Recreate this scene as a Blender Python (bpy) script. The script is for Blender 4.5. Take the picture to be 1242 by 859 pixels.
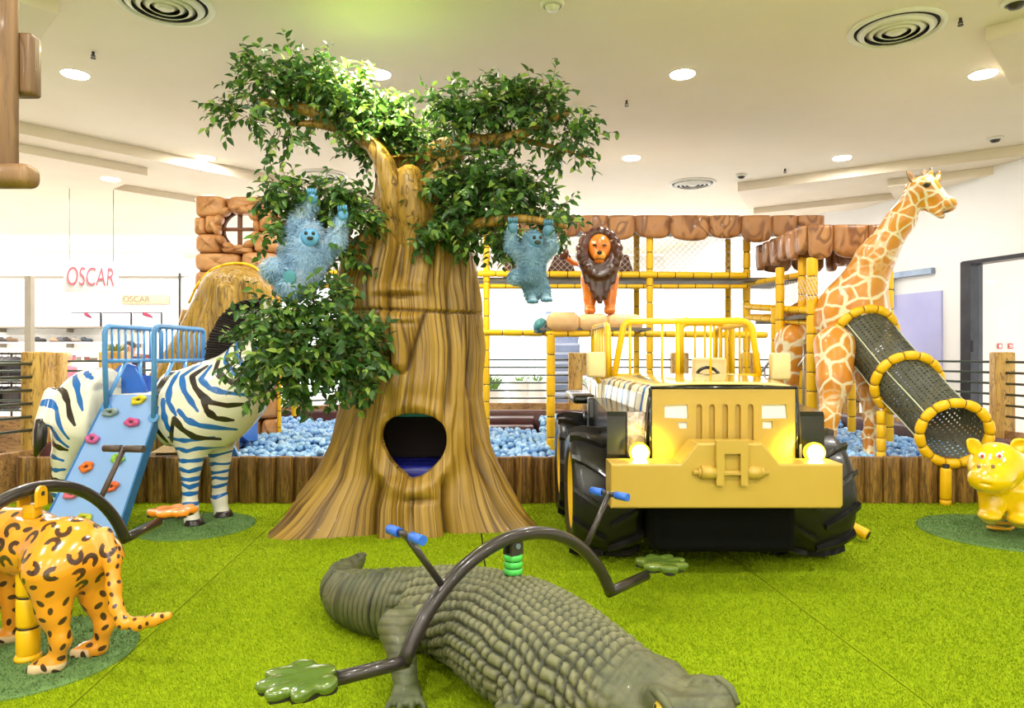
import bpy, bmesh, math, random
import numpy as np
from mathutils import Vector, Matrix, Euler
PI = math.pi
R = math.radians
random.seed(7)
NR = np.random.default_rng(11)
SC = bpy.context.scene
COL = SC.collection
for _o in list(bpy.data.objects):
    bpy.data.objects.remove(_o)

# ---------------------------------------------------------------- camera, world, lights, exposure
FPX, EYE = 860.0, 1.25
cam_d = bpy.data.cameras.new('camera')
cam_d.sensor_width = 36
cam_d.sensor_fit = 'HORIZONTAL'
cam_d.lens = FPX / 1242 * 36
cam_d.clip_start = 0.05
cam = bpy.data.objects.new('camera', cam_d)
COL.objects.link(cam)
cam.location = (0, 0, EYE)
cam.rotation_euler = (R(90), 0, 0)
SC.camera = cam

SC.view_settings.view_transform = 'Standard'
SC.view_settings.look = 'None'
SC.view_settings.gamma = 1
SC.view_settings.use_curve_mapping = False
SC.view_settings.exposure = 0.38

world = bpy.data.worlds.new('daylight')
SC.world = world
world.use_nodes = True
bg = world.node_tree.nodes['Background']
bg.inputs[0].default_value = (1.0, 0.99, 0.975, 1)
bg.inputs[1].default_value = 2.2


def area_light(name, loc, size, power, color=(1, 1, 1), rot=(0, 0, 0), shape='DISK', size_y=None, spread=180):
    ld = bpy.data.lights.new(name, 'AREA')
    ld.shape = shape
    ld.size = size
    if size_y:
        ld.size_y = size_y
    ld.energy = power
    ld.color = color
    ld.spread = R(spread)
    o = bpy.data.objects.new(name, ld)
    o.location = loc
    o.rotation_euler = rot
    COL.objects.link(o)
    return o


CEIL = 3.70
LAMP_W = 26.0

# ---------------------------------------------------------------- helpers
def P(px, py, d):
    """point on the ray of photo pixel (px, py) at depth d"""
    return Vector(((px - 621) / FPX * d, d, EYE - (py - 429.5) / FPX * d))


def lin(c):
    c = c / 255.0
    return c / 12.92 if c <= 0.04045 else ((c + 0.055) / 1.055) ** 2.4


def rgb(*c):
    return (lin(c[0]), lin(c[1]), lin(c[2]), 1.0)


def tag(o, label=None, cat=None, group=None, kind=None):
    if label: o['label'] = label
    if cat: o['category'] = cat
    if group: o['group'] = group
    if kind: o['kind'] = kind
    return o


def thing(name, label, cat, loc=(0, 0, 0), group=None):
    o = bpy.data.objects.new(name, None)
    o.empty_display_size = 0.1
    o.location = loc
    COL.objects.link(o)
    return tag(o, label, cat, group)


def origin(o):
    v = Vector((0, 0, 0))
    while o is not None:
        v = v + o.location
        o = o.parent
    return v


def link(name, me, parent=None, mat=None, loc=None):
    if mat is not None and not me.materials:
        me.materials.append(mat)
    o = bpy.data.objects.new(name, me)
    COL.objects.link(o)
    if parent is not None:
        o.parent = parent
    if loc is not None:
        o.location = loc
    return o


def mesh_np(name, V, F, mat=None, parent=None, attrs=None, smooth=True, world_coords=True):
    """V (n,3) floats, F (m,k) ints -> one mesh object; V in world coordinates"""
    V = np.asarray(V, dtype=np.float32)
    if parent is not None and world_coords:
        V = V - np.array(origin(parent), dtype=np.float32)
    me = bpy.data.meshes.new(name)
    F = np.asarray(F, dtype=np.int32)
    k = F.shape[1]
    me.vertices.add(len(V)); me.vertices.foreach_set('co', V.ravel())
    me.loops.add(F.size); me.loops.foreach_set('vertex_index', F.ravel())
    me.polygons.add(len(F)); me.polygons.foreach_set('loop_start', np.arange(0, F.size, k, dtype=np.int32))
    me.update(calc_edges=True)
    me.polygons.foreach_set('use_smooth', np.full(len(F), smooth))
    if attrs:
        for an, av in attrs.items():
            av = np.asarray(av, dtype=np.float32)
            a = me.attributes.new(an, 'FLOAT', 'POINT')
            a.data.foreach_set('value', av)
    me.validate()
    return link(name, me, parent, mat)


def frame_of(d, up=Vector((0, 0, 1))):
    d = Vector(d).normalized()
    if abs(d.dot(up)) > 0.98:
        up = Vector((0, 1, 0))
    x = d.cross(up).normalized()
    y = x.cross(d).normalized()
    return x, y, d


class MB:
    """collects shapes (world coordinates) for ONE mesh object"""
    def __init__(self):
        self.v, self.f, self.s = [], [], []

    def add(self, vs, fs, smooth=False):
        b = len(self.v)
        self.v += [tuple(p) for p in vs]
        self.f += [tuple(i + b for i in f) for f in fs]
        self.s += [smooth] * len(fs)
        return self

    def box(self, c, size, rot=None):
        c = Vector(c); hx, hy, hz = size[0] / 2, size[1] / 2, size[2] / 2
        m = Euler(rot).to_matrix() if isinstance(rot, tuple) else rot
        vs = []
        for z in (-hz, hz):
            for x, y in ((-hx, -hy), (hx, -hy), (hx, hy), (-hx, hy)):
                p = Vector((x, y, z))
                vs.append(c + (m @ p if m else p))
        return self.add(vs, [(3, 2, 1, 0), (4, 5, 6, 7), (0, 1, 5, 4), (1, 2, 6, 5), (2, 3, 7, 6), (3, 0, 4, 7)])

    def rbox(self, c, size, bev, rot=None, seg=2):
        bm = bmesh.new()
        bmesh.ops.create_cube(bm, size=1)
        bmesh.ops.scale(bm, vec=size, verts=bm.verts)
        bmesh.ops.bevel(bm, geom=bm.edges[:], offset=bev, segments=seg, profile=0.5, affect='EDGES')
        m = Euler(rot).to_matrix() if isinstance(rot, tuple) else rot
        bm.verts.index_update()
        c = Vector(c)
        vs = [c + (m @ v.co if m else v.co) for v in bm.verts]
        fs = [tuple(v.index for v in f.verts) for f in bm.faces]
        bm.free()
        return self.add(vs, fs, True)

    def cyl(self, p1, p2, r1, r2=None, n=12, caps=True, smooth=True):
        p1, p2 = Vector(p1), Vector(p2)
        r2 = r1 if r2 is None else r2
        x, y, d = frame_of(p2 - p1)
        vs = []
        for p, r in ((p1, r1), (p2, r2)):
            for i in range(n):
                a = 2 * PI * i / n
                vs.append(p + x * (r * math.cos(a)) + y * (r * math.sin(a)))
        self.add(vs, [(i, i + n, (i + 1) % n + n, (i + 1) % n) for i in range(n)], smooth)
        if caps:
            b = len(self.v) - 2 * n
            self.f.append(tuple(b + i for i in range(n))); self.s.append(False)
            self.f.append(tuple(b + n + i for i in reversed(range(n)))); self.s.append(False)
        return self

    def tube(self, pts, r, n=10, closed=False, caps=True):
        pts = [Vector(p) for p in pts]
        m = len(pts)
        rs = r if isinstance(r, (list, tuple)) else [r] * m
        tang = []
        for i in range(m):
            if closed:
                t = pts[(i + 1) % m] - pts[i - 1]
            else:
                t = pts[min(i + 1, m - 1)] - pts[max(i - 1, 0)]
            tang.append(t.normalized())
        x, y, _ = frame_of(tang[0])
        vs = []
        for i in range(m):
            if i:
                q = tang[i - 1].rotation_difference(tang[i])
                x = q @ x
            x = (x - tang[i] * x.dot(tang[i])).normalized()
            y = tang[i].cross(x)
            for j in range(n):
                a = 2 * PI * j / n
                vs.append(pts[i] + x * (rs[i] * math.cos(a)) + y * (rs[i] * math.sin(a)))
        fs = []
        for i in range(m if closed else m - 1):
            i2 = (i + 1) % m
            off = 0
            if closed and i2 == 0:   # match the twist
                best = min(range(n), key=lambda o: (vs[i * n] - vs[(o) % n]).length)
                off = best
            for j in range(n):
                a, b2 = i * n + j, i * n + (j + 1) % n
                fs.append((a, b2, i2 * n + (j + 1 + off) % n, i2 * n + (j + off) % n))
        b = len(self.v)
        self.add(vs, fs, True)
        if caps and not closed:
            self.f.append(tuple(b + j for j in reversed(range(n)))); self.s.append(False)
            self.f.append(tuple(b + (m - 1) * n + j for j in range(n))); self.s.append(False)
        return self

    def ell(self, c, rad, rot=None, nu=16, nv=10):
        c = Vector(c)
        m = Euler(rot).to_matrix() if isinstance(rot, tuple) else rot
        vs = []
        for j in range(1, nv):
            t = PI * j / nv
            for i in range(nu):
                a = 2 * PI * i / nu
                p = Vector((rad[0] * math.sin(t) * math.cos(a), rad[1] * math.sin(t) * math.sin(a), rad[2] * math.cos(t)))
                vs.append(c + (m @ p if m else p))
        top, bot = Vector((0, 0, rad[2])), Vector((0, 0, -rad[2]))
        vs.append(c + (m @ top if m else top)); vs.append(c + (m @ bot if m else bot))
        T, B = len(vs) - 2, len(vs) - 1
        fs = []
        for j in range(nv - 2):
            for i in range(nu):
                i2 = (i + 1) % nu
                fs.append((j * nu + i, (j + 1) * nu + i, (j + 1) * nu + i2, j * nu + i2))
        for i in range(nu):
            i2 = (i + 1) % nu
            fs.append((T, i, i2)); fs.append((B, (nv - 2) * nu + i2, (nv - 2) * nu + i))
        return self.add(vs, fs, True)

    def lathe(self, prof, base, axis=(0, 0, 1), n=24, smooth=True):
        """prof: list of (r, h) along axis from base"""
        base = Vector(base)
        x, y, d = frame_of(axis)
        vs, fs = [], []
        for r, h in prof:
            for i in range(n):
                a = 2 * PI * i / n
                vs.append(base + d * h + x * (r * math.cos(a)) + y * (r * math.sin(a)))
        for j in range(len(prof) - 1):
            for i in range(n):
                i2 = (i + 1) % n
                fs.append((j * n + i, (j + 1) * n + i, (j + 1) * n + i2, j * n + i2))
        b = len(self.v)
        self.add(vs, fs, smooth)
        return self

    def prism(self, pts2, o, ax, ay, depth, smooth=False):
        """closed outline pts2 in the plane o + a*ax + b*ay, extruded by the vector depth"""
        o, ax, ay, dp = Vector(o), Vector(ax), Vector(ay), Vector(depth)
        n = len(pts2)
        vs = [o + ax * a + ay * b for a, b in pts2]
        vs += [v + dp for v in vs]
        fs = [tuple(reversed(range(n))), tuple(range(n, 2 * n))]
        b = len(self.v)
        self.add(vs, fs, False)
        for i in range(n):
            self.f.append((b + i, b + (i + 1) % n, b + n + (i + 1) % n, b + n + i)); self.s.append(smooth)
        return self

    def build(self, name, mat, parent=None, fix=True, loc=None):
        me = bpy.data.meshes.new(name)
        o = origin(parent) if parent is not None else Vector((0, 0, 0))
        if loc is not None:
            o = o + Vector(loc)
        me.from_pydata([Vector(v) - o for v in self.v], [], self.f)
        me.polygons.foreach_set('use_smooth', self.s)
        if fix:
            bm = bmesh.new(); bm.from_mesh(me)
            bmesh.ops.recalc_face_normals(bm, faces=bm.faces[:])
            bm.to_mesh(me); bm.free()
        me.update()
        return link(name, me, parent, mat, loc)


def copy_thing(root, loc=None, rz=None, label=None):
    r = root.copy(); COL.objects.link(r)
    if loc is not None: r.location = loc
    if rz is not None: r.rotation_euler = (0, 0, rz)
    if label: r['label'] = label
    for ch in list(root.children):
        c = ch.copy(); COL.objects.link(c); c.parent = r
        for g in list(ch.children):
            d = g.copy(); COL.objects.link(d); d.parent = c
    return r


def arc(p0, p1, p2, n=8):
    """quadratic curve"""
    p0, p1, p2 = Vector(p0), Vector(p1), Vector(p2)
    return [(p0 * (1 - t) ** 2 + p1 * (2 * t * (1 - t)) + p2 * t * t) for t in [i / n for i in range(n + 1)]]


def catmull(pts, n=6):
    pts = [Vector(p) for p in pts]
    out = []
    q = [pts[0] * 2 - pts[1]] + pts + [pts[-1] * 2 - pts[-2]]
    for i in range(1, len(q) - 2):
        a, b, c, d = q[i - 1], q[i], q[i + 1], q[i + 2]
        for k in range(n):
            t = k / n
            out.append(0.5 * ((2 * b) + (c - a) * t + (2 * a - 5 * b + 4 * c - d) * t * t + (3 * b - a - 3 * c + d) * t ** 3))
    out.append(pts[-1])
    return out


# ---------------------------------------------------------------- bodies: signed distance field -> surface net
def blob(prims, h, pad=0.03):
    """prims: ('c',p1,r1,p2,r2,k) tapered limb, ('e',c,radii,rot,k) ellipsoid; a leading '-' carves. Returns V, F"""
    lo = np.full(3, 1e9); hi = np.full(3, -1e9)
    bb = []
    for q in prims:
        if q[0][-1] == 'c':
            a, b = np.array(q[1], float), np.array(q[3], float)
            r = max(q[2], q[4])
            l, u = np.minimum(a, b) - r, np.maximum(a, b) + r
        elif q[0][-1] == 'b':
            a = np.array(q[1], float); r = np.array(q[2])
            l, u = a - r, a + r
        else:
            a = np.array(q[1], float); r = max(q[2])
            l, u = a - r, a + r
        bb.append((l, u))
        if q[0][0] != '-':
            lo = np.minimum(lo, l); hi = np.maximum(hi, u)
    lo -= pad; hi += pad
    n = np.ceil((hi - lo) / h).astype(int) + 1
    F = np.full(n, 0.2, dtype=np.float32)
    for q, (l, u) in zip(prims, bb):
        k = q[-1]
        i0 = np.maximum(((l - k - 2 * h - lo) / h).astype(int), 0)
        i1 = np.minimum(((u + k + 2 * h - lo) / h).astype(int) + 2, n)
        if (i1 <= i0).any():
            continue
        ax = [(lo[j] + h * np.arange(i0[j], i1[j])).astype(np.float32) for j in range(3)]
        X, Y, Z = np.meshgrid(*ax, indexing='ij')
        if q[0][-1] == 'c':
            a, b = np.array(q[1], float), np.array(q[3], float)
            ba = b - a
            den = max((ba * ba).sum(), 1e-9)
            t = np.clip(((X - a[0]) * ba[0] + (Y - a[1]) * ba[1] + (Z - a[2]) * ba[2]) / den, 0, 1)
            d = np.sqrt((X - a[0] - t * ba[0]) ** 2 + (Y - a[1] - t * ba[1]) ** 2 + (Z - a[2] - t * ba[2]) ** 2) - (q[2] + (q[4] - q[2]) * t)
        elif q[0][-1] == 'b':
            c, hb = np.array(q[1], float), q[2]
            qx, qy, qz = np.abs(X - c[0]) - hb[0], np.abs(Y - c[1]) - hb[1], np.abs(Z - c[2]) - hb[2]
            d = np.sqrt(np.maximum(qx, 0) ** 2 + np.maximum(qy, 0) ** 2 + np.maximum(qz, 0) ** 2) + np.minimum(np.maximum(qx, np.maximum(qy, qz)), 0)
        else:
            c, rad, rot = np.array(q[1], float), q[2], q[3]
            dx, dy, dz = X - c[0], Y - c[1], Z - c[2]
            if rot is not None:
                m = np.array(Euler(rot).to_matrix()).T
                dx, dy, dz = (m[0, 0] * dx + m[0, 1] * dy + m[0, 2] * dz, m[1, 0] * dx + m[1, 1] * dy + m[1, 2] * dz, m[2, 0] * dx + m[2, 1] * dy + m[2, 2] * dz)
            k0 = np.sqrt((dx / rad[0]) ** 2 + (dy / rad[1]) ** 2 + (dz / rad[2]) ** 2)
            k1 = np.sqrt((dx / rad[0] ** 2) ** 2 + (dy / rad[1] ** 2) ** 2 + (dz / rad[2] ** 2) ** 2) + 1e-6
            d = k0 * (k0 - 1) / k1
        sl = tuple(slice(i0[j], i1[j]) for j in range(3))
        A = F[sl]
        kk = max(k, 1e-4)
        if q[0][0] == '-':
            d = -d
            hh = np.maximum(kk - np.abs(A - d), 0) / kk
            F[sl] = np.maximum(A, d) + hh * hh * kk * 0.25
        else:
            hh = np.maximum(kk - np.abs(A - d), 0) / kk
            F[sl] = np.minimum(A, d) - hh * hh * kk * 0.25
    return surface_net(F, lo, h)


def surface_net(F, lo, h):
    S = F < 0
    nx, ny, nz = F.shape
    acc = np.zeros((nx - 1, ny - 1, nz - 1, 3), dtype=np.float32)
    cnt = np.zeros((nx - 1, ny - 1, nz - 1), dtype=np.float32)
    def corner(A, i, j, k):
        return A[i:nx - 1 + i, j:ny - 1 + j, k:nz - 1 + k]
    for ax in range(3):
        for u in (0, 1):
            for w in (0, 1):
                c0 = [0, 0, 0]; o = [a for a in range(3) if a != ax]
                c0[o[0]] = u; c0[o[1]] = w
                c1 = list(c0); c1[ax] = 1
                f0, f1 = corner(F, *c0), corner(F, *c1)
                m = (f0 < 0) != (f1 < 0)
                t = np.where(m, f0 / np.where(m, f0 - f1, 1), 0)
                cnt += m
                acc[..., ax] += np.where(m, t, 0)
                acc[..., o[0]] += u * m
                acc[..., o[1]] += w * m
    act = cnt > 0
    idx = np.full(act.shape, -1, dtype=np.int64)
    idx[act] = np.arange(act.sum())
    base = np.argwhere(act)
    V = (base + acc[act] / cnt[act][:, None]) * h + lo
    faces = []
    for ax in range(3):
        o = [a for a in range(3) if a != ax]
        sl0 = [slice(1, -1)] * 3; sl1 = [slice(1, -1)] * 3
        sl0[ax] = slice(0, -1); sl1[ax] = slice(1, None)
        s0, s1 = S[tuple(sl0)], S[tuple(sl1)]
        e = np.argwhere(s0 != s1)
        if not len(e):
            continue
        fl = s0[tuple(e.T)]
        g = e.copy()
        for a in o:
            g[:, a] += 1
        def cell(du, dw):
            q = g.copy()
            q[:, o[0]] += du; q[:, o[1]] += dw
            return idx[tuple(q.T)]
        quad = np.stack([cell(-1, -1), cell(0, -1), cell(0, 0), cell(-1, 0)], 1)
        flip = fl if ax != 1 else ~fl
        quad[~flip] = quad[~flip][:, ::-1]
        faces.append(quad)
    Fq = np.concatenate(faces)
    Fq = Fq[(Fq >= 0).all(1)]
    return V, Fq


def vnormals(V, F):
    n = np.zeros_like(V)
    a, b, c, d = (V[F[:, i]] for i in range(4))
    fn = np.cross(c - a, d - b)
    for i in range(4):
        np.add.at(n, F[:, i], fn)
    return n / (np.linalg.norm(n, axis=1, keepdims=True) + 1e-9)


def relax(V, F, it=2, w=0.5):
    for _ in range(it):
        s = np.zeros_like(V); c = np.zeros(len(V))
        for i in range(4):
            for j in (1, 3):
                np.add.at(s, F[:, i], V[F[:, (i + j) % 4]]); np.add.at(c, F[:, i], 1)
        V = V * (1 - w) + w * s / np.maximum(c, 1)[:, None]
    return V


def seg_dist(px, pz, pts):
    """distance of points to a polyline in a plane, and parameter 0..1 along it"""
    best = np.full(px.shape, 1e9); par = np.zeros(px.shape)
    m = len(pts) - 1
    for i in range(m):
        ax_, az_ = pts[i]; bx, bz = pts[i + 1]
        ux, uz = bx - ax_, bz - az_
        L = max(ux * ux + uz * uz, 1e-9)
        t = np.clip(((px - ax_) * ux + (pz - az_) * uz) / L, 0, 1)
        d = np.hypot(px - ax_ - t * ux, pz - az_ - t * uz)
        k = d < best
        best = np.where(k, d, best); par = np.where(k, (i + t) / m, par)
    return best, par


# ---------------------------------------------------------------- materials
class N:
    def __init__(self, name):
        self.m = bpy.data.materials.new(name)
        self.m.use_nodes = True
        self.t = self.m.node_tree
        self.b = self.t.nodes['Principled BSDF']
        self.out = self.t.nodes['Material Output']

    def n(self, typ, **kw):
        x = self.t.nodes.new(typ)
        for k, v in kw.items():
            if k.startswith('i_'):
                x.inputs[int(k[2:])].default_value = v
            else:
                setattr(x, k, v)
        return x

    def l(self, a, b):
        self.t.links.new(a, b)

    def coords(self, scale=(1, 1, 1), gen='Object'):
        tc = self.n('ShaderNodeTexCoord')
        mp = self.n('ShaderNodeMapping')
        mp.inputs['Scale'].default_value = scale
        self.l(tc.outputs[gen], mp.inputs[0])
        return mp.outputs[0]

    def noise(self, vec, scale=5, detail=4, rough=0.6, dist=0.0):
        x = self.n('ShaderNodeTexNoise')
        x.inputs['Scale'].default_value = scale
        x.inputs['Detail'].default_value = detail
        x.inputs['Roughness'].default_value = rough
        x.inputs['Distortion'].default_value = dist
        self.l(vec, x.inputs['Vector'])
        return x.outputs['Fac']

    def ramp(self, fac, stops, interp='LINEAR'):
        x = self.n('ShaderNodeValToRGB')
        x.color_ramp.interpolation = interp
        e = x.color_ramp.elements
        while len(e) < len(stops):
            e.new(0.5)
        for i, (p, c) in enumerate(stops):
            e[i].position = p
            e[i].color = c
        self.l(fac, x.inputs[0])
        return x.outputs[0]

    def mix(self, fac, a, b, mode='MIX'):
        x = self.n('ShaderNodeMix', data_type='RGBA', blend_type=mode)
        if hasattr(fac, 'is_output'): self.l(fac, x.inputs[0])
        else: x.inputs[0].default_value = fac
        for s, i in ((a, 6), (b, 7)):
            if hasattr(s, 'is_output'): self.l(s, x.inputs[i])
            else: x.inputs[i].default_value = s
        return x.outputs[2]

    def math(self, op, a, b=None, clamp=False):
        x = self.n('ShaderNodeMath', operation=op, use_clamp=clamp)
        for s, i in ((a, 0), (b, 1)):
            if s is None: continue
            if hasattr(s, 'is_output'): self.l(s, x.inputs[i])
            else: x.inputs[i].default_value = s
        return x.outputs[0]

    def attr(self, name):
        x = self.n('ShaderNodeAttribute', attribute_name=name)
        return x.outputs['Fac']

    def step(self, val, lo, hi):
        x = self.n('ShaderNodeMapRange', interpolation_type='SMOOTHSTEP')
        x.inputs[1].default_value = lo; x.inputs[2].default_value = hi
        self.l(val, x.inputs[0])
        return x.outputs[0]

    def bump(self, height, strength=0.3, dist=0.01):
        x = self.n('ShaderNodeBump')
        x.inputs['Strength'].default_value = strength
        x.inputs['Distance'].default_value = dist
        self.l(height, x.inputs['Height'])
        self.l(x.outputs[0], self.b.inputs['Normal'])

    def base(self, c, rough=0.5, metal=0.0, coat=0.0, spec=0.5):
        if hasattr(c, 'is_output'): self.l(c, self.b.inputs['Base Color'])
        else: self.b.inputs['Base Color'].default_value = c
        if hasattr(rough, 'is_output'): self.l(rough, self.b.inputs['Roughness'])
        else: self.b.inputs['Roughness'].default_value = rough
        self.b.inputs['Metallic'].default_value = metal
        self.b.inputs['Coat Weight'].default_value = coat
        self.b.inputs['Coat Roughness'].default_value = 0.08
        self.b.inputs['Specular IOR Level'].default_value = spec
        return self.m


def plain(name, c, c2=None, scale=6, rough=0.5, metal=0.0, coat=0.0, bump=0.0, bscale=None, stretch=(1, 1, 1), spec=0.5):
    """painted / moulded surface with a little procedural tone variation"""
    m = N(name)
    v = m.coords(stretch)
    f = m.noise(v, scale, 4)
    c1 = rgb(*c)
    cc2 = rgb(*c2) if c2 else tuple(min(1, x * 0.86) for x in c1[:3]) + (1,)
    col = m.ramp(f, [(0.3, c1), (0.72, cc2)])
    if bump:
        m.bump(m.noise(v, bscale or scale * 6, 3), bump, 0.01)
    return m.base(col, rough, metal, coat, spec)


def glow(name, c, strength):
    m = N(name)
    e = m.b.inputs['Emission Color']; e.default_value = rgb(*c)
    m.b.inputs['Emission Strength'].default_value = strength
    m.b.inputs['Base Color'].default_value = rgb(*c)
    return m.m


def wood(name, light, dark, stretch=(14, 14, 1.0), rough=0.55, coat=0.0, bump=0.3, lines=0.5, width=0.12):
    """grain running along local z: long streaks plus dark lines"""
    m = N(name)
    v = m.coords(stretch)
    info = m.n('ShaderNodeObjectInfo')
    add = m.n('ShaderNodeVectorMath', operation='ADD')
    m.l(v, add.inputs[0])
    mul = m.math('MULTIPLY', info.outputs['Random'], 37.0)
    m.l(mul, add.inputs[1])
    f = m.noise(add.outputs[0], 1.0, 3, 0.55, 0.4)
    g = m.noise(add.outputs[0], 2.6, 2, 0.5, 0.8)
    col = m.ramp(f, [(0.25, rgb(*dark)), (0.5, tuple((a + b) / 2 for a, b in zip(rgb(*dark), rgb(*light)))), (0.72, rgb(*light))])
    ln = m.math('ABSOLUTE', m.math('SUBTRACT', g, 0.5))
    k = m.step(ln, 0.0, width * 0.5)
    col = m.mix(m.math('MULTIPLY', m.math('SUBTRACT', 1.0, k), lines), col, tuple(x * 0.35 for x in rgb(*dark)[:3]) + (1,))
    m.bump(m.math('ADD', k, f), bump, 0.01)
    return m.base(col, rough, 0, coat)
# ---------------------------------------------------------------- setting
M = {}
M['ceiling'] = plain('ceiling_paint', (243, 232, 212), (238, 225, 203), 0.8, 0.75, bump=0.03, bscale=1.5)
M['fascia'] = plain('fascia_paint', (236, 222, 200), (228, 214, 190), 1.5, 0.7)
M['wall'] = plain('wall_paint', (246, 245, 244), (240, 239, 238), 1.2, 0.7)
M['peach'] = plain('warm_wall_paint', (250, 240, 232), (246, 232, 222), 1.0, 0.7)
M['tile'] = plain('floor_tile', (236, 234, 230), (226, 222, 216), 1.5, 0.25)
M['frame_dark'] = plain('dark_anodised_frame', (62, 62, 68), (44, 44, 50), 5, 0.35, 0.4)
M['track'] = plain('steel_track', (150, 165, 185), (120, 135, 158), 5, 0.3, 0.6)
M['lavender'] = plain('lavender_door_film', (196, 196, 236), (170, 172, 226), 0.9, 0.35)
M['mullion'] = plain('pale_mullion', (235, 236, 238), (225, 226, 230), 3, 0.4)
M['glass'] = None
_g = N('clear_glass')
_tr = _g.n('ShaderNodeBsdfTransparent'); _tr.inputs[0].default_value = (0.97, 0.985, 0.98, 1)
_gl = _g.n('ShaderNodeBsdfGlossy'); _gl.inputs['Roughness'].default_value = 0.03
_mx = _g.n('ShaderNodeMixShader')
_fr = _g.n('ShaderNodeFresnel'); _fr.inputs[0].default_value = 1.3
_nz = _g.noise(_g.coords(), 3, 2)
_g.l(_g.math('MULTIPLY', _fr.outputs[0], _g.math('ADD', 0.4, _nz)), _mx.inputs[0])
_g.l(_tr.outputs[0], _mx.inputs[1]); _g.l(_gl.outputs[0], _mx.inputs[2]); _g.l(_mx.outputs[0], _g.out.inputs[0])
M['glass'] = _g.m


def struct(name, mb, mat, parent=None):
    o = mb.build(name, mat, parent)
    if parent is None: o['kind'] = 'structure'
    return o


# floor: tiled hall floor plus turf strips laid beside each other with narrow seams
floor = struct('floor', MB().box((-2, 5.5, -0.06), (24, 24, 0.06)), M['tile'])
tm = N('artificial_grass')
v = tm.coords()
f1 = tm.noise(v, 2.2, 3); f2 = tm.noise(v, 160, 2, 0.7); f3 = tm.noise(v, 45, 2, 0.6)
c = tm.mix(f2, rgb(116, 140, 6), rgb(176, 192, 16))
c = tm.mix(tm.math('MULTIPLY', f1, 0.35), c, rgb(126, 152, 8))
tm.bump(tm.math('ADD', f2, f3), 0.6, 0.012)
M['turf'] = tm.base(c, 0.9, spec=0.15)
turf_x = [-1.79 + 1.515 * (k - 0) for k in range(-3, 7)]     # seam positions at depth 5.4
def seam_x(k, y):
    return -1.62 + 1.525 * k - 0.072 * (y - 3.3)
for k in range(-3, 5):
    mb = MB()
    ys = np.linspace(-2.5, 6.0, 12)
    vs, fs = [], []
    g = 0.005
    for yv in ys:
        vs += [(seam_x(k, yv) + g, yv, 0.0), (seam_x(k + 1, yv) - g, yv, 0.0)]
    for yv in ys:
        vs += [(seam_x(k, yv) + g, yv, -0.03), (seam_x(k + 1, yv) - g, yv, -0.03)]
    n = len(ys)
    for i in range(n - 1):
        a = 2 * i
        fs.append((a, a + 1, a + 3, a + 2))
        fs.append((a + 2, a + 2 + 2 * n, a + 2 * n, a)); fs.append((a + 1, a + 1 + 2 * n, a + 3 + 2 * n, a + 3))
    mb.add(vs, fs).build('turf_strip', M['turf'], floor)

MB().box((-0.3, 1.7, -0.022), (12.6, 8.2, 0.01)).build('underlay', plain('turf_underlay', (26, 34, 14), None, 4, 0.9), floor)
# grass pile: short blades, denser towards the near edge
def grass_pile():
    n = 600000
    d = np.exp(NR.uniform(np.log(1.7), np.log(6.0), n))
    x = NR.uniform(-1.12, 1.12, n) * d
    rel = np.mod((x + 1.62 + 0.072 * (d - 3.3)) / 1.525, 1.0)
    keep = (rel > 0.006) & (rel < 0.994) & (d < 5.95)
    x, d = x[keep], d[keep]
    n = len(x)
    a = NR.uniform(0, 2 * PI, n)
    h = NR.uniform(0.006, 0.014, n); w = np.clip(0.0011 * d, 0.002, 0.006)
    tx, ty = NR.normal(-0.003, 0.005, n), NR.normal(-0.003, 0.005, n)
    V = np.zeros((n, 3, 3), np.float32)
    V[:, 0, 0] = x - np.cos(a) * w / 2; V[:, 0, 1] = d - np.sin(a) * w / 2
    V[:, 1, 0] = x + np.cos(a) * w / 2; V[:, 1, 1] = d + np.sin(a) * w / 2
    V[:, 2, 0] = x + tx; V[:, 2, 1] = d + ty; V[:, 2, 2] = h
    tint = np.repeat(NR.random(n), 3)
    m = N('grass_blade')
    c = m.ramp(m.attr('tint'), [(0.0, rgb(104, 132, 4)), (0.55, rgb(148, 172, 8)), (1.0, rgb(188, 204, 30))])
    m.base(c, 0.8, spec=0.15)
    o = mesh_np('grass_pile', V.reshape(-1, 3), np.arange(3 * n).reshape(-1, 3), m.m, floor, {'tint': tint}, smooth=False)
    o['kind'] = 'stuff'
grass_pile()

# ceiling with lowered diagonal bulkheads and square dropped panels
ceiling = struct('ceiling', MB().box((-2, 5.5, CEIL + 0.06), (24, 24, 0.12)), M['ceiling'])
def slab(pts, z0, z1):
    mb = MB()
    return mb.prism(pts, (0, 0, z0), (1, 0, 0), (0, 1, 0), (0, 0, z1 - z0))
DROP = CEIL - 0.125
lb = slab([(-9.4, 2.58), (-1.42, 11.85), (-1.42, 17.4), (-13.9, 17.4), (-13.9, 2.58)], DROP, CEIL - 0.001)
struct('trim_1', lb, M['fascia'])
rb = slab([(3.23, 10.15), (9.9, 5.62), (9.9, 17.4), (6.6, 17.4)], DROP, CEIL - 0.001)
struct('trim_2', rb, M['fascia'])
struct('trim_3', slab([(-3.13, 4.9), (-3.95, 5.72), (-4.8, 4.9), (-3.95, 4.05)], CEIL - 0.1, CEIL - 0.001), M['fascia'])
struct('trim_4', slab([(3.55, 5.32), (4.37, 6.2), (5.2, 5.3), (4.37, 4.45)], CEIL - 0.1, CEIL - 0.001), M['fascia'])
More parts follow.
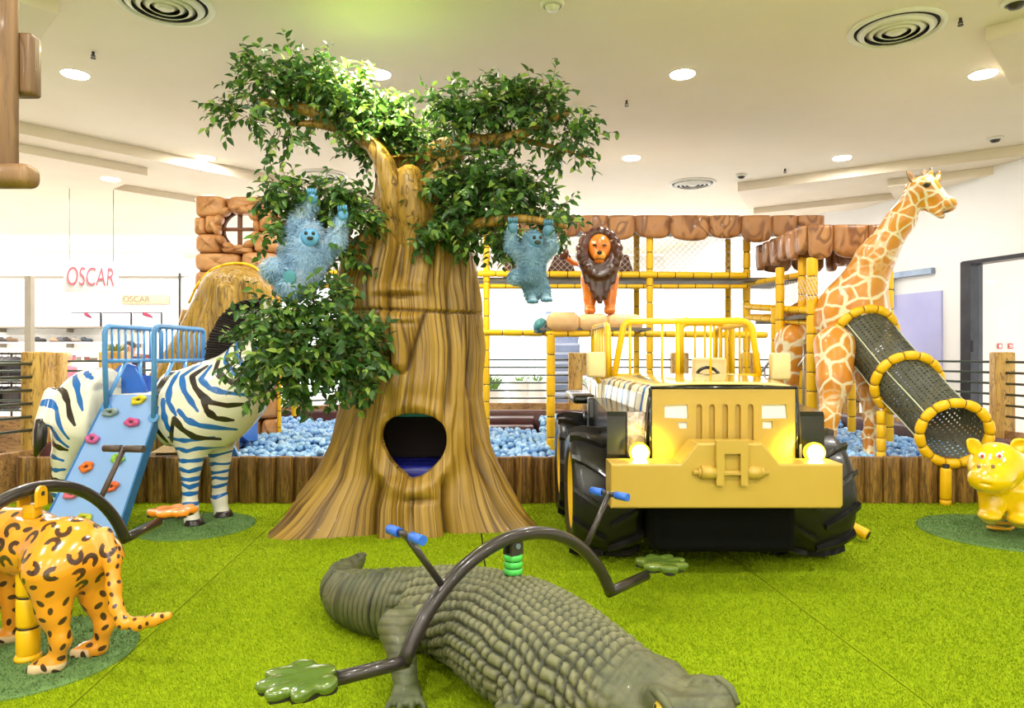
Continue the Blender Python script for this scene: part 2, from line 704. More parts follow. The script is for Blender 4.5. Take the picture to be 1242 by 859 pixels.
# second steps under the bulkheads
def strip(p, q, w, z0, z1):
    p, q = Vector(p), Vector(q)
    dv = (q - p).normalized(); nv = Vector((-dv.y, dv.x))
    a, b, c2, d2 = p, q, q + nv * w, p + nv * w
    return slab([(a.x, a.y), (b.x, b.y), (c2.x, c2.y), (d2.x, d2.y)], z0, z1)
struct('trim_5', strip((-6.9, 6.1), (-4.55, 8.85), 2.2, DROP - 0.10, DROP - 0.001), M['fascia'])
struct('trim_6', strip((-6.3, 8.6), (-4.5, 10.65), 0.5, DROP - 0.09, DROP - 0.001), M['fascia'])
struct('trim_7', strip((5.0, 9.45), (9.4, 6.45), 2.0, DROP - 0.10, DROP - 0.001), M['fascia'])
struct('trim_8', strip((3.85, 11.3), (6.6, 9.5), 0.5, DROP - 0.09, DROP - 0.001), M['fascia'])

# walls
struct('wall_rear', MB().box((-2, -6.1, 1.8), (24, 0.2, 3.8)), M['wall'])
struct('wall_left', MB().box((-14.0, 5.5, 1.8), (0.2, 24, 3.8)), M['wall'])
# right wall runs almost along the view; local frame u (towards camera) / up
WP, WD = Vector((5.85, 9.2, 0)), Vector((0.2785, -0.9604, 0))
WN = Vector((-0.9604, -0.2785, 0))           # into the room
def wallbox(mb, u0, u1, z0, z1, t=0.16, off=0.0):
    o = WP + WD * u0 + WN * off
    return mb.prism([(0, z0), (u1 - u0, z0), (u1 - u0, z1), (0, z1)], o, WD, (0, 0, 1), -WN * t)
wr = MB()
wallbox(wr, -8.0, 0.0, 0, CEIL); wallbox(wr, 0.0, 3.2, 2.42, CEIL); wallbox(wr, 3.2, 15.6, 0, CEIL)
struct('wall_right', wr, M['wall'])
d1 = struct('door_1', wallbox(wallbox(MB(), -0.02, 0.13, 0, 2.44, 0.2, 0.02), 0.0, 3.2, 2.40, 2.45, 0.2, 0.02), M['frame_dark'])
wallbox(MB(), 0.13, 1.6, 0.02, 2.4, 0.012, -0.1).build('pane', M['glass'], d1)
wallbox(MB(), 1.66, 3.15, 0.02, 2.4, 0.012, -0.1).build('pane', M['glass'], d1)
wallbox(MB(), 1.6, 1.66, 0.02, 2.4, 0.06, -0.06).build('stile', M['frame_dark'], d1)
wallbox(MB(), 0.14, 0.17, 1.28, 1.42, 0.05, 0.02).build('door_handle', M['frame_dark'], d1)
d2 = struct('door_2', wallbox(MB(), -1.1, -0.30, 0, 2.1, 0.05, 0.03), M['lavender'])
wallbox(MB(), -1.25, -0.42, 2.34, 2.42, 0.08, 0.07).build('sliding_track', M['track'], d2)
wallbox(MB(), -1.5, -1.12, 1.9, 2.33, 0.10, 0.09).build('closer_box', M['frame_dark'], d2)
# lobby behind the glazed door
lob = MB().box((8.1, 10.35, 1.8), (3.6, 0.1, 3.7))
struct('wall_lobby', lob, M['peach'])
# glazed facade at the far end: mullions and panes
win = struct('window_1', MB().box((-2.0, 17.3, 3.45), (23.6, 0.12, 0.4)).box((-2.0, 17.3, 0.1), (23.6, 0.12, 0.3)), M['mullion'])
for k in range(10):
    x0 = -13.6 + k * 2.36
    MB().box((x0, 17.3, 1.75), (0.05, 0.10, 3.1)).build('mullion', M['mullion'], win)
    if k < 10:
        MB().box((x0 + 1.18, 17.3, 1.75), (2.28, 0.012, 3.0)).build('pane', M['glass'], win)

# red fire signs on the lobby wall
M['red'] = plain('sign_red', (214, 60, 50), (200, 50, 44), 6, 0.5)
M['white_paint'] = plain('white_enamel', (248, 248, 246), (238, 238, 236), 6, 0.4)
def fire_sign(px, label, kind):
    c = P(px, 420, 10.28); c.y = 10.285
    t = thing('fire_sign', label, 'sign', c, None)
    w = 0.033
    MB().box(c, (2 * w, 0.01, 0.08)).build('sign_board', M['red'], t)
    mb = MB()
    if kind == 0:
        mb.box(c + Vector((0, -0.008, 0)), (0.034, 0.006, 0.05))
    else:
        mb.box(c + Vector((0.012, -0.008, 0.0)), (0.013, 0.006, 0.046)).cyl(c + Vector((-0.012, -0.006, 0.012)), c + Vector((-0.012, -0.012, 0.012)), 0.011)
        mb.box(c + Vector((-0.012, -0.008, -0.018)), (0.02, 0.006, 0.011))
    mb.build('pictogram', M['white_paint'], t)
fire_sign(1213, 'small red framed fire sign on the pale lobby wall, left of the pair', 0)
fire_sign(1226, 'small red square fire sign with white pictogram, right of the pair', 1)

# ---------------------------------------------------------------- ceiling fittings
M['lamp_glow'] = glow('lamp_lens', (255, 250, 240), 14)
M['lamp_ring'] = plain('lamp_ring_white', (240, 238, 232), (232, 229, 222), 8, 0.4)
def downlight(x, y, z, label, power, color=(1, 0.975, 0.94)):
    t = thing('downlight', label, 'ceiling light', (x, y, z), 'recessed downlights')
    MB().lathe([(0.105, 0.0), (0.118, -0.004), (0.12, 0.002)], (x, y, z - 0.002)).build('ring', M['lamp_ring'], t, fix=False)
    MB().cyl((x, y, z - 0.002), (x, y, z - 0.012), 0.104, n=24).build('lens', M['lamp_glow'], t)
    area_light('downlight_lamp', (x, y, z - 0.02), 0.19, power, color)
gx = (-3.82, -1.17, 1.49, 4.12); gy = (6.2, 8.85)
dl = {(0, 0): 'round lit downlight in the ceiling above the zebra', (1, 0): 'round lit downlight right above the tree crown', (2, 0): 'round lit downlight in the ceiling above the jeep',
      (3, 0): 'round lit downlight at right above the tunnel slide', (0, 1): 'round lit downlight left of the tree crown, near the stepped bulkhead', (2, 1): 'round lit downlight between tree crown and round air vent',
      (3, 1): 'round lit downlight in front of the right bulkhead edge', (1, 1): 'round lit downlight hidden behind the tree crown'}
for i, x in enumerate(gx):
    for j, y in enumerate(gy):
        z = CEIL - (0.0 if (i, j) != (0, 1) else 0.0)
        downlight(x, y, z, dl[(i, j)], LAMP_W)
    for y in (3.55, 0.9, -1.75, -4.4):
        area_light('downlight_lamp', (x, y, CEIL - 0.02), 0.19, LAMP_W * (1.0 if y > 3 else 1.9), (1, 0.975, 0.94))
x, y = P(131, 207, 9.5).x, 9.5
downlight(-5.1, 9.0, DROP - 0.1, 'small lit downlight under the left stepped bulkhead', LAMP_W)
downlight(5.15, 10.6, DROP, 'small lit downlight behind the giraffe head', LAMP_W)
# shop strip lamps (out of view / blown out)
for k in range(3):
    for j in range(3):
        area_light('shop_lamp', (-12 + 2.7 * k, 9.5 + 2.6 * j, DROP - 0.22), 1.2, 54, (1, 0.98, 0.95), shape='RECTANGLE', size_y=0.3)
area_light('lobby_fill', (7.6, 8.6, CEIL - 0.2), 0.8, 90, (1, 0.97, 0.93))  # unseen lamp added to light the lobby behind the glazed door
for hx in (-1.0, 1.8, 4.4):  # unseen lamps added to whiten the far hall and its ceiling
    area_light('hall_fill', (hx, 14.2, CEIL - 0.16), 1.6, 130, (1, 0.99, 0.97))

M['vent'] = plain('vent_enamel', (240, 236, 222), (230, 226, 210), 6, 0.45)
M['vent_dark'] = plain('vent_shadow_box', (26, 26, 26), (18, 18, 18), 4, 0.8)
def vent(px, py, r, label, z=CEIL):
    d = FPX * (z - EYE) / (429.5 - py)
    x = (px - 621) / FPX * d
    t = thing('air_vent', label, 'ceiling vent', (x, d, z), 'round ceiling vents')
    MB().cyl((x, d, z - 0.001), (x, d, z - 0.004), r * 0.9, n=40).build('back_plate', M['vent_dark'], t)
    MB().lathe([(r * 0.86, -0.004), (r * 0.9, -0.022), (r * 0.97, -0.02), (r, -0.006), (r, 0)], (x, d, z), n=48).build('rim', M['vent'], t, fix=False)
    for k in range(4):
        rr = r * (0.80 - 0.175 * k); ri = rr - 0.135 * r
        MB().lathe([(ri - 0.006, -0.040), (rr - 0.006, -0.016), (rr, -0.016), (ri, -0.044), (ri - 0.006, -0.040)], (x, d, z), n=40).build('cone_ring', M['vent'], t, fix=False)
    MB().lathe([(0.0, -0.044), (r * 0.15, -0.042), (r * 0.17, -0.03), (r * 0.16, -0.02)], (x, d, z), n=24).build('hub', M['vent'], t, fix=False)
vent(200, 4, 0.325, 'round ring air vent cut by the top edge at upper left')
vent(1087, 34, 0.335, 'round ring air vent in the ceiling at upper right')
vent(840, 222, 0.33, 'round ring air vent above the scalloped brown roof')
vent(56, 190, 0.33, 'round ring air vent near the left edge under the bulkhead', DROP)
vent(392, 212, 0.33, 'round ring air vent mostly hidden behind the tree crown')
vent(1130, 224, 0.33, 'round ring air vent behind the giraffe head', DROP)

M['metal_dark'] = plain('dark_metal', (80, 74, 66), (60, 54, 48), 9, 0.4, 0.5)
def sprinkler(px, py, label):
    d = FPX * (CEIL - EYE) / (429.5 - py) ; x = (px - 621) / FPX * d
    t = thing('sprinkler', label, 'sprinkler', (x, d, CEIL), 'ceiling sprinklers')
    MB().cyl((x, d, CEIL), (x, d, CEIL - 0.035), 0.011).cyl((x, d, CEIL - 0.028), (x, d, CEIL - 0.034), 0.017).build('stem', M['metal_dark'], t)
    MB().cyl((x, d, CEIL - 0.05), (x, d, CEIL - 0.055), 0.02).build('deflector', M['metal_dark'], t)
    MB().tube([(x - 0.012, d, CEIL - 0.034), (x - 0.014, d, CEIL - 0.045), (x, d, CEIL - 0.05), (x + 0.014, d, CEIL - 0.045), (x + 0.012, d, CEIL - 0.034)], 0.003, 6).build('bracket', M['metal_dark'], t)
sprinkler(113, 63, 'small sprinkler beside the upper left downlight')
sprinkler(760, 122, 'small sprinkler in the middle of the ceiling')
sprinkler(1165, 22, 'small sprinkler beside the upper right air vent')
sprinkler(952, 205, 'small sprinkler in front of the right bulkhead')
def ceiling_disc(px, py, r, label, cat, name, body, mid):
    d = FPX * (CEIL - EYE) / (429.5 - py); x = (px - 621) / FPX * d
    t = thing(name, label, cat, (x, d, CEIL))
    MB().lathe([(r, 0), (r, -0.012), (r * 0.72, -0.03), (r * 0.7, -0.02)], (x, d, CEIL), n=28).build('ring', body, t, fix=False)
    MB().lathe([(r * 0.7, -0.012), (r * 0.45, -0.05), (0.0, -0.056)], (x, d, CEIL), n=24).build('cover', mid, t, fix=False)
ceiling_disc(670, 4, 0.085, 'cream smoke detector at the top edge of the ceiling', 'smoke detector', 'smoke_detector', M['vent'], M['vent'])
ceiling_disc(702, 129, 0.06, 'small grey ceiling speaker right of the tree crown', 'ceiling speaker', 'ceiling_speaker', M['vent'], M['metal_dark'])
ceiling_disc(899, 212, 0.08, 'small grey ceiling speaker beside the middle air vent', 'ceiling speaker', 'ceiling_speaker', M['vent'], M['metal_dark'])
ceiling_disc(1207, 167, 0.085, 'small grey ceiling speaker near the right edge', 'ceiling speaker', 'ceiling_speaker', M['vent'], M['metal_dark'])
ceiling_disc(1232, 1, 0.09, 'small grey ceiling speaker in the upper right corner', 'ceiling speaker', 'ceiling_speaker', M['vent'], M['metal_dark'])
# ---------------------------------------------------------------- railings, log fence, ball pit
M['post'] = wood('carved_post_wood', (226, 184, 98), (176, 128, 56), (9, 9, 1.6), 0.5, 0.1, 0.3, 0.75, 0.10)
M['board'] = wood('carved_board_wood', (190, 146, 92), (128, 92, 54), (2.0, 9, 9), 0.5, 0.1, 0.3, 0.75, 0.10)
M['rail'] = plain('grey_rail_paint', (92, 104, 96), (66, 76, 72), 6, 0.35, 0.5)


def railing(label, posts, zs, board_z, post_w, runs):
    """posts: ground points; runs: pairs of indices joined by rails and a low board"""
    c = Vector(posts[0]).to_3d()
    t = thing('railing', label, 'railing', c)
    for i, p in enumerate(posts):
        x, y = p
        bm = MB()
        pw = post_w * (0.96 + 0.06 * (i % 2))
        bm.rbox((x, y, 0.635), (pw, pw * 0.55, 1.27), 0.018)
        bm.build('post', M['post'], t)
    for a, b in runs:
        pa, pb = Vector(posts[a]).to_3d(), Vector(posts[b]).to_3d()
        for z in zs:
            u = Vector((0, 0, z))
            MB().cyl(pa + u, pb + u, 0.013, n=8).build('rail', M['rail'], t)
        dv = (pb - pa); L = dv.length
        bo = MB().rbox(((pa + pb) / 2 + Vector((0, 0, board_z / 2 + 0.02))), (L - post_w * 0.3, 0.05, board_z), 0.012, (0, 0, math.atan2(dv.y, dv.x)))
        bo.build('board', M['board'], t)
    return t
ZR = [1.165, 1.05, 0.935, 0.82, 0.705, 0.59]
railing('left railing of dark bars between carved posts beside the zebra tail', [(-4.16, 6.22), (-4.52, 4.9)], ZR, 0.40, 0.235, [(0, 1)])
railing('back railing of thin dark bars behind the ball pit', [(-6.3, 8.3), (-5.38, 8.3), (-2.0, 10.6), (0.98, 10.6), (2.5, 10.6), (3.55, 10.6), (4.78, 10.2)], ZR, 0.50, 0.27,
        [(0, 1), (1, 2), (2, 3), (3, 4), (4, 5), (5, 6)])
railing('right railing of dark bars with carved post behind the tunnel slide', [(4.78, 10.0), (5.22, 7.55), (5.40, 5.9)], ZR, 0.42, 0.21, [(0, 1), (1, 2)])

# log fence: half-round logs set side by side
M['log'] = wood('log_bark', (186, 140, 66), (96, 62, 28), (30, 30, 1.6), 0.45, 0.2, 0.4, 0.7, 0.22)
M['log_end'] = plain('log_end_grain', (150, 110, 84), (120, 82, 60), 14, 0.6)
FY = 5.97
fence = thing('log_fence', 'low fence of upright half-round brown logs around the ball pit', 'fence', (0, FY, 0))
variants = []
for k in range(5):
    w = 0.156; h = 0.385 + 0.012 * random.random()
    ns = 9
    vs, fs = [], []
    zs = [0, 0.02, 0.12, 0.25, h - 0.012, h]
    for iz, z in enumerate(zs):
        for i in range(ns):
            a = PI * i / (ns - 1)
            rr = 1.0 + 0.06 * math.sin(i * 2.1 + k * 1.7) + 0.05 * math.sin(i * 4.3 + z * 9 + k)
            if iz in (0, len(zs) - 1): rr *= 0.93
            x = -w / 2 * math.cos(a) * (1 if 0 < i < ns - 1 else 1)
            vs.append((x * min(1, rr), -0.055 * math.sin(a) * rr, z))
    for iz in range(len(zs) - 1):
        for i in range(ns - 1):
            a = iz * ns + i
            fs.append((a, a + 1, a + 1 + ns, a + ns))
    fs.append(tuple(range((len(zs) - 1) * ns, len(zs) * ns)))
    me = bpy.data.meshes.new('log')
    me.from_pydata(vs, [], fs)
    me.materials.append(M['log']); me.materials.append(M['log_end'])
    me.polygons.foreach_set('use_smooth', [True] * (len(fs) - 1) + [False])
    me.polygons[len(fs) - 1].material_index = 1
    variants.append(me)
nx = 0; x = -4.15
while x < 4.55:
    o = bpy.data.objects.new('log', variants[nx % 5])
    COL.objects.link(o); o.parent = fence
    o.location = (x + 0.078, 0, 0)
    o.rotation_euler = (0, 0, random.uniform(-0.04, 0.04))
    x += 0.1545; nx += 1
MB().box((0.2, FY + 0.045, 0.185), (8.75, 0.08, 0.37)).build('backing', M['log_end'], fence)

# ball pit basin
M['maroon'] = plain('maroon_padding', (86, 42, 42), (66, 30, 32), 5, 0.45)
M['pit_floor'] = plain('pit_floor_vinyl', (74, 110, 160), (60, 92, 140), 3, 0.6)
pit = thing('ball_pit', 'ball pit basin with maroon padded walls behind the log fence', 'ball pit', (0, 7.8, 0))
MB().rbox((0.1, 9.72, 0.24), (8.3, 0.16, 0.48), 0.03).build('back_wall', M['maroon'], pit)
MB().rbox((-4.0, 7.9, 0.24), (0.16, 3.6, 0.48), 0.03).build('side_wall', M['maroon'], pit)
MB().rbox((4.35, 7.85, 0.24), (0.16, 3.6, 0.48), 0.03, (0, 0, 0.06)).build('side_wall', M['maroon'], pit)
MB().box((0.1, 7.85, 0.06), (8.1, 3.6, 0.12)).build('basin_floor', M['pit_floor'], pit)
for k in range(3):
    MB().rbox((-0.02, 9.35 - 0.34 * k, 0.42 - 0.075 * k - 0.05), (0.62 - 0.04 * k, 0.34, 0.10), 0.015).build('step', M['maroon'], pit)

# balls
M['ball'] = N('ball_blue')
_oi = M['ball'].n('ShaderNodeObjectInfo')
_nz = M['ball'].noise(M['ball'].coords((1, 1, 1)), 6, 2)
_rf = M['ball'].math('FRACT', M['ball'].math('ADD', _oi.outputs['Random'], M['ball'].math('MULTIPLY', _nz, 2.0)))
_bc = M['ball'].ramp(_rf, [(0.0, rgb(112, 164, 224)), (0.5, rgb(148, 192, 238)), (1.0, rgb(176, 210, 244))])
M['ball'] = M['ball'].base(_bc, 0.35)
def ball_positions():
    pts = []
    r = 0.033
    y = 6.12
    while y < 9.62:
        for (xa, xb) in ((-3.85, 4.2),):
            x = xa + random.uniform(0, r)
            while x < xb:
                if not (-0.36 < x < 0.34 and y > 8.5):
                    hz = 0.315 + 0.03 * math.sin(x * 3.1 + y * 2) + 0.02 * math.sin(x * 7 - y * 5)
                    if y > 9.0: hz += 0.03
                    pts.append((x + random.uniform(-.012, .012), y + random.uniform(-.012, .012), hz + random.choice((0, 0, 0.035)) + random.uniform(-.012, .012)))
                x += 2 * r * 1.0
        y += 2 * r * 0.92
    return pts
_bp = ball_positions()
def in_view(p):
    px = 621 + p[0] / p[1] * FPX
    return (268 < px < 410) or (584 < px < 668) or (1030 < px < 1095)
_bp.sort(key=lambda p: (not in_view(p), p[1]))
bm = bmesh.new(); bmesh.ops.create_icosphere(bm, subdivisions=2, radius=0.033)
bme = bpy.data.meshes.new('ball'); bm.to_mesh(bme); bm.free()
bme.polygons.foreach_set('use_smooth', [True] * len(bme.polygons)); bme.materials.append(M['ball'])
_two = [(0.0, 8.62, 0.305), (0.18, 8.62, 0.305)]
for i, p in enumerate(_two):
    o = bpy.data.objects.new('ball', bme); COL.objects.link(o); o.location = p
    tag(o, ['left of two light blue balls lying alone on the maroon step', 'right of two light blue balls lying alone on the maroon step'][i], 'ball', 'pit balls')
for p in _bp[:290]:
    o = bpy.data.objects.new('ball', bme); COL.objects.link(o); o.location = p
    o.rotation_euler = (random.random() * 6, random.random() * 6, 0)
    tag(o, 'light blue plastic ball heaped with the others in the ball pit', 'ball', 'pit balls')
bv = np.array([v.co[:] for v in bme.vertices]); bf = np.array([p.vertices[:] for p in bme.polygons])
rest = np.array(_bp[290:])
V = (bv[None] + rest[:, None]).reshape(-1, 3)
F = (bf[None] + (np.arange(len(rest)) * len(bv))[:, None, None]).reshape(-1, 3)
tag(mesh_np('ball_heap', V, F, M['ball']), 'heap of many more light blue balls filling the pit', 'balls', None, 'stuff')
# ---------------------------------------------------------------- big moulded tree
def bark_mat(name, cyl):
    m = N(name)
    v = m.coords((1, 1, 1))
    if cyl:                                    # grain follows the trunk: angle and height carried by the mesh
        cb = m.n('ShaderNodeCombineXYZ'); sp_ = m.n('ShaderNodeSeparateXYZ'); m.l(v, sp_.inputs[0])
        m.l(m.attr('gcx'), cb.inputs[0]); m.l(m.attr('gcy'), cb.inputs[1]); m.l(sp_.outputs[2], cb.inputs[2]); w = cb.outputs[0]
    else:
        w = v
    def grain(sx, sz, det, dist):
        mp = m.n('ShaderNodeMapping'); mp.inputs['Scale'].default_value = (sx, sx, sz); m.l(w, mp.inputs[0])
        return m.noise(mp.outputs[0], 1.0, det, 0.5, dist)
    g1, g2, g3, g4 = grain(42, 0.6, 2, 0.3), grain(19, 0.4, 1, 0.25), grain(5, 0.7, 1, 0.2), grain(36, 0.45, 0, 0.2)
    patch = m.noise(v, 2.3, 2)
    base = m.ramp(patch, [(0.3, rgb(152, 118, 36)), (0.55, rgb(176, 138, 46)), (0.8, rgb(188, 152, 78))])
    streak = m.ramp(g1, [(0.32, rgb(74, 48, 18)), (0.45, rgb(150, 112, 36)), (0.7, rgb(194, 156, 72))])
    c = m.mix(0.55, base, streak)
    ln = m.step(m.math('ABSOLUTE', m.math('SUBTRACT', g2, 0.5)), 0.0, 0.030)
    c = m.mix(m.math('MULTIPLY', m.math('SUBTRACT', 1.0, ln), 0.8), c, rgb(72, 44, 20))
    l2 = m.step(m.math('ABSOLUTE', m.math('SUBTRACT', g4, 0.56)), 0.0, 0.036)
    c = m.mix(m.math('MULTIPLY', m.math('SUBTRACT', 1.0, l2), 0.6), c, rgb(80, 50, 22))
    c = m.mix(m.math('MULTIPLY', m.step(g3, 0.52, 0.75), 0.30), c, rgb(112, 78, 30))
    c = m.mix(m.math('MULTIPLY', m.attr('groove'), 0.85), c, rgb(70, 46, 20))
    m.bump(m.math('ADD', m.math('MULTIPLY', ln, 0.6), g1), 0.4, 0.012)
    return m.base(c, 0.45, 0, 0.04)
M['bark'] = bark_mat('branch_bark', False)
M['trunk'] = bark_mat('trunk_bark', True)

TY = 5.35
tree = thing('giant_tree', 'giant moulded tree with a round mouth opening, rough bark and leafy crown', 'tree', (-0.8, TY, 0))
prof_px = [(650, 356, 628), (630, 360, 625), (600, 363, 620), (570, 385, 607), (540, 400, 594), (510, 413, 586), (480, 424, 581), (450, 431, 580), (420, 430, 581), (386, 424, 579),
           (378, 424, 579), (350, 421, 578), (330, 427, 577), (310, 435, 574), (290, 443, 565), (270, 451, 556), (250, 455, 540), (230, 459, 528), (212, 461, 518), (200, 464, 512)]
pz = [EYE - (y - 429.5) / FPX * TY for y, _, _ in prof_px][::-1]
pl = [(l - 621) / FPX * TY for _, l, _ in prof_px][::-1]
pr = [(r_ - 621) / FPX * TY for _, _, r_ in prof_px][::-1]
pz_, pl_, pr_ = [np.array(q[::-1]) for q in (pz, pl, pr)]


def trunk_point(th, z):
    """arrays th,z -> x,y,groove"""
    l = np.interp(z, pz_, pl_); r = np.interp(z, pz_, pr_)
    cx = -0.8 + (((l + r) / 2) + 0.8) * 1.0
    hw = (r - l) / 2
    c, s = np.cos(th), np.sin(th)
    dep = np.interp(z, [0, 0.4, 0.9, 1.6, 2.3, 2.7], [0.50, 0.44, 0.43, 0.42, 0.34, 0.2])
    rad = 1 / np.sqrt((c / hw) ** 2 + (s / dep) ** 2)
    gro = np.zeros_like(th)
    def bump(a0, wd):
        d = np.angle(np.exp(1j * (th - a0)))
        return np.exp(-(d / wd) ** 2)
    # root flare: two big side roots, chin block at the front, smaller roots at the back
    e = np.exp(-np.maximum(z, 0) / 0.20)
    rad = rad + e * 0.33 * bump(R(214), 0.30) + e * 0.26 * bump(R(343), 0.24)
    rad = rad + e * (0.04 * bump(R(60), 0.3) + 0.04 * bump(R(125), 0.3))
    # chin block
    zc = np.clip((0.42 - z) / 0.12, 0, 1)
    blk = 1 / (1 + np.exp(-(0.44 - np.abs(np.angle(np.exp(1j * (th - R(281)))))) / 0.018))
    rad = rad + 0.06 * blk * zc * (0.75 + 0.25 * np.clip((0.42 - z) / 0.4, 0, 1))
    for a0 in (253.5, 308.5):
        k = bump(R(a0), 0.07) * zc
        rad -= 0.075 * k; gro = np.maximum(gro, k * 0.6)
    # vertical folds
    for a0, w0, amp, z0, z1, sl in ((200, .09, .05, .9, 2.5, .05), (232, .06, .045, 1.1, 2.2, -.1), (252, .05, .035, .9, 2.4, .12), (312, .055, .04, .7, 1.9, .1),
                                    (330, .06, .05, .9, 2.3, -.12), (292, .045, .03, 1.5, 2.5, .1), (346, .06, .05, .5, 1.9, .02), (226, .05, .03, .3, 1.0, .3), (322, .05, .03, .15, .7, -.25),
                                    (268, .045, .03, 1.62, 2.5, -.1), (175, .1, .06, .6, 2.2, 0), (20, .1, .06, .6, 2.2, 0)):
        aa = R(a0) + sl * (z - 1.3)
        fade = np.clip((z - z0) / 0.2, 0, 1) * np.clip((z1 - z) / 0.25, 0, 1)
        d = np.angle(np.exp(1j * (th - aa)))
        k = np.exp(-(d / w0) ** 2) * fade
        rad -= amp * k; gro = np.maximum(gro, 0.8 * k ** 2)
        rad += amp * 0.7 * np.exp(-((d - 2.2 * w0) / (1.3 * w0)) ** 2) * fade
    # bulges at both flanks
    rad += 0.05 * bump(R(190), 0.25) * np.exp(-((z - 1.85) / 0.22) ** 2) + 0.025 * bump(R(352), 0.2) * np.exp(-((z - 1.28) / 0.2) ** 2)
    for q in range(9):
        rad += 0.006 * np.sin(th * (9 + 5 * q) + 1.3 * q + z * (1.4 * math.sin(q * 2.1))) / (1 + 0.15 * q)
    # seam between the two mouldings
    k = np.exp(-((z - 1.555 - 0.012 * np.sin(th * 2)) / 0.008) ** 2)
    rad -= 0.022 * k; gro = np.maximum(gro, 0.9 * k)
    rad += 0.012 * (z > 1.558)
    x = cx + rad * c; y = TY + rad * s
    # face: bulge above the mouth, wedge nose under the seam, brow, sleepy eye creases
    fr = s < -0.2
    def fb(x0, z0, wx, wz):
        return np.exp(-((x - x0) / wx) ** 2 - ((z - z0) / wz) ** 2) * fr
    y -= 0.06 * fb(-0.72, 1.02, 0.2, 0.14)
    nose = np.clip(1 - np.abs(x + 0.775) / (0.05 + 0.30 * np.clip(z - 1.14, 0, 0.42)), 0, 1) * np.clip((z - 1.12) / 0.06, 0, 1) * np.clip((1.55 - z) / 0.05, 0, 1) * fr
    y -= 0.13 * np.sqrt(nose)
    edge = np.exp(-((np.abs(x + 0.775) - (0.05 + 0.30 * np.clip(z - 1.14, 0, 0.42))) / 0.016) ** 2) * (z > 1.13) * (z < 1.56) * fr
    gro = np.maximum(gro, 0.95 * edge)
    y -= 0.045 * fb(-0.79, 1.70, 0.15, 0.045)
    k = fb(-0.79, 1.655, 0.13, 0.018); y += 0.03 * k; gro = np.maximum(gro, 0.7 * k)
    k = fb(-0.75, 1.46, 0.08, 0.012); y += 0.02 * k; gro = np.maximum(gro, 0.5 * k)
    # swelling lip around the mouth and a crease on the chin
    rr = np.hypot((x + 0.69) / 0.25, (z - 0.61) / 0.25)
    y -= 0.045 * np.exp(-((rr - 1.12) / 0.22) ** 2) * fr
    k = fb(-0.64, 0.245, 0.10, 0.02); y += 0.03 * k; gro = np.maximum(gro, 0.6 * k)
    k = fb(-0.69, 0.17, 0.02, 0.10); y += 0.02 * k; gro = np.maximum(gro, 0.3 * k)
    return x, y, gro

nt, nz = 420, 260
zt = np.concatenate([np.linspace(0, 2.70, nz)])
th = np.linspace(0, 2 * PI, nt, endpoint=False)
TH, ZZ = np.meshgrid(th, zt)
X, Y, G = trunk_point(TH, ZZ)
V = np.stack([X.ravel(), Y.ravel(), ZZ.ravel()], 1)
i = np.arange(nz - 1)[:, None] * nt; j = np.arange(nt)[None]
F = np.stack([i + j, i + (j + 1) % nt, i + nt + (j + 1) % nt, i + nt + j], -1).reshape(-1, 4)
# mouth opening: outline in the front plane
mouth_px = [(497, 583), (484, 574), (472, 561), (463, 545), (460, 530), (463, 518), (470, 510), (484, 504), (500, 502), (516, 504), (529, 510), (537, 519), (540, 532), (539, 546), (533, 559), (522, 571), (510, 580)]
MD = 4.86
mo = [((a - 621) / FPX * MD, EYE - (b - 429.5) / FPX * MD) for a, b in mouth_px]
mo = [(p.x, p.z) for p in catmull([Vector((a, 0, b)) for a, b in mo] + [Vector((mo[0][0], 0, mo[0][1]))], 6)][:-1]
mc = np.array([-0.69, 0.61])
ma = np.array([math.atan2(b - mc[1], a - mc[0]) for a, b in mo]); mr = np.array([math.hypot(a - mc[0], b - mc[1]) for a, b in mo])
o_ = np.argsort(ma); ma, mr = ma[o_], mr[o_]
ang = np.arctan2(V[:, 2] - mc[1], V[:, 0] - mc[0]); rad = np.hypot(V[:, 0] - mc[0], V[:, 2] - mc[1])
lim = np.interp(ang, ma, mr, period=2 * PI)
inside = (rad < lim) & (V[:, 1] < TY - 0.1)
drop = inside[F].all(1)
F = F[~drop]
used = np.zeros(len(V), bool); used[F.ravel()] = True
rim = used & inside
s = lim[rim] / rad[rim]
V[rim, 0] = mc[0] + (V[rim, 0] - mc[0]) * s
V[rim, 2] = mc[1] + (V[rim, 2] - mc[1]) * s
# inward lip from the rim edges
from collections import Counter
ec = Counter()
for f in F[(inside[F].any(1))]:
    for a in range(4):
        ec[(int(f[a]), int(f[(a + 1) % 4]))] += 1
bed = [(a, b) for (a, b) in ec if (b, a) not in ec and rim[a] and rim[b]]
vi = sorted({a for e in bed for a in e}); remap = {}
newV = []
for lay, (dy, sc) in enumerate(((0.03, 0.985), (0.09, 0.985))):
    for q in vi:
        p = V[q].copy(); p[1] += dy
        p[0] = mc[0] + (p[0] - mc[0]) * sc; p[2] = mc[1] + (p[2] - mc[1]) * sc
        remap[(lay, q)] = len(V) + len(newV); newV.append(p)
for a, b in bed:
    F = np.vstack([F, [[b, a, remap[(0, a)], remap[(0, b)]], [remap[(0, b)], remap[(0, a)], remap[(1, a)], remap[(1, b)]]]])
ta = np.array([TH.ravel()[q] for q in vi]); ta = np.concatenate([TH.ravel(), ta, ta, [0.0]])
GX, GY_ = .48 * np.cos(ta), .48 * np.sin(ta)
G = np.concatenate([G.ravel(), np.zeros(len(newV))])
V = np.vstack([V, np.array(newV)])
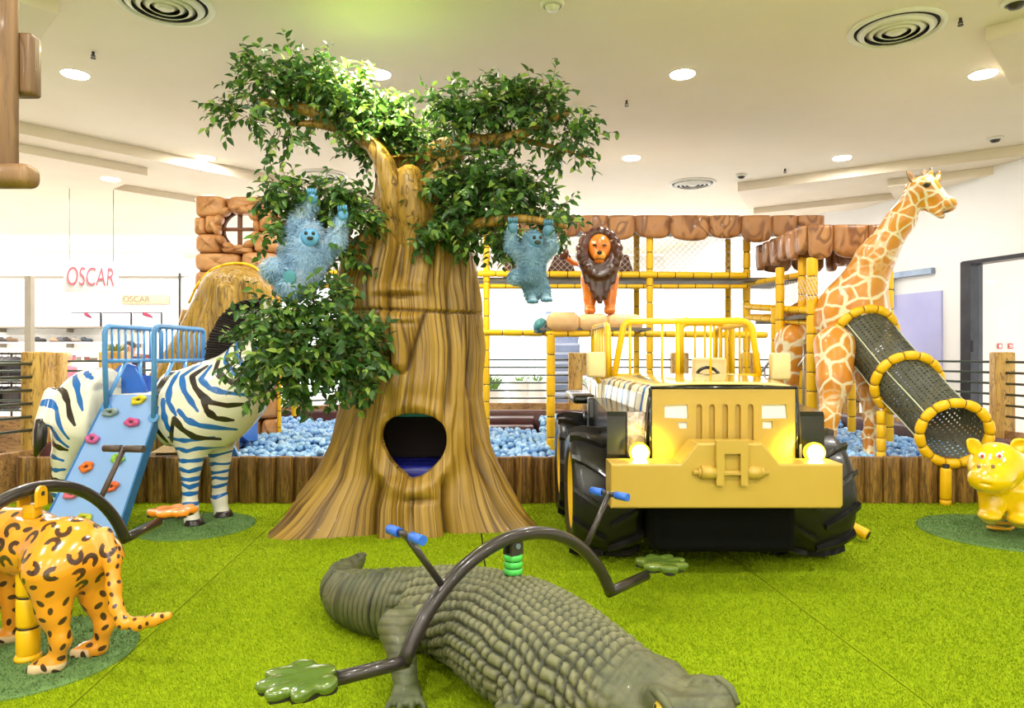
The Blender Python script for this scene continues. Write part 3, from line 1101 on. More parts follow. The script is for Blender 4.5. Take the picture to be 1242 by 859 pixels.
# close the top
tc = len(V); V = np.vstack([V, [[-0.72, TY, 2.74]]]); G = np.append(G, 0.3)
top = (nz - 1) * nt + np.arange(nt)
F = np.vstack([F, np.stack([top, np.roll(top, -1), np.full(nt, tc), np.full(nt, tc)], 1)])
used = np.zeros(len(V), bool); used[F.ravel()] = True
mp_ = np.cumsum(used) - 1
tri = F[-nt:, :3]
trunk = mesh_np('trunk', V[used], mp_[F[:-nt]], M['trunk'], tree, {'groove': G[used], 'gcx': GX[used], 'gcy': GY_[used]})
cap = MB().lathe([(0.30, -0.03), (0.2, 0.03), (0.0, 0.06)], (-0.74, TY, 2.69)).build('trunk_cap', M['bark'], tree, fix=False)

# inside of the hollow: back panel, mattress, teal canopy
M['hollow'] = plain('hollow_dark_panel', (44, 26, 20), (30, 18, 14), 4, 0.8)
M['blue_pad'] = plain('navy_vinyl_pad', (28, 34, 132), (22, 26, 110), 4, 0.35)
M['teal'] = plain('teal_vinyl', (40, 130, 150), (30, 110, 130), 4, 0.5)
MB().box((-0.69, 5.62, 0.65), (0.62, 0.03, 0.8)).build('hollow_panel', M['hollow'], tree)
for k in range(3):
    MB().rbox((-0.69, 5.09 + 0.17 * k, 0.40), (0.52, 0.165, 0.11), 0.03).build('cushion', M['blue_pad'], tree)
MB().rbox((-0.69, 5.2, 0.825), (0.36, 0.30, 0.05), 0.02).build('inner_canopy', M['teal'], tree)

# limbs
def limb(pts, r0, r1, n=9, name='branch'):
    c = catmull(pts, 5)
    k = len(c)
    rs = []
    for i in range(k):
        t = i / (k - 1)
        rs.append((r0 * (1 - t) + r1 * t) * (1 + 0.06 * math.sin(i * 1.9)))
    o = MB().tube(c, rs, n).build(name, M['bark'], tree)
    a = o.data.attributes.new('groove', 'FLOAT', 'POINT')
    return o
T0 = P(487, 235, 5.3)
limb([P(484, 262, 5.33), P(476, 215, 5.3), P(468, 188, 5.28), P(430, 158, 5.15), P(370, 133, 5.0), P(305, 122, 4.9)], 0.13, 0.02)
limb([P(478, 215, 5.3), P(440, 172, 5.2), P(395, 152, 5.1), P(350, 150, 5.05)], 0.07, 0.015)
limb([P(500, 270, 5.3), P(507, 225, 5.25), P(512, 196, 5.25), P(548, 176, 5.15), P(600, 171, 5.05), P(640, 160, 4.95), P(690, 135, 4.9)], 0.12, 0.018)
limb([P(560, 176, 5.15), P(620, 170, 5.1), P(660, 176, 5.0), P(712, 190, 4.95)], 0.035, 0.01)
limb([P(500, 300, 5.1), P(500, 250, 5.0), P(497, 222, 5.0), P(497, 214, 5.06)], 0.13, 0.09, 14)
limb([P(480, 290, 5.1), P(476, 240, 5.0), P(468, 205, 4.98), P(455, 180, 5.0), P(430, 160, 5.05)], 0.10, 0.05, 14)
limb([P(515, 270, 5.1), P(520, 235, 5.02), P(535, 205, 5.0), P(560, 185, 5.05)], 0.09, 0.05, 14)
limb([P(470, 205, 5.3), P(463, 170, 5.3), P(452, 135, 5.4)], 0.07, 0.02)
limb([P(552, 300, 5.2), P(565, 280, 5.0), P(600, 268, 4.85), P(640, 266, 4.8), P(688, 275, 4.75)], 0.07, 0.015)
limb([P(450, 318, 5.2), P(428, 300, 5.05), P(400, 285, 4.9), P(360, 278, 4.8), P(330, 262, 4.75)], 0.08, 0.015)
limb([P(432, 340, 5.3), P(420, 330, 5.1), P(433, 300, 5.0), P(446, 285, 5.0)], 0.07, 0.04)
limb([P(424, 400, 5.2), P(405, 395, 4.9), P(375, 405, 4.6), P(335, 400, 4.45)], 0.05, 0.012)
# ring shaped knots standing off both flanks
for (px, py, d, rx, rz) in ((424, 345, 5.15, 0.05, 0.20), (579, 395, 5.35, 0.045, 0.19)):
    o = MB().ell(P(px, py, d), (rx, 0.09, rz)).build('burl', M['bark'], tree)
    o.data.attributes.new('groove', 'FLOAT', 'POINT')

# ---------------------------------------------------------------- leaves
def leaf_mat(name, per_object):
    m = N(name)
    if per_object:
        f = m.n('ShaderNodeObjectInfo').outputs['Random']
    else:
        f = m.attr('tint')
    c = m.ramp(f, [(0.0, rgb(36, 66, 30)), (0.35, rgb(48, 84, 36)), (0.62, rgb(70, 112, 42)), (0.82, rgb(112, 152, 54)), (1.0, rgb(176, 198, 92))])
    n_ = m.noise(m.coords(), 40, 2)
    c = m.mix(m.math('MULTIPLY', n_, 0.25), c, rgb(92, 132, 52))
    m.base(c, 0.38, spec=0.4)
    tr = m.n('ShaderNodeBsdfTranslucent'); m.l(c, tr.inputs[0])
    mx = m.n('ShaderNodeMixShader'); mx.inputs[0].default_value = 0.28
    m.l(m.b.outputs[0], mx.inputs[1]); m.l(tr.outputs[0], mx.inputs[2]); m.l(mx.outputs[0], m.out.inputs[0])
    return m.m
M['leaf_one'] = leaf_mat('leaf_single', True)
M['leaf_all'] = leaf_mat('leaf_mass', False)
M['twig'] = plain('twig_bark', (110, 86, 52), (84, 62, 38), 30, 0.7)

LV = np.array([[0, 0, 0], [-0.5, 0.36, 0.10], [0, 0.42, -0.02], [0.5, 0.36, 0.10], [-0.38, 0.68, 0.04], [0, 0.72, -0.05], [0.38, 0.68, 0.04], [0, 1.05, -0.14]])
LF = np.array([[0, 2, 1], [0, 3, 2], [1, 2, 5], [1, 5, 4], [2, 3, 6], [2, 6, 5], [4, 5, 7], [5, 6, 7]])
clusters = [  # centre px, depth, radii (m), twigs, upward bias
    ((330, 100, 4.95), (0.30, 0.26, 0.20), 62, 0.15), ((385, 110, 5.0), (0.30, 0.3, 0.24), 80, 0.25), ((300, 138, 4.9), (0.2, 0.2, 0.10), 22, 0.0), ((425, 130, 5.05), (0.26, 0.3, 0.20), 66, 0.1),
    ((350, 160, 4.95), (0.18, 0.2, 0.06), 9, -0.4), ((462, 150, 5.2), (0.26, 0.34, 0.20), 80, 0.25), ((500, 165, 5.2), (0.24, 0.3, 0.18), 56, 0.1), ((448, 172, 5.1), (0.14, 0.2, 0.10), 16, -0.1),
    ((560, 135, 5.1), (0.26, 0.3, 0.17), 70, 0.3), ((610, 128, 5.0), (0.28, 0.26, 0.18), 76, 0.25), ((660, 135, 4.95), (0.24, 0.24, 0.20), 52, 0.2), ((690, 165, 4.9), (0.18, 0.18, 0.12), 30, -0.1), ((630, 176, 4.95), (0.22, 0.18, 0.04), 8, 0.0),
    ((540, 220, 5.0), (0.24, 0.24, 0.19), 66, 0.05), ((585, 225, 4.9), (0.28, 0.26, 0.24), 90, 0.05), ((630, 238, 4.95), (0.26, 0.2, 0.18), 76, 0.1), ((666, 262, 4.9), (0.14, 0.16, 0.13), 28, 0.1), ((560, 268, 4.95), (0.24, 0.22, 0.20), 56, -0.2), ((528, 285, 4.95), (0.1, 0.14, 0.12), 16, -0.3), ((600, 282, 4.85), (0.14, 0.16, 0.10), 24, -0.4),
    ((345, 236, 4.75), (0.17, 0.2, 0.11), 40, 0.0), ((392, 243, 4.85), (0.24, 0.24, 0.12), 56, 0.0), ((430, 260, 4.95), (0.18, 0.2, 0.11), 38, -0.1), ((395, 285, 4.85), (0.16, 0.18, 0.12), 24, -0.3), ((340, 275, 4.75), (0.10, 0.14, 0.10), 12, -0.3), ((415, 310, 4.9), (0.10, 0.12, 0.08), 10, -0.4),
    ((330, 395, 4.5), (0.20, 0.22, 0.16), 44, 0.1), ((385, 385, 4.65), (0.26, 0.24, 0.17), 62, 0.1), ((430, 420, 4.65), (0.20, 0.2, 0.18), 60, 0.0), ((360, 435, 4.5), (0.26, 0.24, 0.20), 84, -0.1), ((425, 455, 4.6), (0.15, 0.16, 0.14), 34, -0.5), ((305, 430, 4.45), (0.10, 0.14, 0.16), 22, -0.2), ((345, 470, 4.5), (0.14, 0.14, 0.08), 16, -0.4), ((400, 345, 4.8), (0.12, 0.12, 0.08), 12, -0.2),
]
leaf_M, twig_pts = [], []
rng = np.random.default_rng(5)
for (cp, rd, ntw, upb) in clusters:
    c0 = np.array(P(*cp))
    for q in range(int(ntw * 1.3)):
        u = rng.normal(size=3); u /= np.linalg.norm(u)
        p = c0 + u * np.array(rd) * rng.uniform(0.05, 0.75)
        d = u * np.array(rd) / max(rd) + np.array([0, 0, upb]) + rng.normal(0, 0.35, 3)
        d /= np.linalg.norm(d)
        L = rng.uniform(0.10, 0.24)
        nl = int(L / 0.021)
        pts = [p]
        for s_ in range(nl):
            d = d + np.array([0, 0, -0.05]) + rng.normal(0, 0.06, 3); d /= np.linalg.norm(d)
            p = p + d * L / nl
            pts.append(p)
            side = np.cross(d, rng.normal(0, 0.5, 3) + np.array([0, -0.4, 0.8])); side /= (np.linalg.norm(side) + 1e-6)
            side *= 1 if s_ % 2 else -1
            ld = d * rng.uniform(0.3, 0.9) + side + np.array([0, 0, -0.30]) + rng.normal(0, 0.2, 3); ld /= np.linalg.norm(ld)
            up = np.array([0, -0.55, 0.8]) + rng.normal(0, 0.45, 3)
            xr = np.cross(ld, up); xr /= (np.linalg.norm(xr) + 1e-6); zr = np.cross(xr, ld)
            ln_ = rng.uniform(0.048, 0.080); wd = ln_ * rng.uniform(0.46, 0.6)
            leaf_M.append(np.column_stack([xr * wd, ld * ln_, zr * ln_, p]))
        twig_pts.append(pts)
LM = np.array(leaf_M)
big = np.argsort(LM[:, 1, 3] - 0.6 * rng.random(len(LM)))[:300]
isbig = np.zeros(len(LM), bool); isbig[big] = True
lme = bpy.data.meshes.new('leaf')
sc_ = 1.0
lme.from_pydata([tuple(q) for q in LV], [], [tuple(f) for f in LF]); lme.materials.append(M['leaf_one'])
lme.polygons.foreach_set('use_smooth', [True] * len(LF))
to = np.array(origin(tree))
for k in np.nonzero(isbig)[0]:
    A = LM[k]
    o = bpy.data.objects.new('leaf', lme); COL.objects.link(o); o.parent = tree
    mt = Matrix([[*A[0]], [*A[1]], [*A[2]], [0, 0, 0, 1]])
    mt.translation = Vector(A[:, 3] - to)
    o.matrix_local = mt
S = LM[~isbig]
Vl = (np.einsum('nij,kj->nki', S[:, :, :3], LV) + S[:, None, :, 3]).reshape(-1, 3)
Fl = (LF[None] + (np.arange(len(S)) * len(LV))[:, None, None]).reshape(-1, 3)
o = mesh_np('leaves', Vl, Fl, M['leaf_all'], tree, {'tint': np.repeat(rng.random(len(S)) ** 1.15, len(LV))})
o['kind'] = 'stuff'
tb = MB()
for pts in twig_pts:
    tb.tube([pts[0], pts[len(pts) // 2], pts[-1]], [0.003, 0.0022, 0.001], 3, caps=False)
o = tb.build('twigs', M['twig'], tree, fix=False); o['kind'] = 'stuff'
print('leaves', len(LM))
# warm-green lamp over the crown, moved forward of its downlight to brighten the leaves
area_light('crown_lamp', (-1.12, 5.35, CEIL - 0.03), 0.19, 60, (1.0, 0.98, 0.58))

sl = bpy.data.lights.new('crown_fill_spot', 'SPOT'); sl.energy = 420; sl.color = (1.0, 0.96, 0.55); sl.spot_size = R(62); sl.spot_blend = 0.7; sl.shadow_soft_size = 0.06  # unseen spot added above the frame to brighten the crown's front leaves
so = bpy.data.objects.new('crown_fill_spot', sl); COL.objects.link(so); so.location = (-1.0, 4.55, 3.64)
so.rotation_euler = (Vector((-0.98, 5.25, 2.95)) - so.location).to_track_quat('-Z', 'Y').to_euler()
# ---------------------------------------------------------------- zebra climber
def skin(name, base, layers, rough=0.25, coat=0.5, tone=0.9):
    """painted fibreglass: base colour with attribute layers (attr, rgb), each thresholded at 0.5"""
    m = N(name)
    v = m.coords()
    f = m.noise(v, 5, 3)
    b = rgb(*base)
    c = m.ramp(f, [(0.3, b), (0.75, tuple(x * tone for x in b[:3]) + (1,))])
    for an, col in layers:
        k = m.step(m.attr(an), 0.40, 0.60)
        c = m.mix(k, c, rgb(*col))
    return m.base(c, rough, 0, coat)
M['zebra'] = skin('zebra_paint', (246, 240, 222), [('blue', (26, 106, 188)), ('dark', (46, 36, 32))])
M['hoof'] = plain('hoof_black', (40, 30, 28), (28, 22, 20), 8, 0.3, coat=0.4)
M['mane'] = plain('mane_bristle', (46, 34, 32), (30, 22, 22), 20, 0.6)
ZD = 5.2
def zp(px, py, y=5.28):
    q = P(px, py, ZD); return (q.x, y, q.z)
u_ = ZD / FPX
zb = [('e', zp(112, 502), (50 * u_, .235, 52 * u_), None, .05),
      ('c', zp(114, 498), 45 * u_, zp(245, 496), 47 * u_, .12),
      ('e', zp(252, 492), (52 * u_, .245, 53 * u_), None, .08),
      ('c', zp(280, 474), 42 * u_, zp(330, 402), 25 * u_, .12),
      ('e', zp(352, 452), (.001 + 14 * u_, .06, 14 * u_), None, .05),
      ('c', zp(334, 396), 24 * u_, zp(354, 446), 14 * u_, .06),
      ('e', zp(322, 372, 5.2), (.025, .018, .075), (0, 0.3, 0), .03), ('e', zp(322, 372, 5.36), (.025, .018, .075), (0, 0.3, 0), .03),
      ('c', tuple(P(62, 478, 5.1)), 8 * u_, tuple(P(49, 512, 4.97)), 6 * u_, .035)]
for (side, y, dx) in ((0, 5.15, 0), (1, 5.42, 17)):
    zb += [('c', zp(240 + dx * .7, 515, y), 24 * u_, zp(235 + dx, 562, y), 12.5 * u_, .10), ('c', zp(235 + dx, 562, y), 12 * u_, zp(234 + dx, 610, y), 8 * u_, .03),
           ('e', zp(234 + dx, 612, y), (9.5 * u_, 9 * u_, 10 * u_), None, .03), ('c', zp(234 + dx, 612, y), 8 * u_, zp(238 + dx, 636, y), 10 * u_, .03)]
    hx = dx * 0.9
    zb += [('c', zp(102 + hx * .5, 520, y), 30 * u_, zp(88 + hx, 552, y), 17 * u_, .10), ('c', zp(88 + hx, 552, y), 16 * u_, zp(78 + hx, 590, y), 10 * u_, .05),
           ('c', zp(78 + hx, 590, y), 9.5 * u_, zp(84 + hx, 622, y), 8 * u_, .03), ('c', zp(84 + hx, 622, y), 8 * u_, zp(88 + hx, 636, y), 10 * u_, .03)]
# passage through the back for the ramp
ca, cb = zp(127, 470), zp(198, 430)
zb.append(('-b', ((ca[0] + cb[0]) / 2, 5.28, 1.0), ((cb[0] - ca[0]) / 2, 0.6, 0.52), None, .03))
V, F = blob(zb, 0.0095)
V = relax(V, F, 2)
sx = 621 + V[:, 0] / ZD * FPX; sy = 429.5 - (V[:, 2] - EYE) / ZD * FPX
blue = [[(79, 451), (95, 455), (108, 467), (115, 481), (121, 495)], [(52, 484), (62, 488), (77, 486), (88, 494), (95, 509), (106, 528)], [(58, 506), (73, 511), (84, 516), (91, 527), (102, 538)],
        [(66, 544), (77, 549), (93, 555)], [(68, 564), (80, 567), (92, 566)], [(106, 451), (122, 459)],
        [(220, 452), (218, 469), (220, 486), (230, 501)], [(213, 483), (215, 500), (218, 513), (221, 523)], [(244, 442), (228, 456), (237, 473), (248, 486), (255, 496)],
        [(262, 444), (255, 459), (267, 469), (281, 474), (306, 478)], [(277, 420), (281, 439), (291, 451), (309, 460)], [(289, 412), (294, 432), (301, 441), (313, 448)], [(318, 415), (314, 425), (320, 434), (330, 440)],
        [(233, 495), (243, 506), (257, 513), (290, 520)], [(194, 498), (197, 535)], [(184, 505), (187, 535)], [(160, 490), (150, 520), (155, 540)], [(312, 385), (322, 398), (330, 402)], [(330, 425), (345, 430)], [(340, 412), (352, 420)]]
dark = [[(64, 463), (77, 468), (93, 475), (102, 485), (108, 501), (114, 512)], [(63, 527), (77, 532), (88, 538), (100, 542)], [(67, 571), (75, 578), (88, 580)], [(95, 440), (119, 447)],
        [(216, 440), (208, 456), (204, 476), (203, 500), (204, 517), (210, 534)], [(257, 444), (242, 456), (250, 469), (260, 479), (270, 486), (287, 490), (302, 489)], [(260, 479), (265, 496), (274, 505), (290, 508)],
        [(270, 436), (270, 449), (281, 457), (294, 464), (313, 469)], [(219, 532), (228, 505), (237, 517), (250, 527), (272, 531)], [(140, 485), (130, 515), (134, 545)], [(175, 490), (168, 520), (172, 545)]]
legb = []
for yy, a in ((529, -1), (542, 1), (554, -2), (567, 1), (577, -1), (586, 2), (594, -2), (606, -3)):
    legb.append([(216, yy + a), (228, yy - a), (238, yy + 2), (250, yy - a), (268, yy + a)])
for yy in (595, 612):
    blue.append([(64, yy), (80, yy + 3), (106, yy)])
def stripes(lines, w0):
    out = np.zeros(len(V))
    for li, L in enumerate(lines):
        d, t = seg_dist(sx, sy, L)
        w = w0 * (0.55 + 0.75 * np.sin(np.pi * np.clip(t * 0.86 + 0.1, 0, 1))) * (1 + 0.18 * np.sin(t * 17 + li))
        if len(L) <= 3: w = w * 0.75
        out = np.maximum(out, np.clip(0.5 + (w - d) * 0.35, 0, 1))
    return out
ba, da = np.maximum(stripes(blue, 2.7), stripes(legb, 2.0)), stripes(dark, 3.0)
da = np.maximum(da, np.clip(((sx - 352) + (sy - 445)) * 0.05, 0, 1) * (sx > 340) * (sy > 430) * (sy < 480))   # dark muzzle
zebra = thing('zebra_figure', 'life-size zebra figure with blue and black stripes carrying the climbing ramp', 'zebra figure', (zp(170, 500)[0], 5.28, 0))
mesh_np('body', V, F, M['zebra'], zebra, {'blue': ba, 'dark': da})
for (x0, y0) in ((238, 5.14), (255, 5.41), (88, 5.14), (103, 5.41)):
    c = Vector(zp(x0, 640, y0)); c.z = 0.0
    MB().lathe([(0.0, 0.052), (.058, .05), (.064, .03), (.074, .012), (.072, .002), (0, .002)], c + Vector((0.012, 0, 0.004)), n=16).build('hoof', M['hoof'], zebra, fix=False)
MB().tube([P(49, 509, 4.97), P(49, 524, 4.95), P(48, 540, 4.94), P(43, 554, 4.94)], [.033, .044, .040, .010], 10).build('tail_tuft', M['hoof'], zebra)
inner = catmull([zp(262, 462), zp(276, 442), zp(289, 420), zp(304, 396), zp(318, 380), zp(330, 374)], 10)
outer = catmull([zp(247, 474), zp(243, 446), zp(247, 415), zp(263, 383), (zp(285, 366)), zp(314, 360)], 10)
mb = MB()
for k in range(len(inner) - 1):
    a0, a1, b0, b1 = inner[k], inner[k + 1], outer[k], outer[k + 1]
    a0 = a0 + (a0 - b0) * 0.15; a1 = a1 + (a1 - b1) * 0.15
    th = 0.030 + 0.010 * (k % 2); j = 1 + 0.02 * random.uniform(-1, 1)
    e0, e1 = a0 + (b0 - a0) * j, a1 + (b1 - a1) * j
    am, em = (a0 + a1) / 2, (e0 + e1) / 2
    dy = Vector((0, th, 0)); ds = Vector((0, th * .55, 0))
    mb.add([a0 - ds, am - dy, a1 - ds, e1 - ds * .6, em - dy * .6, e0 - ds * .6, a0 + ds, am + dy, a1 + ds, e1 + ds * .6, em + dy * .6, e0 + ds * .6],
           [(0, 1, 4, 5), (1, 2, 3, 4), (6, 11, 10, 7), (7, 10, 9, 8), (5, 4, 10, 11), (4, 3, 9, 10), (0, 5, 11, 6), (2, 8, 9, 3), (0, 6, 7, 1), (1, 7, 8, 2)])
mb.build('mane', M['mane'], zebra)
for y in (5.165, 5.395):
    MB().ell(zp(344, 404, y), (.022, .016, .022)).build('eye', M['hoof'], zebra)

# padded turf discs
dm = N('dark_turf')
v = dm.coords(); f = dm.noise(v, 120, 2, 0.7); f2 = dm.noise(v, 4, 2)
c = dm.mix(f, rgb(76, 112, 56), rgb(136, 164, 106)); c = dm.mix(dm.math('MULTIPLY', f2, 0.4), c, rgb(94, 134, 72))
dm.bump(f, 0.8, 0.01)
M['dark_turf'] = dm.base(c, 0.9, spec=0.15)
def turf_disc(x, y, r, label):
    h = 0.012
    t = MB().lathe([(0, h), (r * 0.8, h), (r - 0.012, h), (r, h * .5), (r, 0.0)], (0, 0, 0), n=72).build('turf_disc', M['dark_turf'], None, fix=False)
    t.location = (x, y, 0.0005)
    tag(t, label, 'mat', None)
    n = int(26000 * r * r)
    a = NR.uniform(0, 2 * PI, n); rr = r * np.sqrt(NR.random(n)); an = NR.uniform(0, 2 * PI, n)
    px_, py_ = rr * np.cos(a), rr * np.sin(a)
    Vb = np.zeros((n, 3, 3), np.float32); w = 0.004
    Vb[:, 0, 0] = px_ - np.cos(an) * w; Vb[:, 0, 1] = py_ - np.sin(an) * w; Vb[:, 1, 0] = px_ + np.cos(an) * w; Vb[:, 1, 1] = py_ + np.sin(an) * w
    Vb[:, :2, 2] = h; Vb[:, 2, 0] = px_ + NR.normal(0, .004, n); Vb[:, 2, 1] = py_ + NR.normal(0, .004, n); Vb[:, 2, 2] = h + NR.uniform(.004, .011, n)
    o = mesh_np('disc_pile', Vb.reshape(-1, 3), np.arange(3 * n).reshape(-1, 3), M['dark_turf'], t, smooth=False, world_coords=False)
    o['kind'] = 'stuff'
    return t
turf_disc(-2.29, 5.13, 0.41, 'round dark green turf disc under the front hooves of the zebra')

# ---------------------------------------------------------------- climbing ramp with holds and hand rails
M['ramp_blue'] = plain('ramp_light_blue', (146, 184, 244), (136, 176, 240), 2, 0.35, coat=0.2)
M['ramp_edge'] = plain('ramp_edge_blue', (56, 124, 190), (46, 112, 178), 3, 0.4)
M['tube_blue'] = plain('tube_blue', (88, 152, 218), (78, 142, 208), 6, 0.3, coat=0.3)
M['royal'] = plain('royal_blue_plastic', (44, 112, 214), (36, 98, 200), 3, 0.3, coat=0.3)
BL, BR = Vector((-3.13, 4.66, 0.015)), Vector((-2.62, 4.66, 0.015))
TL, TR_ = P(132, 479, 5.04), P(196, 479, 5.04)
ramp = thing('climbing_ramp', 'light blue climbing ramp with coloured holds and blue hand rails at the zebra', 'climbing ramp', (-2.95, 4.8, 0))
nrm = (BR - BL).cross(TL - BL).normalized()
if nrm.y > 0: nrm = -nrm
mb = MB()
th = nrm * -0.035
mb.add([BL, BR, TR_, TL, BL + th, BR + th, TR_ + th, TL + th], [(0, 1, 2, 3), (7, 6, 5, 4), (0, 4, 5, 1), (2, 6, 7, 3)])
mb.build('ramp_board', M['ramp_blue'], ramp)
for a, b in ((BR, TR_), (BL, TL)):
    ex = (BR - BL).normalized() * (0.012 if a is BR else -0.012)
    MB().add([a + nrm * .006, a + ex + nrm * .006, b + ex + nrm * .006, b + nrm * .006, a + th * 2.2, a + ex + th * 2.2, b + ex + th * 2.2, b + th * 2.2],
             [(0, 1, 2, 3), (7, 6, 5, 4), (0, 4, 5, 1), (1, 5, 6, 2), (2, 6, 7, 3), (3, 7, 4, 0)]).build('ramp_edge', M['ramp_edge'], ramp)
MB().rbox(((TL + TR_) / 2 + Vector((0, 0.33, -0.02))), ((TR_ - TL).length, 0.66, 0.03), 0.008).build('platform', M['white_paint'], ramp)
def on_ramp(px, py):
    d0 = Vector(((px - 621) / FPX, 1, -(py - 429.5) / FPX)); o = Vector((0, 0, EYE))
    t = (BL - o).dot(nrm) / d0.dot(nrm)
    return o + d0 * t
holds = [(169, 486, (236, 214, 40), 'yellow'), (135, 501, (138, 156, 160), 'grey'), (161, 513, (214, 90, 150), 'pink'), (113, 533, (206, 96, 160), 'magenta pink'), (144, 557, (150, 204, 70), 'green'),
         (106, 567, (242, 122, 44), 'orange'), (136, 591, (240, 108, 60), 'orange red'), (88, 600, (232, 110, 130), 'rose'), (103, 629, (204, 206, 44), 'yellow green')]
upv = (TL + TR_ - BL - BR).normalized(); rtv = (BR - BL).normalized()
for i, (px, py, colr, nm) in enumerate(holds):
    c = on_ramp(px, py)
    hm = plain('hold_' + nm.replace(' ', '_'), colr, None, 30, 0.45)
    vs, fs = [], []
    nu, nv = 20, 10
    for a in range(nu):
        A = 2 * PI * a / nu
        rr = 1 + 0.14 * math.sin(2 * A + i) + 0.08 * math.sin(5 * A + 2 * i)
        for b in range(nv):
            B = 2 * PI * b / nv
            q = 0.027 + 0.017 * math.cos(B)
            hgt = 0.014 + 0.016 * math.sin(B) + 0.005 * math.sin(3 * A + i)
            vs.append(c + rtv * (1.15 * rr * q * math.cos(A)) + upv * (0.85 * rr * q * math.sin(A)) + nrm * hgt)
    for a in range(nu):
        for b in range(nv):
            fs.append((a * nv + b, a * nv + (b + 1) % nv, ((a + 1) % nu) * nv + (b + 1) % nv, ((a + 1) % nu) * nv + b))
    o = MB().add(vs, fs, True).build('climbing_hold', hm, ramp)
    o['label'] = nm + ' ring-shaped climbing hold'
    MB().cyl(c + nrm * .002, c + nrm * .02, .008, n=8).build('bolt', M['metal_dark'], o)
for sgn, x, pyb in ((0, -2.86, 495), (1, -2.513, 507)):
    zt, zl, y0, y1 = 1.448, 1.20, 4.98, 5.78
    zb_ = on_ramp(127 if sgn == 0 else 187, pyb)
    zb_ = Vector((x, zb_.y, zb_.z))
    mb = MB()
    front = [Vector((x, zb_.y - .0, zb_.z)), Vector((x, y0, zl)), Vector((x, y0, zt - .06))] + arc((x, y0, zt - .06), (x, y0, zt), (x, y0 + .07, zt), 5)[1:] + [Vector((x, y1 - .06, zt))] + arc((x, y1 - .06, zt), (x, y1, zt), (x, y1, zt - .05), 5)[1:] + [Vector((x, y1, zl))]
    mb.tube(front, 0.0185, 10)
    mb.build('hand_rail', M['tube_blue'], ramp)
    MB().cyl((x, y0, zl), (x, y1, zl), 0.015, n=8).build('lower_rail', M['tube_blue'], ramp)
    for k in range(8):
        yy = y0 + (k + 1) * (y1 - y0) / 9
        MB().cyl((x, yy, zl), (x, yy, zt), 0.0085, n=7).build('baluster', M['tube_blue'], ramp)
    MB().cyl((x, 5.03, .95), (x, 5.26, zl), 0.0145, n=8).build('brace', M['tube_blue'], ramp)
    MB().cyl((x, 5.45, .95), (x, 5.45, zl), 0.0165, n=8).build('stanchion', M['tube_blue'], ramp)
    MB().cyl(zb_ - nrm * .004, zb_ + nrm * .012, 0.036, n=14).build('foot_plate', M['tube_blue'], ramp)
# slide on the far side: hood and chute into the balls
slide = thing('blue_slide', 'royal blue plastic slide behind the zebra running into the ball pit', 'slide', (-2.75, 5.8, 0))
hood = [(-0.19, 0.0), (-0.19, .10), (-.16, .20), (-.10, .265), (-.02, .285), (.05, .26), (.11, .17), (.16, .07), (.18, 0)]
MB().prism(hood, (-2.93, 5.42, 0.95), (.72, 0, 0), (0, 0, .8), (0, 0.05, 0), True).build('hood', M['royal'], slide)
mb = MB()
pr_ = [(5.68, .93), (5.95, .90), (6.5, .62), (7.0, .42), (7.25, .40)]
for (x0, x1, h0, h1) in ((-3.0, -2.62, -.03, 0), (-3.02, -2.99, -.03, .16), (-2.63, -2.60, -.03, .16)):
    vs, fs = [], []
    for (yy, zz) in pr_:
        vs += [(x0, yy, zz + h0), (x1, yy, zz + h0), (x1, yy, zz + h1), (x0, yy, zz + h1)]
    for k in range(len(pr_) - 1):
        for e in range(4):
            fs.append((4 * k + e, 4 * k + (e + 1) % 4, 4 * k + 4 + (e + 1) % 4, 4 * k + 4 + e))
    fs += [(0, 1, 2, 3), (4 * len(pr_) - 4, 4 * len(pr_) - 3, 4 * len(pr_) - 2, 4 * len(pr_) - 1)]
    mb.add(vs, fs)
mb.build('chute', M['royal'], slide)
# blue side cheek at the pit rim, right of the zebra leg
a, b = P(263, 556, 6.08), P(290, 556, 6.08)
MB().prism([(0, 0), (.19, 0), (.15, .09), (.02, .235), (0, .24)], (a.x, 6.08, .36), (1, 0, 0), (0, 0, 1), (0, 0.035, 0)).build('cheek', M['ramp_edge'], slide)
M['tan_board'] = plain('tan_board', (236, 208, 158), (226, 196, 144), 3, 0.5)
tb = MB()
a = P(180, 553, 6.06)
vs = []
for k in range(9):
    x = a.x + k * 0.042
    vs += [(x, 6.10, .40), (x, 6.46, .46 + .012 * (k % 2) + .04 * k / 8)]
tb.add(vs + [(p[0], p[1], p[2] - .03) for p in vs], [(2 * k, 2 * k + 2, 2 * k + 3, 2 * k + 1) for k in range(8)] + [(18 + 2 * k, 18 + 2 * k + 1, 18 + 2 * k + 3, 18 + 2 * k + 2) for k in range(8)] + [(0, 18, 20, 2), (0, 1, 19, 18), (16, 34, 35, 17)])
tag(tb.build('tan_panel', M['tan_board'], None), 'tan ribbed panel lying behind the logs under the zebra belly', 'panel')
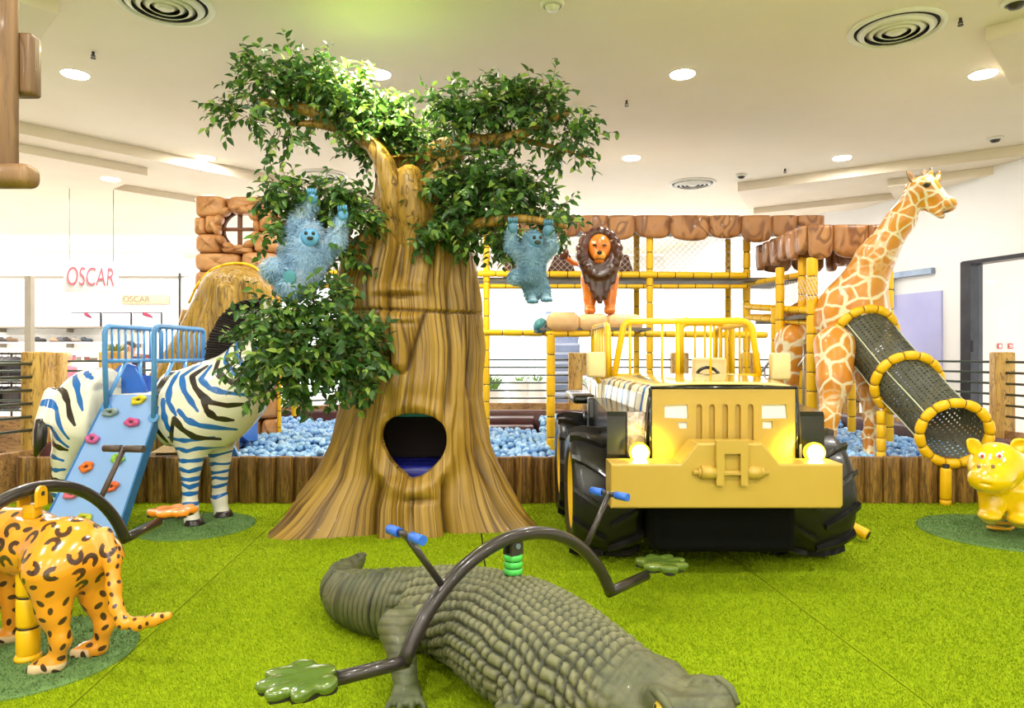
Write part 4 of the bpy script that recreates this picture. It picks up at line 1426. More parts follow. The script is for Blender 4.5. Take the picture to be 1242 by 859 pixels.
# ---------------------------------------------------------------- leopard seesaw at the left
M['leopard'] = skin('leopard_paint', (240, 158, 42), [('pale', (238, 206, 160)), ('spot', (74, 48, 34))], 0.18, 0.6, 0.92)
def lp(px, py, d):
    q = P(px, py, d); return tuple(q)
lb = [('e', (-1.79, 2.86, .445), (.135, .118, .125), None, .05), ('c', (-1.79, 2.86, .455), .118, (-2.02, 2.94, .468), .115, .08), ('c', (-2.02, 2.94, .475), .12, (-2.34, 3.03, .49), .135, .08),
      ('c', (-2.36, 3.04, .52), .105, (-2.58, 3.10, .66), .075, .08), ('e', (-2.66, 3.12, .71), (.11, .095, .09), None, .05), ('c', (-2.68, 3.12, .69), .06, (-2.78, 3.15, .66), .045, .04),
      ('e', (-2.60, 3.04, .80), (.03, .02, .03), None, .02), ('e', (-2.60, 3.20, .80), (.03, .02, .03), None, .02)]
for (hx, hy, fx, fy, kx) in ((-1.80, 2.775, -1.84, 2.775, 0), (-1.715, 2.925, -1.765, 2.925, 0)):
    lb += [('c', (hx, hy, .40), .105, (hx + .005, hy, .25), .056, .06), ('c', (hx + .005, hy, .25), .055, (hx + .035, hy, .13), .033, .04), ('c', (hx + .035, hy, .13), .033, (hx + .015, hy, .05), .031, .03),
           ('e', (fx + .03, fy, .033), (.058, .043, .036), None, .03)]
    for t in (-.028, 0, .028):
        lb.append(('e', (fx - .015, fy + t, .026), (.03, .016, .026), None, .012))
for (hx, hy) in ((-2.24, 2.94), (-2.16, 3.06)):
    lb += [('c', (hx, hy, .42), .09, (hx, hy, .22), .05, .05), ('c', (hx, hy, .22), .048, (hx + .01, hy, .05), .036, .03), ('e', (hx - .02, hy, .032), (.062, .045, .035), None, .03)]
tl = [lp(126, 650, 2.86), lp(136, 680, 2.84), lp(138, 712, 2.82), lp(141, 737, 2.8), lp(150, 755, 2.79), lp(168, 757, 2.78), lp(188, 752, 2.77), lp(204, 747, 2.76)]
tr_ = [.036, .031, .027, .025, .025, .024, .022, .017]
for a in range(len(tl) - 1):
    lb.append(('c', tl[a], tr_[a], tl[a + 1], tr_[a + 1], .02))
V, F = blob(lb, 0.0068)
V = relax(V, F, 2)
NV = vnormals(V, F)
rng = np.random.default_rng(3)
spot = np.zeros(len(V))
centres = []
order = rng.permutation(len(V))
for vi_ in order:
    p = V[vi_]
    ontail = p[0] > -1.60 and p[2] < .52 or p[0] > -1.585
    mn = 0.034 if ontail else (0.061 if p[2] > .3 else 0.045)
    if len(centres) and np.min(np.linalg.norm(np.array([c[0] for c in centres]) - p, axis=1)) < mn: continue
    centres.append((p, NV[vi_], ontail))
    if len(centres) > 900: break
for (p, nv, ot) in centres:
    nbm = np.abs(V - p).max(1) < 0.042
    ix = np.nonzero(nbm)[0]
    a = rng.uniform(0, 2 * PI)
    t1 = np.cross(nv, [0.31, 0.52, 0.79]); t1 /= np.linalg.norm(t1) + 1e-9; t2 = np.cross(nv, t1)
    t1, t2 = t1 * math.cos(a) + t2 * math.sin(a), -t1 * math.sin(a) + t2 * math.cos(a)
    q = V[ix] - p; x = q @ t1; y = q @ t2
    low = p[2] < .30
    if ot: d = np.hypot(x / .011, y / .008) - 1; sc = .010
    elif low or rng.random() < .25: e = rng.uniform(.0125, .0165) if not low else rng.uniform(.011, .0145); d = np.hypot(x / (e * 1.35), y / (e * .8)) - 1; sc = e
    else:
        r0 = rng.uniform(.0200, .0255); ang_ = np.arctan2(y, x); rr = np.hypot(x, y * 1.15)
        d = np.abs(rr - r0) / .0108 - 1; gap = np.maximum(0, 1.0 - np.abs(ang_) ) * 3
        d = np.maximum(d, gap - .3); sc = .0108
    same = (NV[ix] @ nv) > .1
    spot[ix] = np.maximum(spot[ix], np.clip(0.5 - d * sc * 60, 0, 1) * same)
pale = np.clip((.062 - V[:, 2]) / .03, 0, 1) * (V[:, 0] < -1.72) * 0.95
leo = thing('leopard_ride', 'spotted orange leopard figure on the round turf disc at the left edge', 'leopard figure', (-1.95, 2.9, 0))
mesh_np('body', V, F, M['leopard'], leo, {'spot': spot, 'pale': pale})
M['yellow'] = plain('yellow_padding', (248, 196, 16), (240, 184, 10), 6, 0.4)
M['yellow_steel'] = plain('yellow_steel', (240, 180, 24), (230, 168, 18), 6, 0.3, coat=0.3)
M['tie'] = plain('black_tie', (34, 30, 26), (24, 22, 20), 10, 0.5)
px_, py_ = -1.965, 2.88
for (z0, z1) in ((.03, .14), (.145, .265), (.27, .38)):
    MB().lathe([(0, z0), (.038, z0), (.043, z0 + .012), (.043, z1 - .012), (.038, z1), (0, z1)], (px_, py_, 0), n=20).build('post_pad', M['yellow'], leo, fix=False)
    MB().lathe([(.037, z1 - .004), (.0405, z1), (.037, z1 + .006)], (px_, py_, 0), n=20).build('pad_tie', M['tie'], leo, fix=False)
MB().lathe([(0, .0), (.050, .0), (.050, .010), (.044, .022), (0, .022)], (px_, py_, 0.012), n=20).build('post_foot', M['yellow'], leo, fix=False)
MB().rbox((-1.955, 2.89, .61), (.05, .06, .06), .008).build('pivot_base', M['yellow_steel'], leo)
for sx_ in (-.036, .036):
    c = Vector((-1.955 + sx_, 2.89, .63))
    pts = [(-.032, 0), (.032, 0)] + [(.032 * math.cos(a), .052 + .032 * math.sin(a)) for a in np.linspace(0, PI, 9)]
    pl_ = MB().prism(pts, c - Vector((.006, 0, 0)), (0, 1, 0), (0, 0, 1), (.012, 0, 0)).build('pivot_lug', M['yellow_steel'], leo)
    MB().cyl(c + Vector((-.009, 0, .052)), c + Vector((.009, 0, .052)), .01, n=10).build('pivot_bolt', M['metal_dark'], pl_)
turf_disc(-2.02, 2.93, 0.425, 'round dark green turf disc under the leopard at the left edge')

# ---------------------------------------------------------------- arched seesaw bars
M['bar'] = plain('charcoal_bar', (58, 50, 48), (46, 40, 40), 8, 0.28, 0.2, coat=0.3)
M['bar_grip'] = plain('brown_grip', (84, 68, 60), (70, 56, 50), 10, 0.45)
M['blue_grip'] = plain('blue_grip', (52, 110, 214), (42, 96, 200), 10, 0.4)
def paw(c, fwd, up, ln, mat, parent, sole, label=None):
    """paw-shaped seat: palm pad and toe lobes on a flat sole"""
    fwd = Vector(fwd).normalized(); up = Vector(up).normalized(); rt = fwd.cross(up).normalized()
    mt = Matrix((rt, fwd, up)).transposed()
    eul = tuple(mt.to_euler())
    lobes = [(0, -.02, .25, .22), (0, -.20, .17, .2)] + [(x, y, .125, .23) for x, y in ((-.30, .16), (-.12, .36), (.12, .36), (.30, .16))] + [(-.33, -.12, .12, .17), (.33, -.12, .12, .17)]
    pr = []
    for (x, y, w, l) in lobes:
        ang_ = math.atan2(-x, max(.35, y + .35)) if abs(x) > .05 else 0
        mm = mt @ Matrix.Rotation(ang_, 3, 'Z')
        pr.append(('e', tuple(Vector(c) + (rt * x + fwd * y) * ln), (w * ln, l * ln, .115 * ln), tuple(mm.to_euler()), .09 * ln))
    V, F = blob(pr, ln * 0.022)
    V = relax(V, F, 2)
    q = V - np.array(c); hgt = q @ np.array(up)
    top = ln * .085
    k = hgt > top * .45
    V[k] -= ((hgt[k] - top * .45) * .72)[:, None] * np.array(up)[None]
    o = mesh_np('paw_seat', V, F, mat, parent)
    if label: o['label'] = label
    mb = MB()
    out = []
    for a in range(40):
        A = 2 * PI * a / 40
        best = 0
        for (x, y, w, l) in lobes:
            for s in np.linspace(0, 1, 24):
                X_, Y_ = math.cos(A) * s * .62, math.sin(A) * s * .62
                if ((X_ - x) / (w * .9)) ** 2 + ((Y_ - y) / (l * .9)) ** 2 < 1: best = max(best, s * .62)
        out.append((best * ln * math.cos(A), best * ln * math.sin(A)))
    mb.prism(out, Vector(c) - up * (.10 * ln), rt, fwd, up * (.05 * ln)).build('sole', sole, o)
    return o
def seesaw(label, centre, dirv, z_apex, z_end, paw_mat, grip, both, z_off=0.0):
    c = Vector(centre); u = Vector(dirv).normalized(); w = Vector((-u.y, u.x, 0))
    t = thing('seesaw', label, 'seesaw', (c.x, c.y, 0))
    half, rise = .54, z_apex - z_end
    Rr = (half ** 2 + rise ** 2) / (2 * rise); a0 = math.asin(min(1, half / Rr))
    at = lambda s: z_apex - Rr + math.sqrt(max(Rr * Rr - s * s, 0))
    pts = [c + u * (Rr * math.sin(a)) + Vector((0, 0, z_apex - Rr + Rr * math.cos(a))) for a in np.linspace(-a0, a0, 41)]
    MB().tube(pts, 0.026, 14).build('arch_tube', M['bar'], t)
    for sg in (-1, 1):
        if not both and sg < 0: pass
        j = c + u * (sg * half) + Vector((0, 0, z_end))
        e = c + u * (sg * .80) + Vector((0, 0, z_end + .02))
        MB().tube([j - u * (sg * .012), j + u * (sg * .05) + Vector((0, 0, .003)), e], .0235, 12).build('seat_tube', M['bar'], t)
        paw(c + u * (sg * .90) + Vector((0, 0, z_end + .055)), u * sg, (0, 0, 1), .25, paw_mat, t, M['tie'])
        b = c + u * (sg * .375) + Vector((0, 0, at(.375) + .01))
        hd = c + u * (sg * .535) + Vector((0, 0, at(.375) + .225))
        MB().cyl(b, hd, .0125, n=10).build('handle_stem', M['bar_grip' if grip is None else 'bar'], t)
        hb = MB().cyl(hd - w * .10, hd + w * .10, .0125, n=12).build('handle_bar', M['bar_grip' if grip is None else 'bar'], t)
        for q in (-1, 1):
            if grip is not None:
                MB().cyl(hd + w * (.038 * q), hd + w * (.105 * q), .0175, n=14).build('grip', grip, hb)
            else:
                MB().cyl(hd + w * (.012 * q), hd + w * (.105 * q), .0175, n=14).build('grip', M['bar_grip'], hb)
    return t
M['paw_orange'] = plain('paw_orange', (250, 148, 40), (244, 136, 30), 5, 0.22, coat=0.6)
M['paw_green'] = plain('paw_green', (98, 120, 48), (84, 108, 40), 5, 0.15, coat=0.8)
seesaw('arched dark seesaw bar with orange paw seat above the leopard', (-1.955, 2.9, 0), (.145, .989, 0), .70, .355, M['paw_orange'], None, True)
seesaw('arched dark seesaw bar with green paw seats and blue grips above the crocodile', (.033, 2.80, 0), (.747, .664, 0), .535, .19, M['paw_green'], M['blue_grip'], True)

# ---------------------------------------------------------------- crocodile
m = N('crocodile_hide')
v = m.coords(); f = m.noise(v, 9, 4); f2 = m.noise(v, 60, 2)
c = m.ramp(f, [(0.25, rgb(58, 64, 38)), (0.5, rgb(84, 86, 54)), (0.78, rgb(110, 104, 72))])
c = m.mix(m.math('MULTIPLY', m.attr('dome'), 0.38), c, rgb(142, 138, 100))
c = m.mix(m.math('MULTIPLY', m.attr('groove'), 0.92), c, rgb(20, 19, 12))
c = m.mix(m.math('MULTIPLY', m.attr('belly'), 0.5), c, rgb(72, 84, 44))
m.bump(f2, 0.3, 0.004)
M['croc'] = m.base(c, 0.5, 0, 0.05)
spine = [(-.815, 3.66, .19, .022, .03), (-.845, 3.50, .125, .05, .06), (-.80, 3.35, .115, .085, .095), (-.70, 3.22, .125, .105, .115), (-.54, 3.12, .145, .13, .135), (-.36, 3.03, .165, .16, .155),
         (-.20, 2.92, .185, .21, .165), (-.04, 2.76, .195, .255, .178), (.05, 2.62, .195, .275, .178), (.14, 2.48, .185, .265, .168), (.25, 2.35, .175, .215, .148), (.36, 2.25, .17, .16, .12)]
sp = [Vector(s[:3]) for s in spine]
prims = []
for i in range(len(spine) - 1):
    a, b = spine[i], spine[i + 1]
    for k in range(2):
        t = (k + .5) / 2
        s_ = [a[j] * (1 - t) + b[j] * t for j in range(5)]
        dv = sp[i + 1] - sp[i]; L = dv.length
        yaw = math.atan2(dv.y, dv.x)
        prims.append(('e', tuple(s_[:3]), (L * .95 + .03, s_[3], s_[4]), (0, 0, yaw), .05))
hd_dir = Vector((.40, -.92, 0)).normalized(); hyaw = math.atan2(hd_dir.y, hd_dir.x)
hc = Vector((.50, 2.14, .185)); hr = Vector((-hd_dir.y, hd_dir.x, 0))
def hp(f_, s_, z_): return tuple(hc + hd_dir * f_ + hr * s_ + Vector((0, 0, z_)))
prims += [('e', hp(0, 0, -.02), (.24, .165, .085), (0, 0, hyaw), .05), ('c', hp(.12, 0, -.03), .10, hp(.62, 0, -.06), .07, .06), ('e', hp(.05, .085, .055), (.085, .042, .035), (0, 0, hyaw), .035), ('e', hp(.05, -.085, .055), (.085, .042, .035), (0, 0, hyaw), .035),
          ('e', hp(.64, 0, -.02), (.06, .07, .045), None, .03), ('c', hp(.0, .12, -.06), .06, hp(.5, .06, -.09), .04, .04), ('c', hp(.0, -.12, -.06), .06, hp(.5, -.06, -.09), .04, .04), ('e', hp(-.16, 0, .03), (.09, .13, .045), (0, 0, hyaw), .04)]
def leg(h, k, f, r0, r1, toe):
    out = [('c', h, r0, k, r1, .05), ('c', k, r1, f, .042, .04)]
    tv = Vector(toe).normalized(); sv = Vector((-tv.y, tv.x, 0))
    out.append(('e', tuple(Vector(f) + tv * .03 + Vector((0, 0, -.008))), (.06, .055, .03), (0, 0, math.atan2(tv.y, tv.x)), .03))
    for q in (-1.5, -.5, .5, 1.5):
        d_ = (tv + sv * q * .28).normalized()
        b = Vector(f) + tv * .04 + sv * q * .024
        out.append(('c', tuple(b), .017, tuple(b + d_ * .075 + Vector((0, 0, -.012))), .012, .015))
    return out
prims += leg((-.34, 2.86, .20), (-.44, 2.72, .20), (-.375, 2.53, .05), .095, .065, (.1, -1, 0))
prims += leg((-.06, 3.0, .14), (.02, 3.06, .11), (.04, 2.98, .045), .065, .05, (.7, -.7, 0))
prims += leg((.06, 2.30, .12), (-.03, 2.17, .10), (-.02, 2.02, .045), .07, .05, (.1, -1, 0))
prims += leg((.36, 2.46, .13), (.44, 2.44, .10), (.46, 2.36, .045), .06, .045, (.8, -.5, 0))
V, F = blob(prims, 0.0075)
V = relax(V, F, 1)
NV = vnormals(V, F)
spa = np.array([s[:3] for s in spine]); seglen = np.linalg.norm(np.diff(spa[:, :2], axis=0), axis=1); cum = np.concatenate([[0], np.cumsum(seglen)])
best = np.full(len(V), 1e9); S_ = np.zeros(len(V)); side = np.zeros(len(V)); hz = np.zeros(len(V)); hw_ = np.zeros(len(V))
for i in range(len(spine) - 1):
    a, b = spa[i, :2], spa[i + 1, :2]; u = b - a; L = seglen[i]
    t = ((V[:, :2] - a) @ u) / L ** 2
    tc_ = np.clip(t, 0, 1.6 if i == len(spine) - 2 else 1)
    q = V[:, :2] - (a + tc_[:, None] * u); d = np.hypot(q[:, 0], q[:, 1])
    k = d < best
    best[k] = d[k]; S_[k] = (cum[i] + tc_ * L)[k]
    side[k] = ((u[0] * q[:, 1] - u[1] * q[:, 0]) / L)[k]
    hz[k] = (V[:, 2] - (spine[i][2] * (1 - tc_) + spine[i + 1][2] * tc_))[k]
    hw_[k] = (spine[i][3] * (1 - tc_) + spine[i + 1][3] * tc_)[k]
phi = np.arctan2(side, hz + .05)
tail_k = np.clip((.86 - S_) / .12, 0, 1)
head_k = np.clip((S_ - cum[-1] + .06) / .1, 0, 1)
onbody = (best < hw_ * 1.22) & (hz > -.13)
arcl = phi * (hw_ * .95)
pu = .035
def cell(x, p, sh):
    f_ = np.abs(((x / p + sh) % 1) - .5) * 2           # 0 centre, 1 joint
    return f_
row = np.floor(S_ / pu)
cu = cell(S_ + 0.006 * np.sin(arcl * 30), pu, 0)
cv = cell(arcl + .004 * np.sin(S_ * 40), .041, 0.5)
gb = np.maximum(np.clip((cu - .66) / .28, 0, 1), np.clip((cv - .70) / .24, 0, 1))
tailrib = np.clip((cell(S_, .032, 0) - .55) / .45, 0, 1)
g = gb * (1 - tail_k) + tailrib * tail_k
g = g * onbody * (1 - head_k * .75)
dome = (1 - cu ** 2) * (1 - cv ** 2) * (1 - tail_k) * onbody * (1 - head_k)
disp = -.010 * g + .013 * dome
ridge = np.exp(-((np.abs(side) - .035) / .02) ** 2) * (hz > .05) * tail_k * .012 * (cell(S_, .045, .5) < .6)
V = V + NV * (disp + ridge)[:, None]
# wrinkles on the limbs
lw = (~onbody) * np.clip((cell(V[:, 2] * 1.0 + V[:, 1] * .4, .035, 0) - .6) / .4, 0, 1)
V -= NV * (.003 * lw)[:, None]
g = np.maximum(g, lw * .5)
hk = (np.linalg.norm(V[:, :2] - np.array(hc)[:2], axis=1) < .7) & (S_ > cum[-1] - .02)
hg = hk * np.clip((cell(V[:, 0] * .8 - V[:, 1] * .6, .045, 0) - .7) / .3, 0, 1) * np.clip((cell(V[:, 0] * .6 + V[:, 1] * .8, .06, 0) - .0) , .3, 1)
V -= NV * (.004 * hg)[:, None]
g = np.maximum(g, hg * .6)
croc = thing('crocodile_ride', 'grey green scaly crocodile figure lying on the grass with curled tail', 'crocodile figure', (.05, 2.75, 0))
mesh_np('body', V, F, M['croc'], croc, {'groove': g, 'dome': np.clip(dome, 0, 1), 'belly': np.clip((.16 - V[:, 2]) / .1, 0, 1)})
M['eye_yellow'] = plain('reptile_eye', (206, 178, 40), (176, 140, 24), 30, 0.12, coat=0.8)
for s_ in (-1, 1):
    e = Vector(hp(.075, s_ * .112, .052))
    eo = MB().ell(e, (.024, .024, .022)).build('eye', M['eye_yellow'], croc)
    MB().ell(e + hr * (s_ * .0215) + Vector((0, 0, .004)), (.004, .004, .014), (0, 0, hyaw)).build('pupil', M['tie'], eo)
    MB().tube([Vector(hp(.14, s_ * .108, .050)), Vector(hp(.10, s_ * .114, .076)), Vector(hp(.055, s_ * .110, .084)), Vector(hp(.0, s_ * .100, .066))], [.008, .014, .014, .008], 8).build('eyelid', M['croc'], croc).data.attributes.new('groove', 'FLOAT', 'POINT')
M['green_ring'] = plain('green_rubber', (84, 206, 88), (70, 190, 74), 6, 0.4)
pv = Vector((.005, 2.79, .385))
for k in range(3):
    z0 = k * .027
    MB().lathe([(0, z0), (.032, z0), (.037, z0 + .006), (.037, z0 + .019), (.032, z0 + .025), (0, z0 + .025)], pv, n=22).build('spring_ring', M['green_ring'], croc, fix=False)
    MB().lathe([(.031, z0 + .022), (.033, z0 + .026), (.031, z0 + .03)], pv, n=22).build('ring_gap', M['tie'], croc, fix=False)
uu = Vector((.747, .664, 0)); ww = Vector((-.664, .747, 0))
for s_ in (-1, 1):
    c = pv + ww * (.020 * s_) + Vector((0, 0, .078))
    pts = [(-.03, 0), (.03, 0)] + [(.03 * math.cos(a), .035 + .03 * math.sin(a)) for a in np.linspace(0, PI, 9)]
    pl_ = MB().prism(pts, c - ww * .006, uu, (0, 0, 1), ww * .012).build('pivot_lug', M['metal_dark'], croc)
    MB().cyl(c + ww * (s_ * .004) + Vector((0, 0, .035)), c + ww * (s_ * .012) + Vector((0, 0, .035)), .011, n=12).build('pivot_bolt', M['track'], pl_)
# ---------------------------------------------------------------- yellow jeep
M['jeep'] = plain('jeep_sand_yellow', (198, 164, 68), (192, 156, 58), 1.6, 0.38, coat=0.25)
M['jeep_dark'] = plain('jeep_black_plastic', (16, 15, 15), (11, 10, 10), 4, 0.22, coat=0.4)
M['under'] = plain('underbody_black', (9, 9, 9), (6, 6, 6), 4, 0.8, spec=0.15)
M['rubber'] = plain('tyre_rubber', (30, 26, 26), (22, 20, 20), 7, 0.34, coat=0.15)
M['rim'] = plain('rim_yellow', (244, 196, 40), (236, 184, 30), 4, 0.35)
M['tube_yellow'] = plain('tube_yellow', (250, 200, 14), (242, 190, 10), 6, 0.3, coat=0.3)
M['cream'] = plain('cream_pad', (244, 214, 152), (238, 206, 142), 4, 0.45)
M['foil'] = N('crackled_chrome')
_v = M['foil'].coords(); _f = M['foil'].noise(_v, 26, 5, 0.7, 1.2)
M['foil'].bump(_f, 0.6, 0.01)
_c = M['foil'].ramp(_f, [(0.35, rgb(120, 98, 84)), (0.6, rgb(206, 190, 180))])
M['foil'] = M['foil'].base(_c, 0.28, 0.85)
m = N('zebra_stripe_paint')
v = m.coords()
sep = m.n('ShaderNodeSeparateXYZ'); m.l(v, sep.inputs[0])
dn = m.noise(v, 3.0, 2)
t = m.math('ADD', m.math('MULTIPLY', sep.outputs[1], 6.5), m.math('MULTIPLY', dn, 0.9))
t = m.math('ADD', t, m.math('MULTIPLY', sep.outputs[2], 1.3))
fr = m.math('FRACT', m.math('MULTIPLY', t, 0.5))
C0, C1, C2 = rgb(246, 234, 206), rgb(60, 46, 34), rgb(44, 116, 196)
col = m.ramp(fr, [(0.0, C0), (0.16, C1), (0.30, C0), (0.50, C2), (0.60, C0), (0.82, C1), (0.88, C0)], 'CONSTANT')
M['stripe'] = m.base(col, 0.12, 0, 0.8)
M['hood_top'] = plain('hood_gloss_cream', (248, 226, 150), (244, 216, 120), 2, 0.06, coat=1.0)
M['lamp_hot'] = glow('headlamp_lens', (255, 250, 190), 6)
M['lamp_rim'] = glow('headlamp_halo_ring', (255, 226, 40), 1.3)

jeep = thing('jeep', 'sand yellow children\'s jeep with big black tyres and lit headlamps', 'jeep', (1.17, 4.75, 0))
# grille plate with slots and lamp windows
def plate(outer, holes, y, depth, name, mat, parent):
    bm = bmesh.new()
    edges = []
    for loop in [outer] + holes:
        vs = [bm.verts.new((a, y, b)) for a, b in loop]
        for i in range(len(vs)):
            edges.append(bm.edges.new((vs[i], vs[(i + 1) % len(vs)])))
    bmesh.ops.triangle_fill(bm, use_beauty=True, use_dissolve=False, edges=edges)
    r = bmesh.ops.extrude_face_region(bm, geom=bm.faces[:])
    bmesh.ops.translate(bm, vec=(0, depth, 0), verts=[g for g in r['geom'] if isinstance(g, bmesh.types.BMVert)])
    bmesh.ops.recalc_face_normals(bm, faces=bm.faces[:])
    o = origin(parent)
    bmesh.ops.translate(bm, vec=-o, verts=bm.verts[:])
    me = bpy.data.meshes.new(name); bm.to_mesh(me); bm.free()
    return link(name, me, parent, mat)
GY = 3.95
gx_ = lambda px: (px - 621) / FPX * GY
gz_ = lambda py: EYE - (py - 429.5) / FPX * GY
rect = lambda a, b, c, d: [(gx_(a), gz_(d)), (gx_(c), gz_(d)), (gx_(c), gz_(b)), (gx_(a), gz_(b))]
holes = []
for cx_ in (848, 863.5, 879.5, 895, 910.5):
    w = 3.6
    pts = [(gx_(cx_ - w), gz_(560)), (gx_(cx_ + w), gz_(560))] + [(gx_(cx_) + .0165 * math.cos(a), gz_(494) + .0165 * math.sin(a)) for a in np.linspace(0, PI, 7)]
    holes.append(pts)
lamps = [[(806, 492), (834, 490.5), (835, 508), (806, 507)], [(924, 491), (953.5, 490.5), (955, 507.5), (924, 508)], [(822, 512), (834, 512), (834, 520), (824, 520)], [(925, 511), (937, 511), (937, 520), (925, 520)]]
lamp_h = [[(gx_(a), gz_(b)) for a, b in L][::-1] for L in lamps]
plate([(gx_(791), .56), (gx_(964.5), .56), (gx_(964.5), gz_(472)), (gx_(791), gz_(472))], holes + lamp_h, GY, 0.022, 'grille', M['jeep'], jeep)
MB().box(((gx_(791) + gx_(964)) / 2, GY + .03, (.56 + gz_(472)) / 2), (gx_(964) - gx_(791), .014, gz_(472) - .56)).build('grille_backing', M['jeep'], jeep)
for L in lamps:
    cxx = sum(gx_(a) for a, _ in L) / 4; czz = sum(gz_(b) for _, b in L) / 4
    MB().box((cxx, GY + .018, czz), (gx_(L[1][0]) - gx_(L[0][0]) + .01, .006, gz_(L[0][1]) - gz_(L[3][1]) + .01)).build('lamp_window', M['white_paint'], jeep)
# black seal round the grille
sl_ = MB()
for (a, b) in (((gx_(789), .56), (gx_(789), gz_(470.5))), ((gx_(789), gz_(470.5)), (gx_(966.5), gz_(470.5))), ((gx_(966.5), gz_(470.5)), (gx_(966.5), .56))):
    sl_.cyl((a[0], GY + .004, a[1]), (b[0], GY + .004, b[1]), .010, n=8)
sl_.build('seal', M['jeep_dark'], jeep)
# hood: loft flaring to the rear; top and striped flanks
def loft(sections, name, mat, smooth=False, cap=True):
    k = len(sections[0])
    vs, fs = [], []
    for s in sections: vs += s
    for i in range(len(sections) - 1):
        for j in range(k - 1):
            fs.append((i * k + j, i * k + j + 1, (i + 1) * k + j + 1, (i + 1) * k + j))
    mb = MB().add(vs, fs, smooth)
    return mb
ys = np.linspace(3.955, 4.74, 12)
def hood_x(y): t = (y - 3.955) / .785; return .778 - .155 * t ** .9, 1.578 + .115 * t ** .9, 1.062 + .03 * t
top, lf, rg_ = [], [], []
for y in ys:
    a, b, z = hood_x(y)
    cr = [(a + (b - a) * q, y, z + .022 * (1 - (2 * q - 1) ** 4)) for q in np.linspace(0.03, 0.97, 13)]
    top.append(cr)
    for (lst, xe, sg, base_) in ((lf, a, -1, .02), (rg_, b, 1, .02)):
        e = cr[0] if sg < 0 else cr[-1]
        lst.append([(e[0], y, e[2]), (xe + sg * .004, y, z - .012), (xe + sg * .014, y, z - .05), (xe + sg * .03, y, z - .25), (xe + sg * .035, y, .58)])
def solid(sec, name, mat):
    o = loft(sec, name, mat, True).build(name, mat, jeep)
    md = o.modifiers.new('thickness', 'SOLIDIFY'); md.thickness = .012; md.offset = 0
    return o
solid(top, 'hood_top', M['hood_top']); solid(lf, 'hood_side', M['stripe']); solid(rg_, 'hood_side', M['stripe'])
# bumper
BY = 3.70
bx = lambda px: (px - 621) / FPX * BY
bz = lambda py: EYE - (py - 429.5) / FPX * BY
bo = [(bx(741), bz(617)), (bx(1020), bz(617)), (bx(1023), bz(613)), (bx(1023), bz(563)), (bx(946), bz(563)), (bx(925), bz(538)), (bx(846), bz(538)), (bx(826), bz(563)), (bx(741), bz(563))]
bmx = bmesh.new()
vs = [bmx.verts.new((a, BY, b)) for a, b in bo]
f = bmx.faces.new(vs)
r = bmesh.ops.extrude_face_region(bmx, geom=[f])
bmesh.ops.translate(bmx, vec=(0, .20, 0), verts=[g for g in r['geom'] if isinstance(g, bmesh.types.BMVert)])
bmesh.ops.recalc_face_normals(bmx, faces=bmx.faces[:])
bmesh.ops.bevel(bmx, geom=[e for e in bmx.edges if all(abs(v_.co.y - BY) < 1e-4 for v_ in e.verts)], offset=.011, segments=3, profile=.5, affect='EDGES')
bmesh.ops.translate(bmx, vec=-origin(jeep), verts=bmx.verts[:])
me = bpy.data.meshes.new('bumper'); bmx.to_mesh(me); bmx.free()
bump_ = link('bumper', me, jeep, M['jeep'])
hf = [(bx(867), bz(588)), (bx(876), bz(588)), (bx(876), bz(575)), (bx(896.5), bz(575)), (bx(896.5), bz(588)), (bx(905), bz(588)), (bx(905), bz(534)), (bx(867), bz(534))]
plate(hf, [[(bx(876.5), bz(573)), (bx(896), bz(573)), (bx(896), bz(549.5)), (bx(876.5), bz(549.5))]], BY - .034, .034, 'tow_frame', M['jeep'], bump_)
wz = bz(573)
MB().cyl((bx(840), BY - .012, wz), (bx(931), BY - .012, wz), .013, n=14).build('winch_rod', M['jeep'], bump_)
for (a, b, r_) in ((849.5, 867, .034), (905, 922, .034), (922, 925, .026), (846.5, 849.5, .026)):
    MB().cyl((bx(a), BY - .008, wz), (bx(b), BY - .008, wz), r_, n=20).build('winch_drum', M['jeep'], bump_)
# underbody and tub
MB().rbox((1.17, 4.72, .36), (.80, 1.66, .42), .05).build('underbody', M['under'], jeep)
MB().cyl((.5, 4.42, .40), (1.86, 4.42, .40), .05).cyl((.5, 5.50, .40), (1.86, 5.50, .40), .05).build('axle', M['under'], jeep)
MB().box((1.155, 5.28, .64), (.98, 1.06, .04)).build('tub_floor', M['under'], jeep)
for x in (.60, 1.71):
    MB().rbox((x, 5.28, .83), (.05, 1.05, .50), .02).build('tub_side', M['stripe'], jeep)
MB().rbox((1.155, 5.80, .83), (1.12, .05, .46), .02).build('tub_back', M['jeep'], jeep)
MB().rbox((1.155, 4.80, .97), (1.08, .10, .20), .03).build('dashboard', M['jeep_dark'], jeep)
# fenders
def fender(x0, x1, inner_left):
    s = MB()
    for_x = (x0 + x1) / 2
    secs = []
    for (y, z0, z1) in ((3.985, .665, .90), (4.0, .66, .925), (4.3, .70, .945), (4.62, .74, .965), (4.82, .62, .955), (4.86, .58, .90)):
        secs.append([(x0, y, z0), (x1, y, z0), (x1, y, z1), (x0, y, z1), (x0, y, z0)])
    k = 5
    vs = [p for q in secs for p in q]
    fs = [(i * k + j, i * k + j + 1, (i + 1) * k + j + 1, (i + 1) * k + j) for i in range(len(secs) - 1) for j in range(4)]
    fs += [(0, 1, 2, 3), ((len(secs) - 1) * k, (len(secs) - 1) * k + 1, (len(secs) - 1) * k + 2, (len(secs) - 1) * k + 3)]
    return MB().add(vs, fs).build('fender', M['jeep_dark'], jeep)
fender(.535, .745, False); fender(1.60, 1.755, True)
MB().rbox((.695, 3.972, .80), (.105, .02, .255), .006).build('fender_face', M['foil'], jeep)
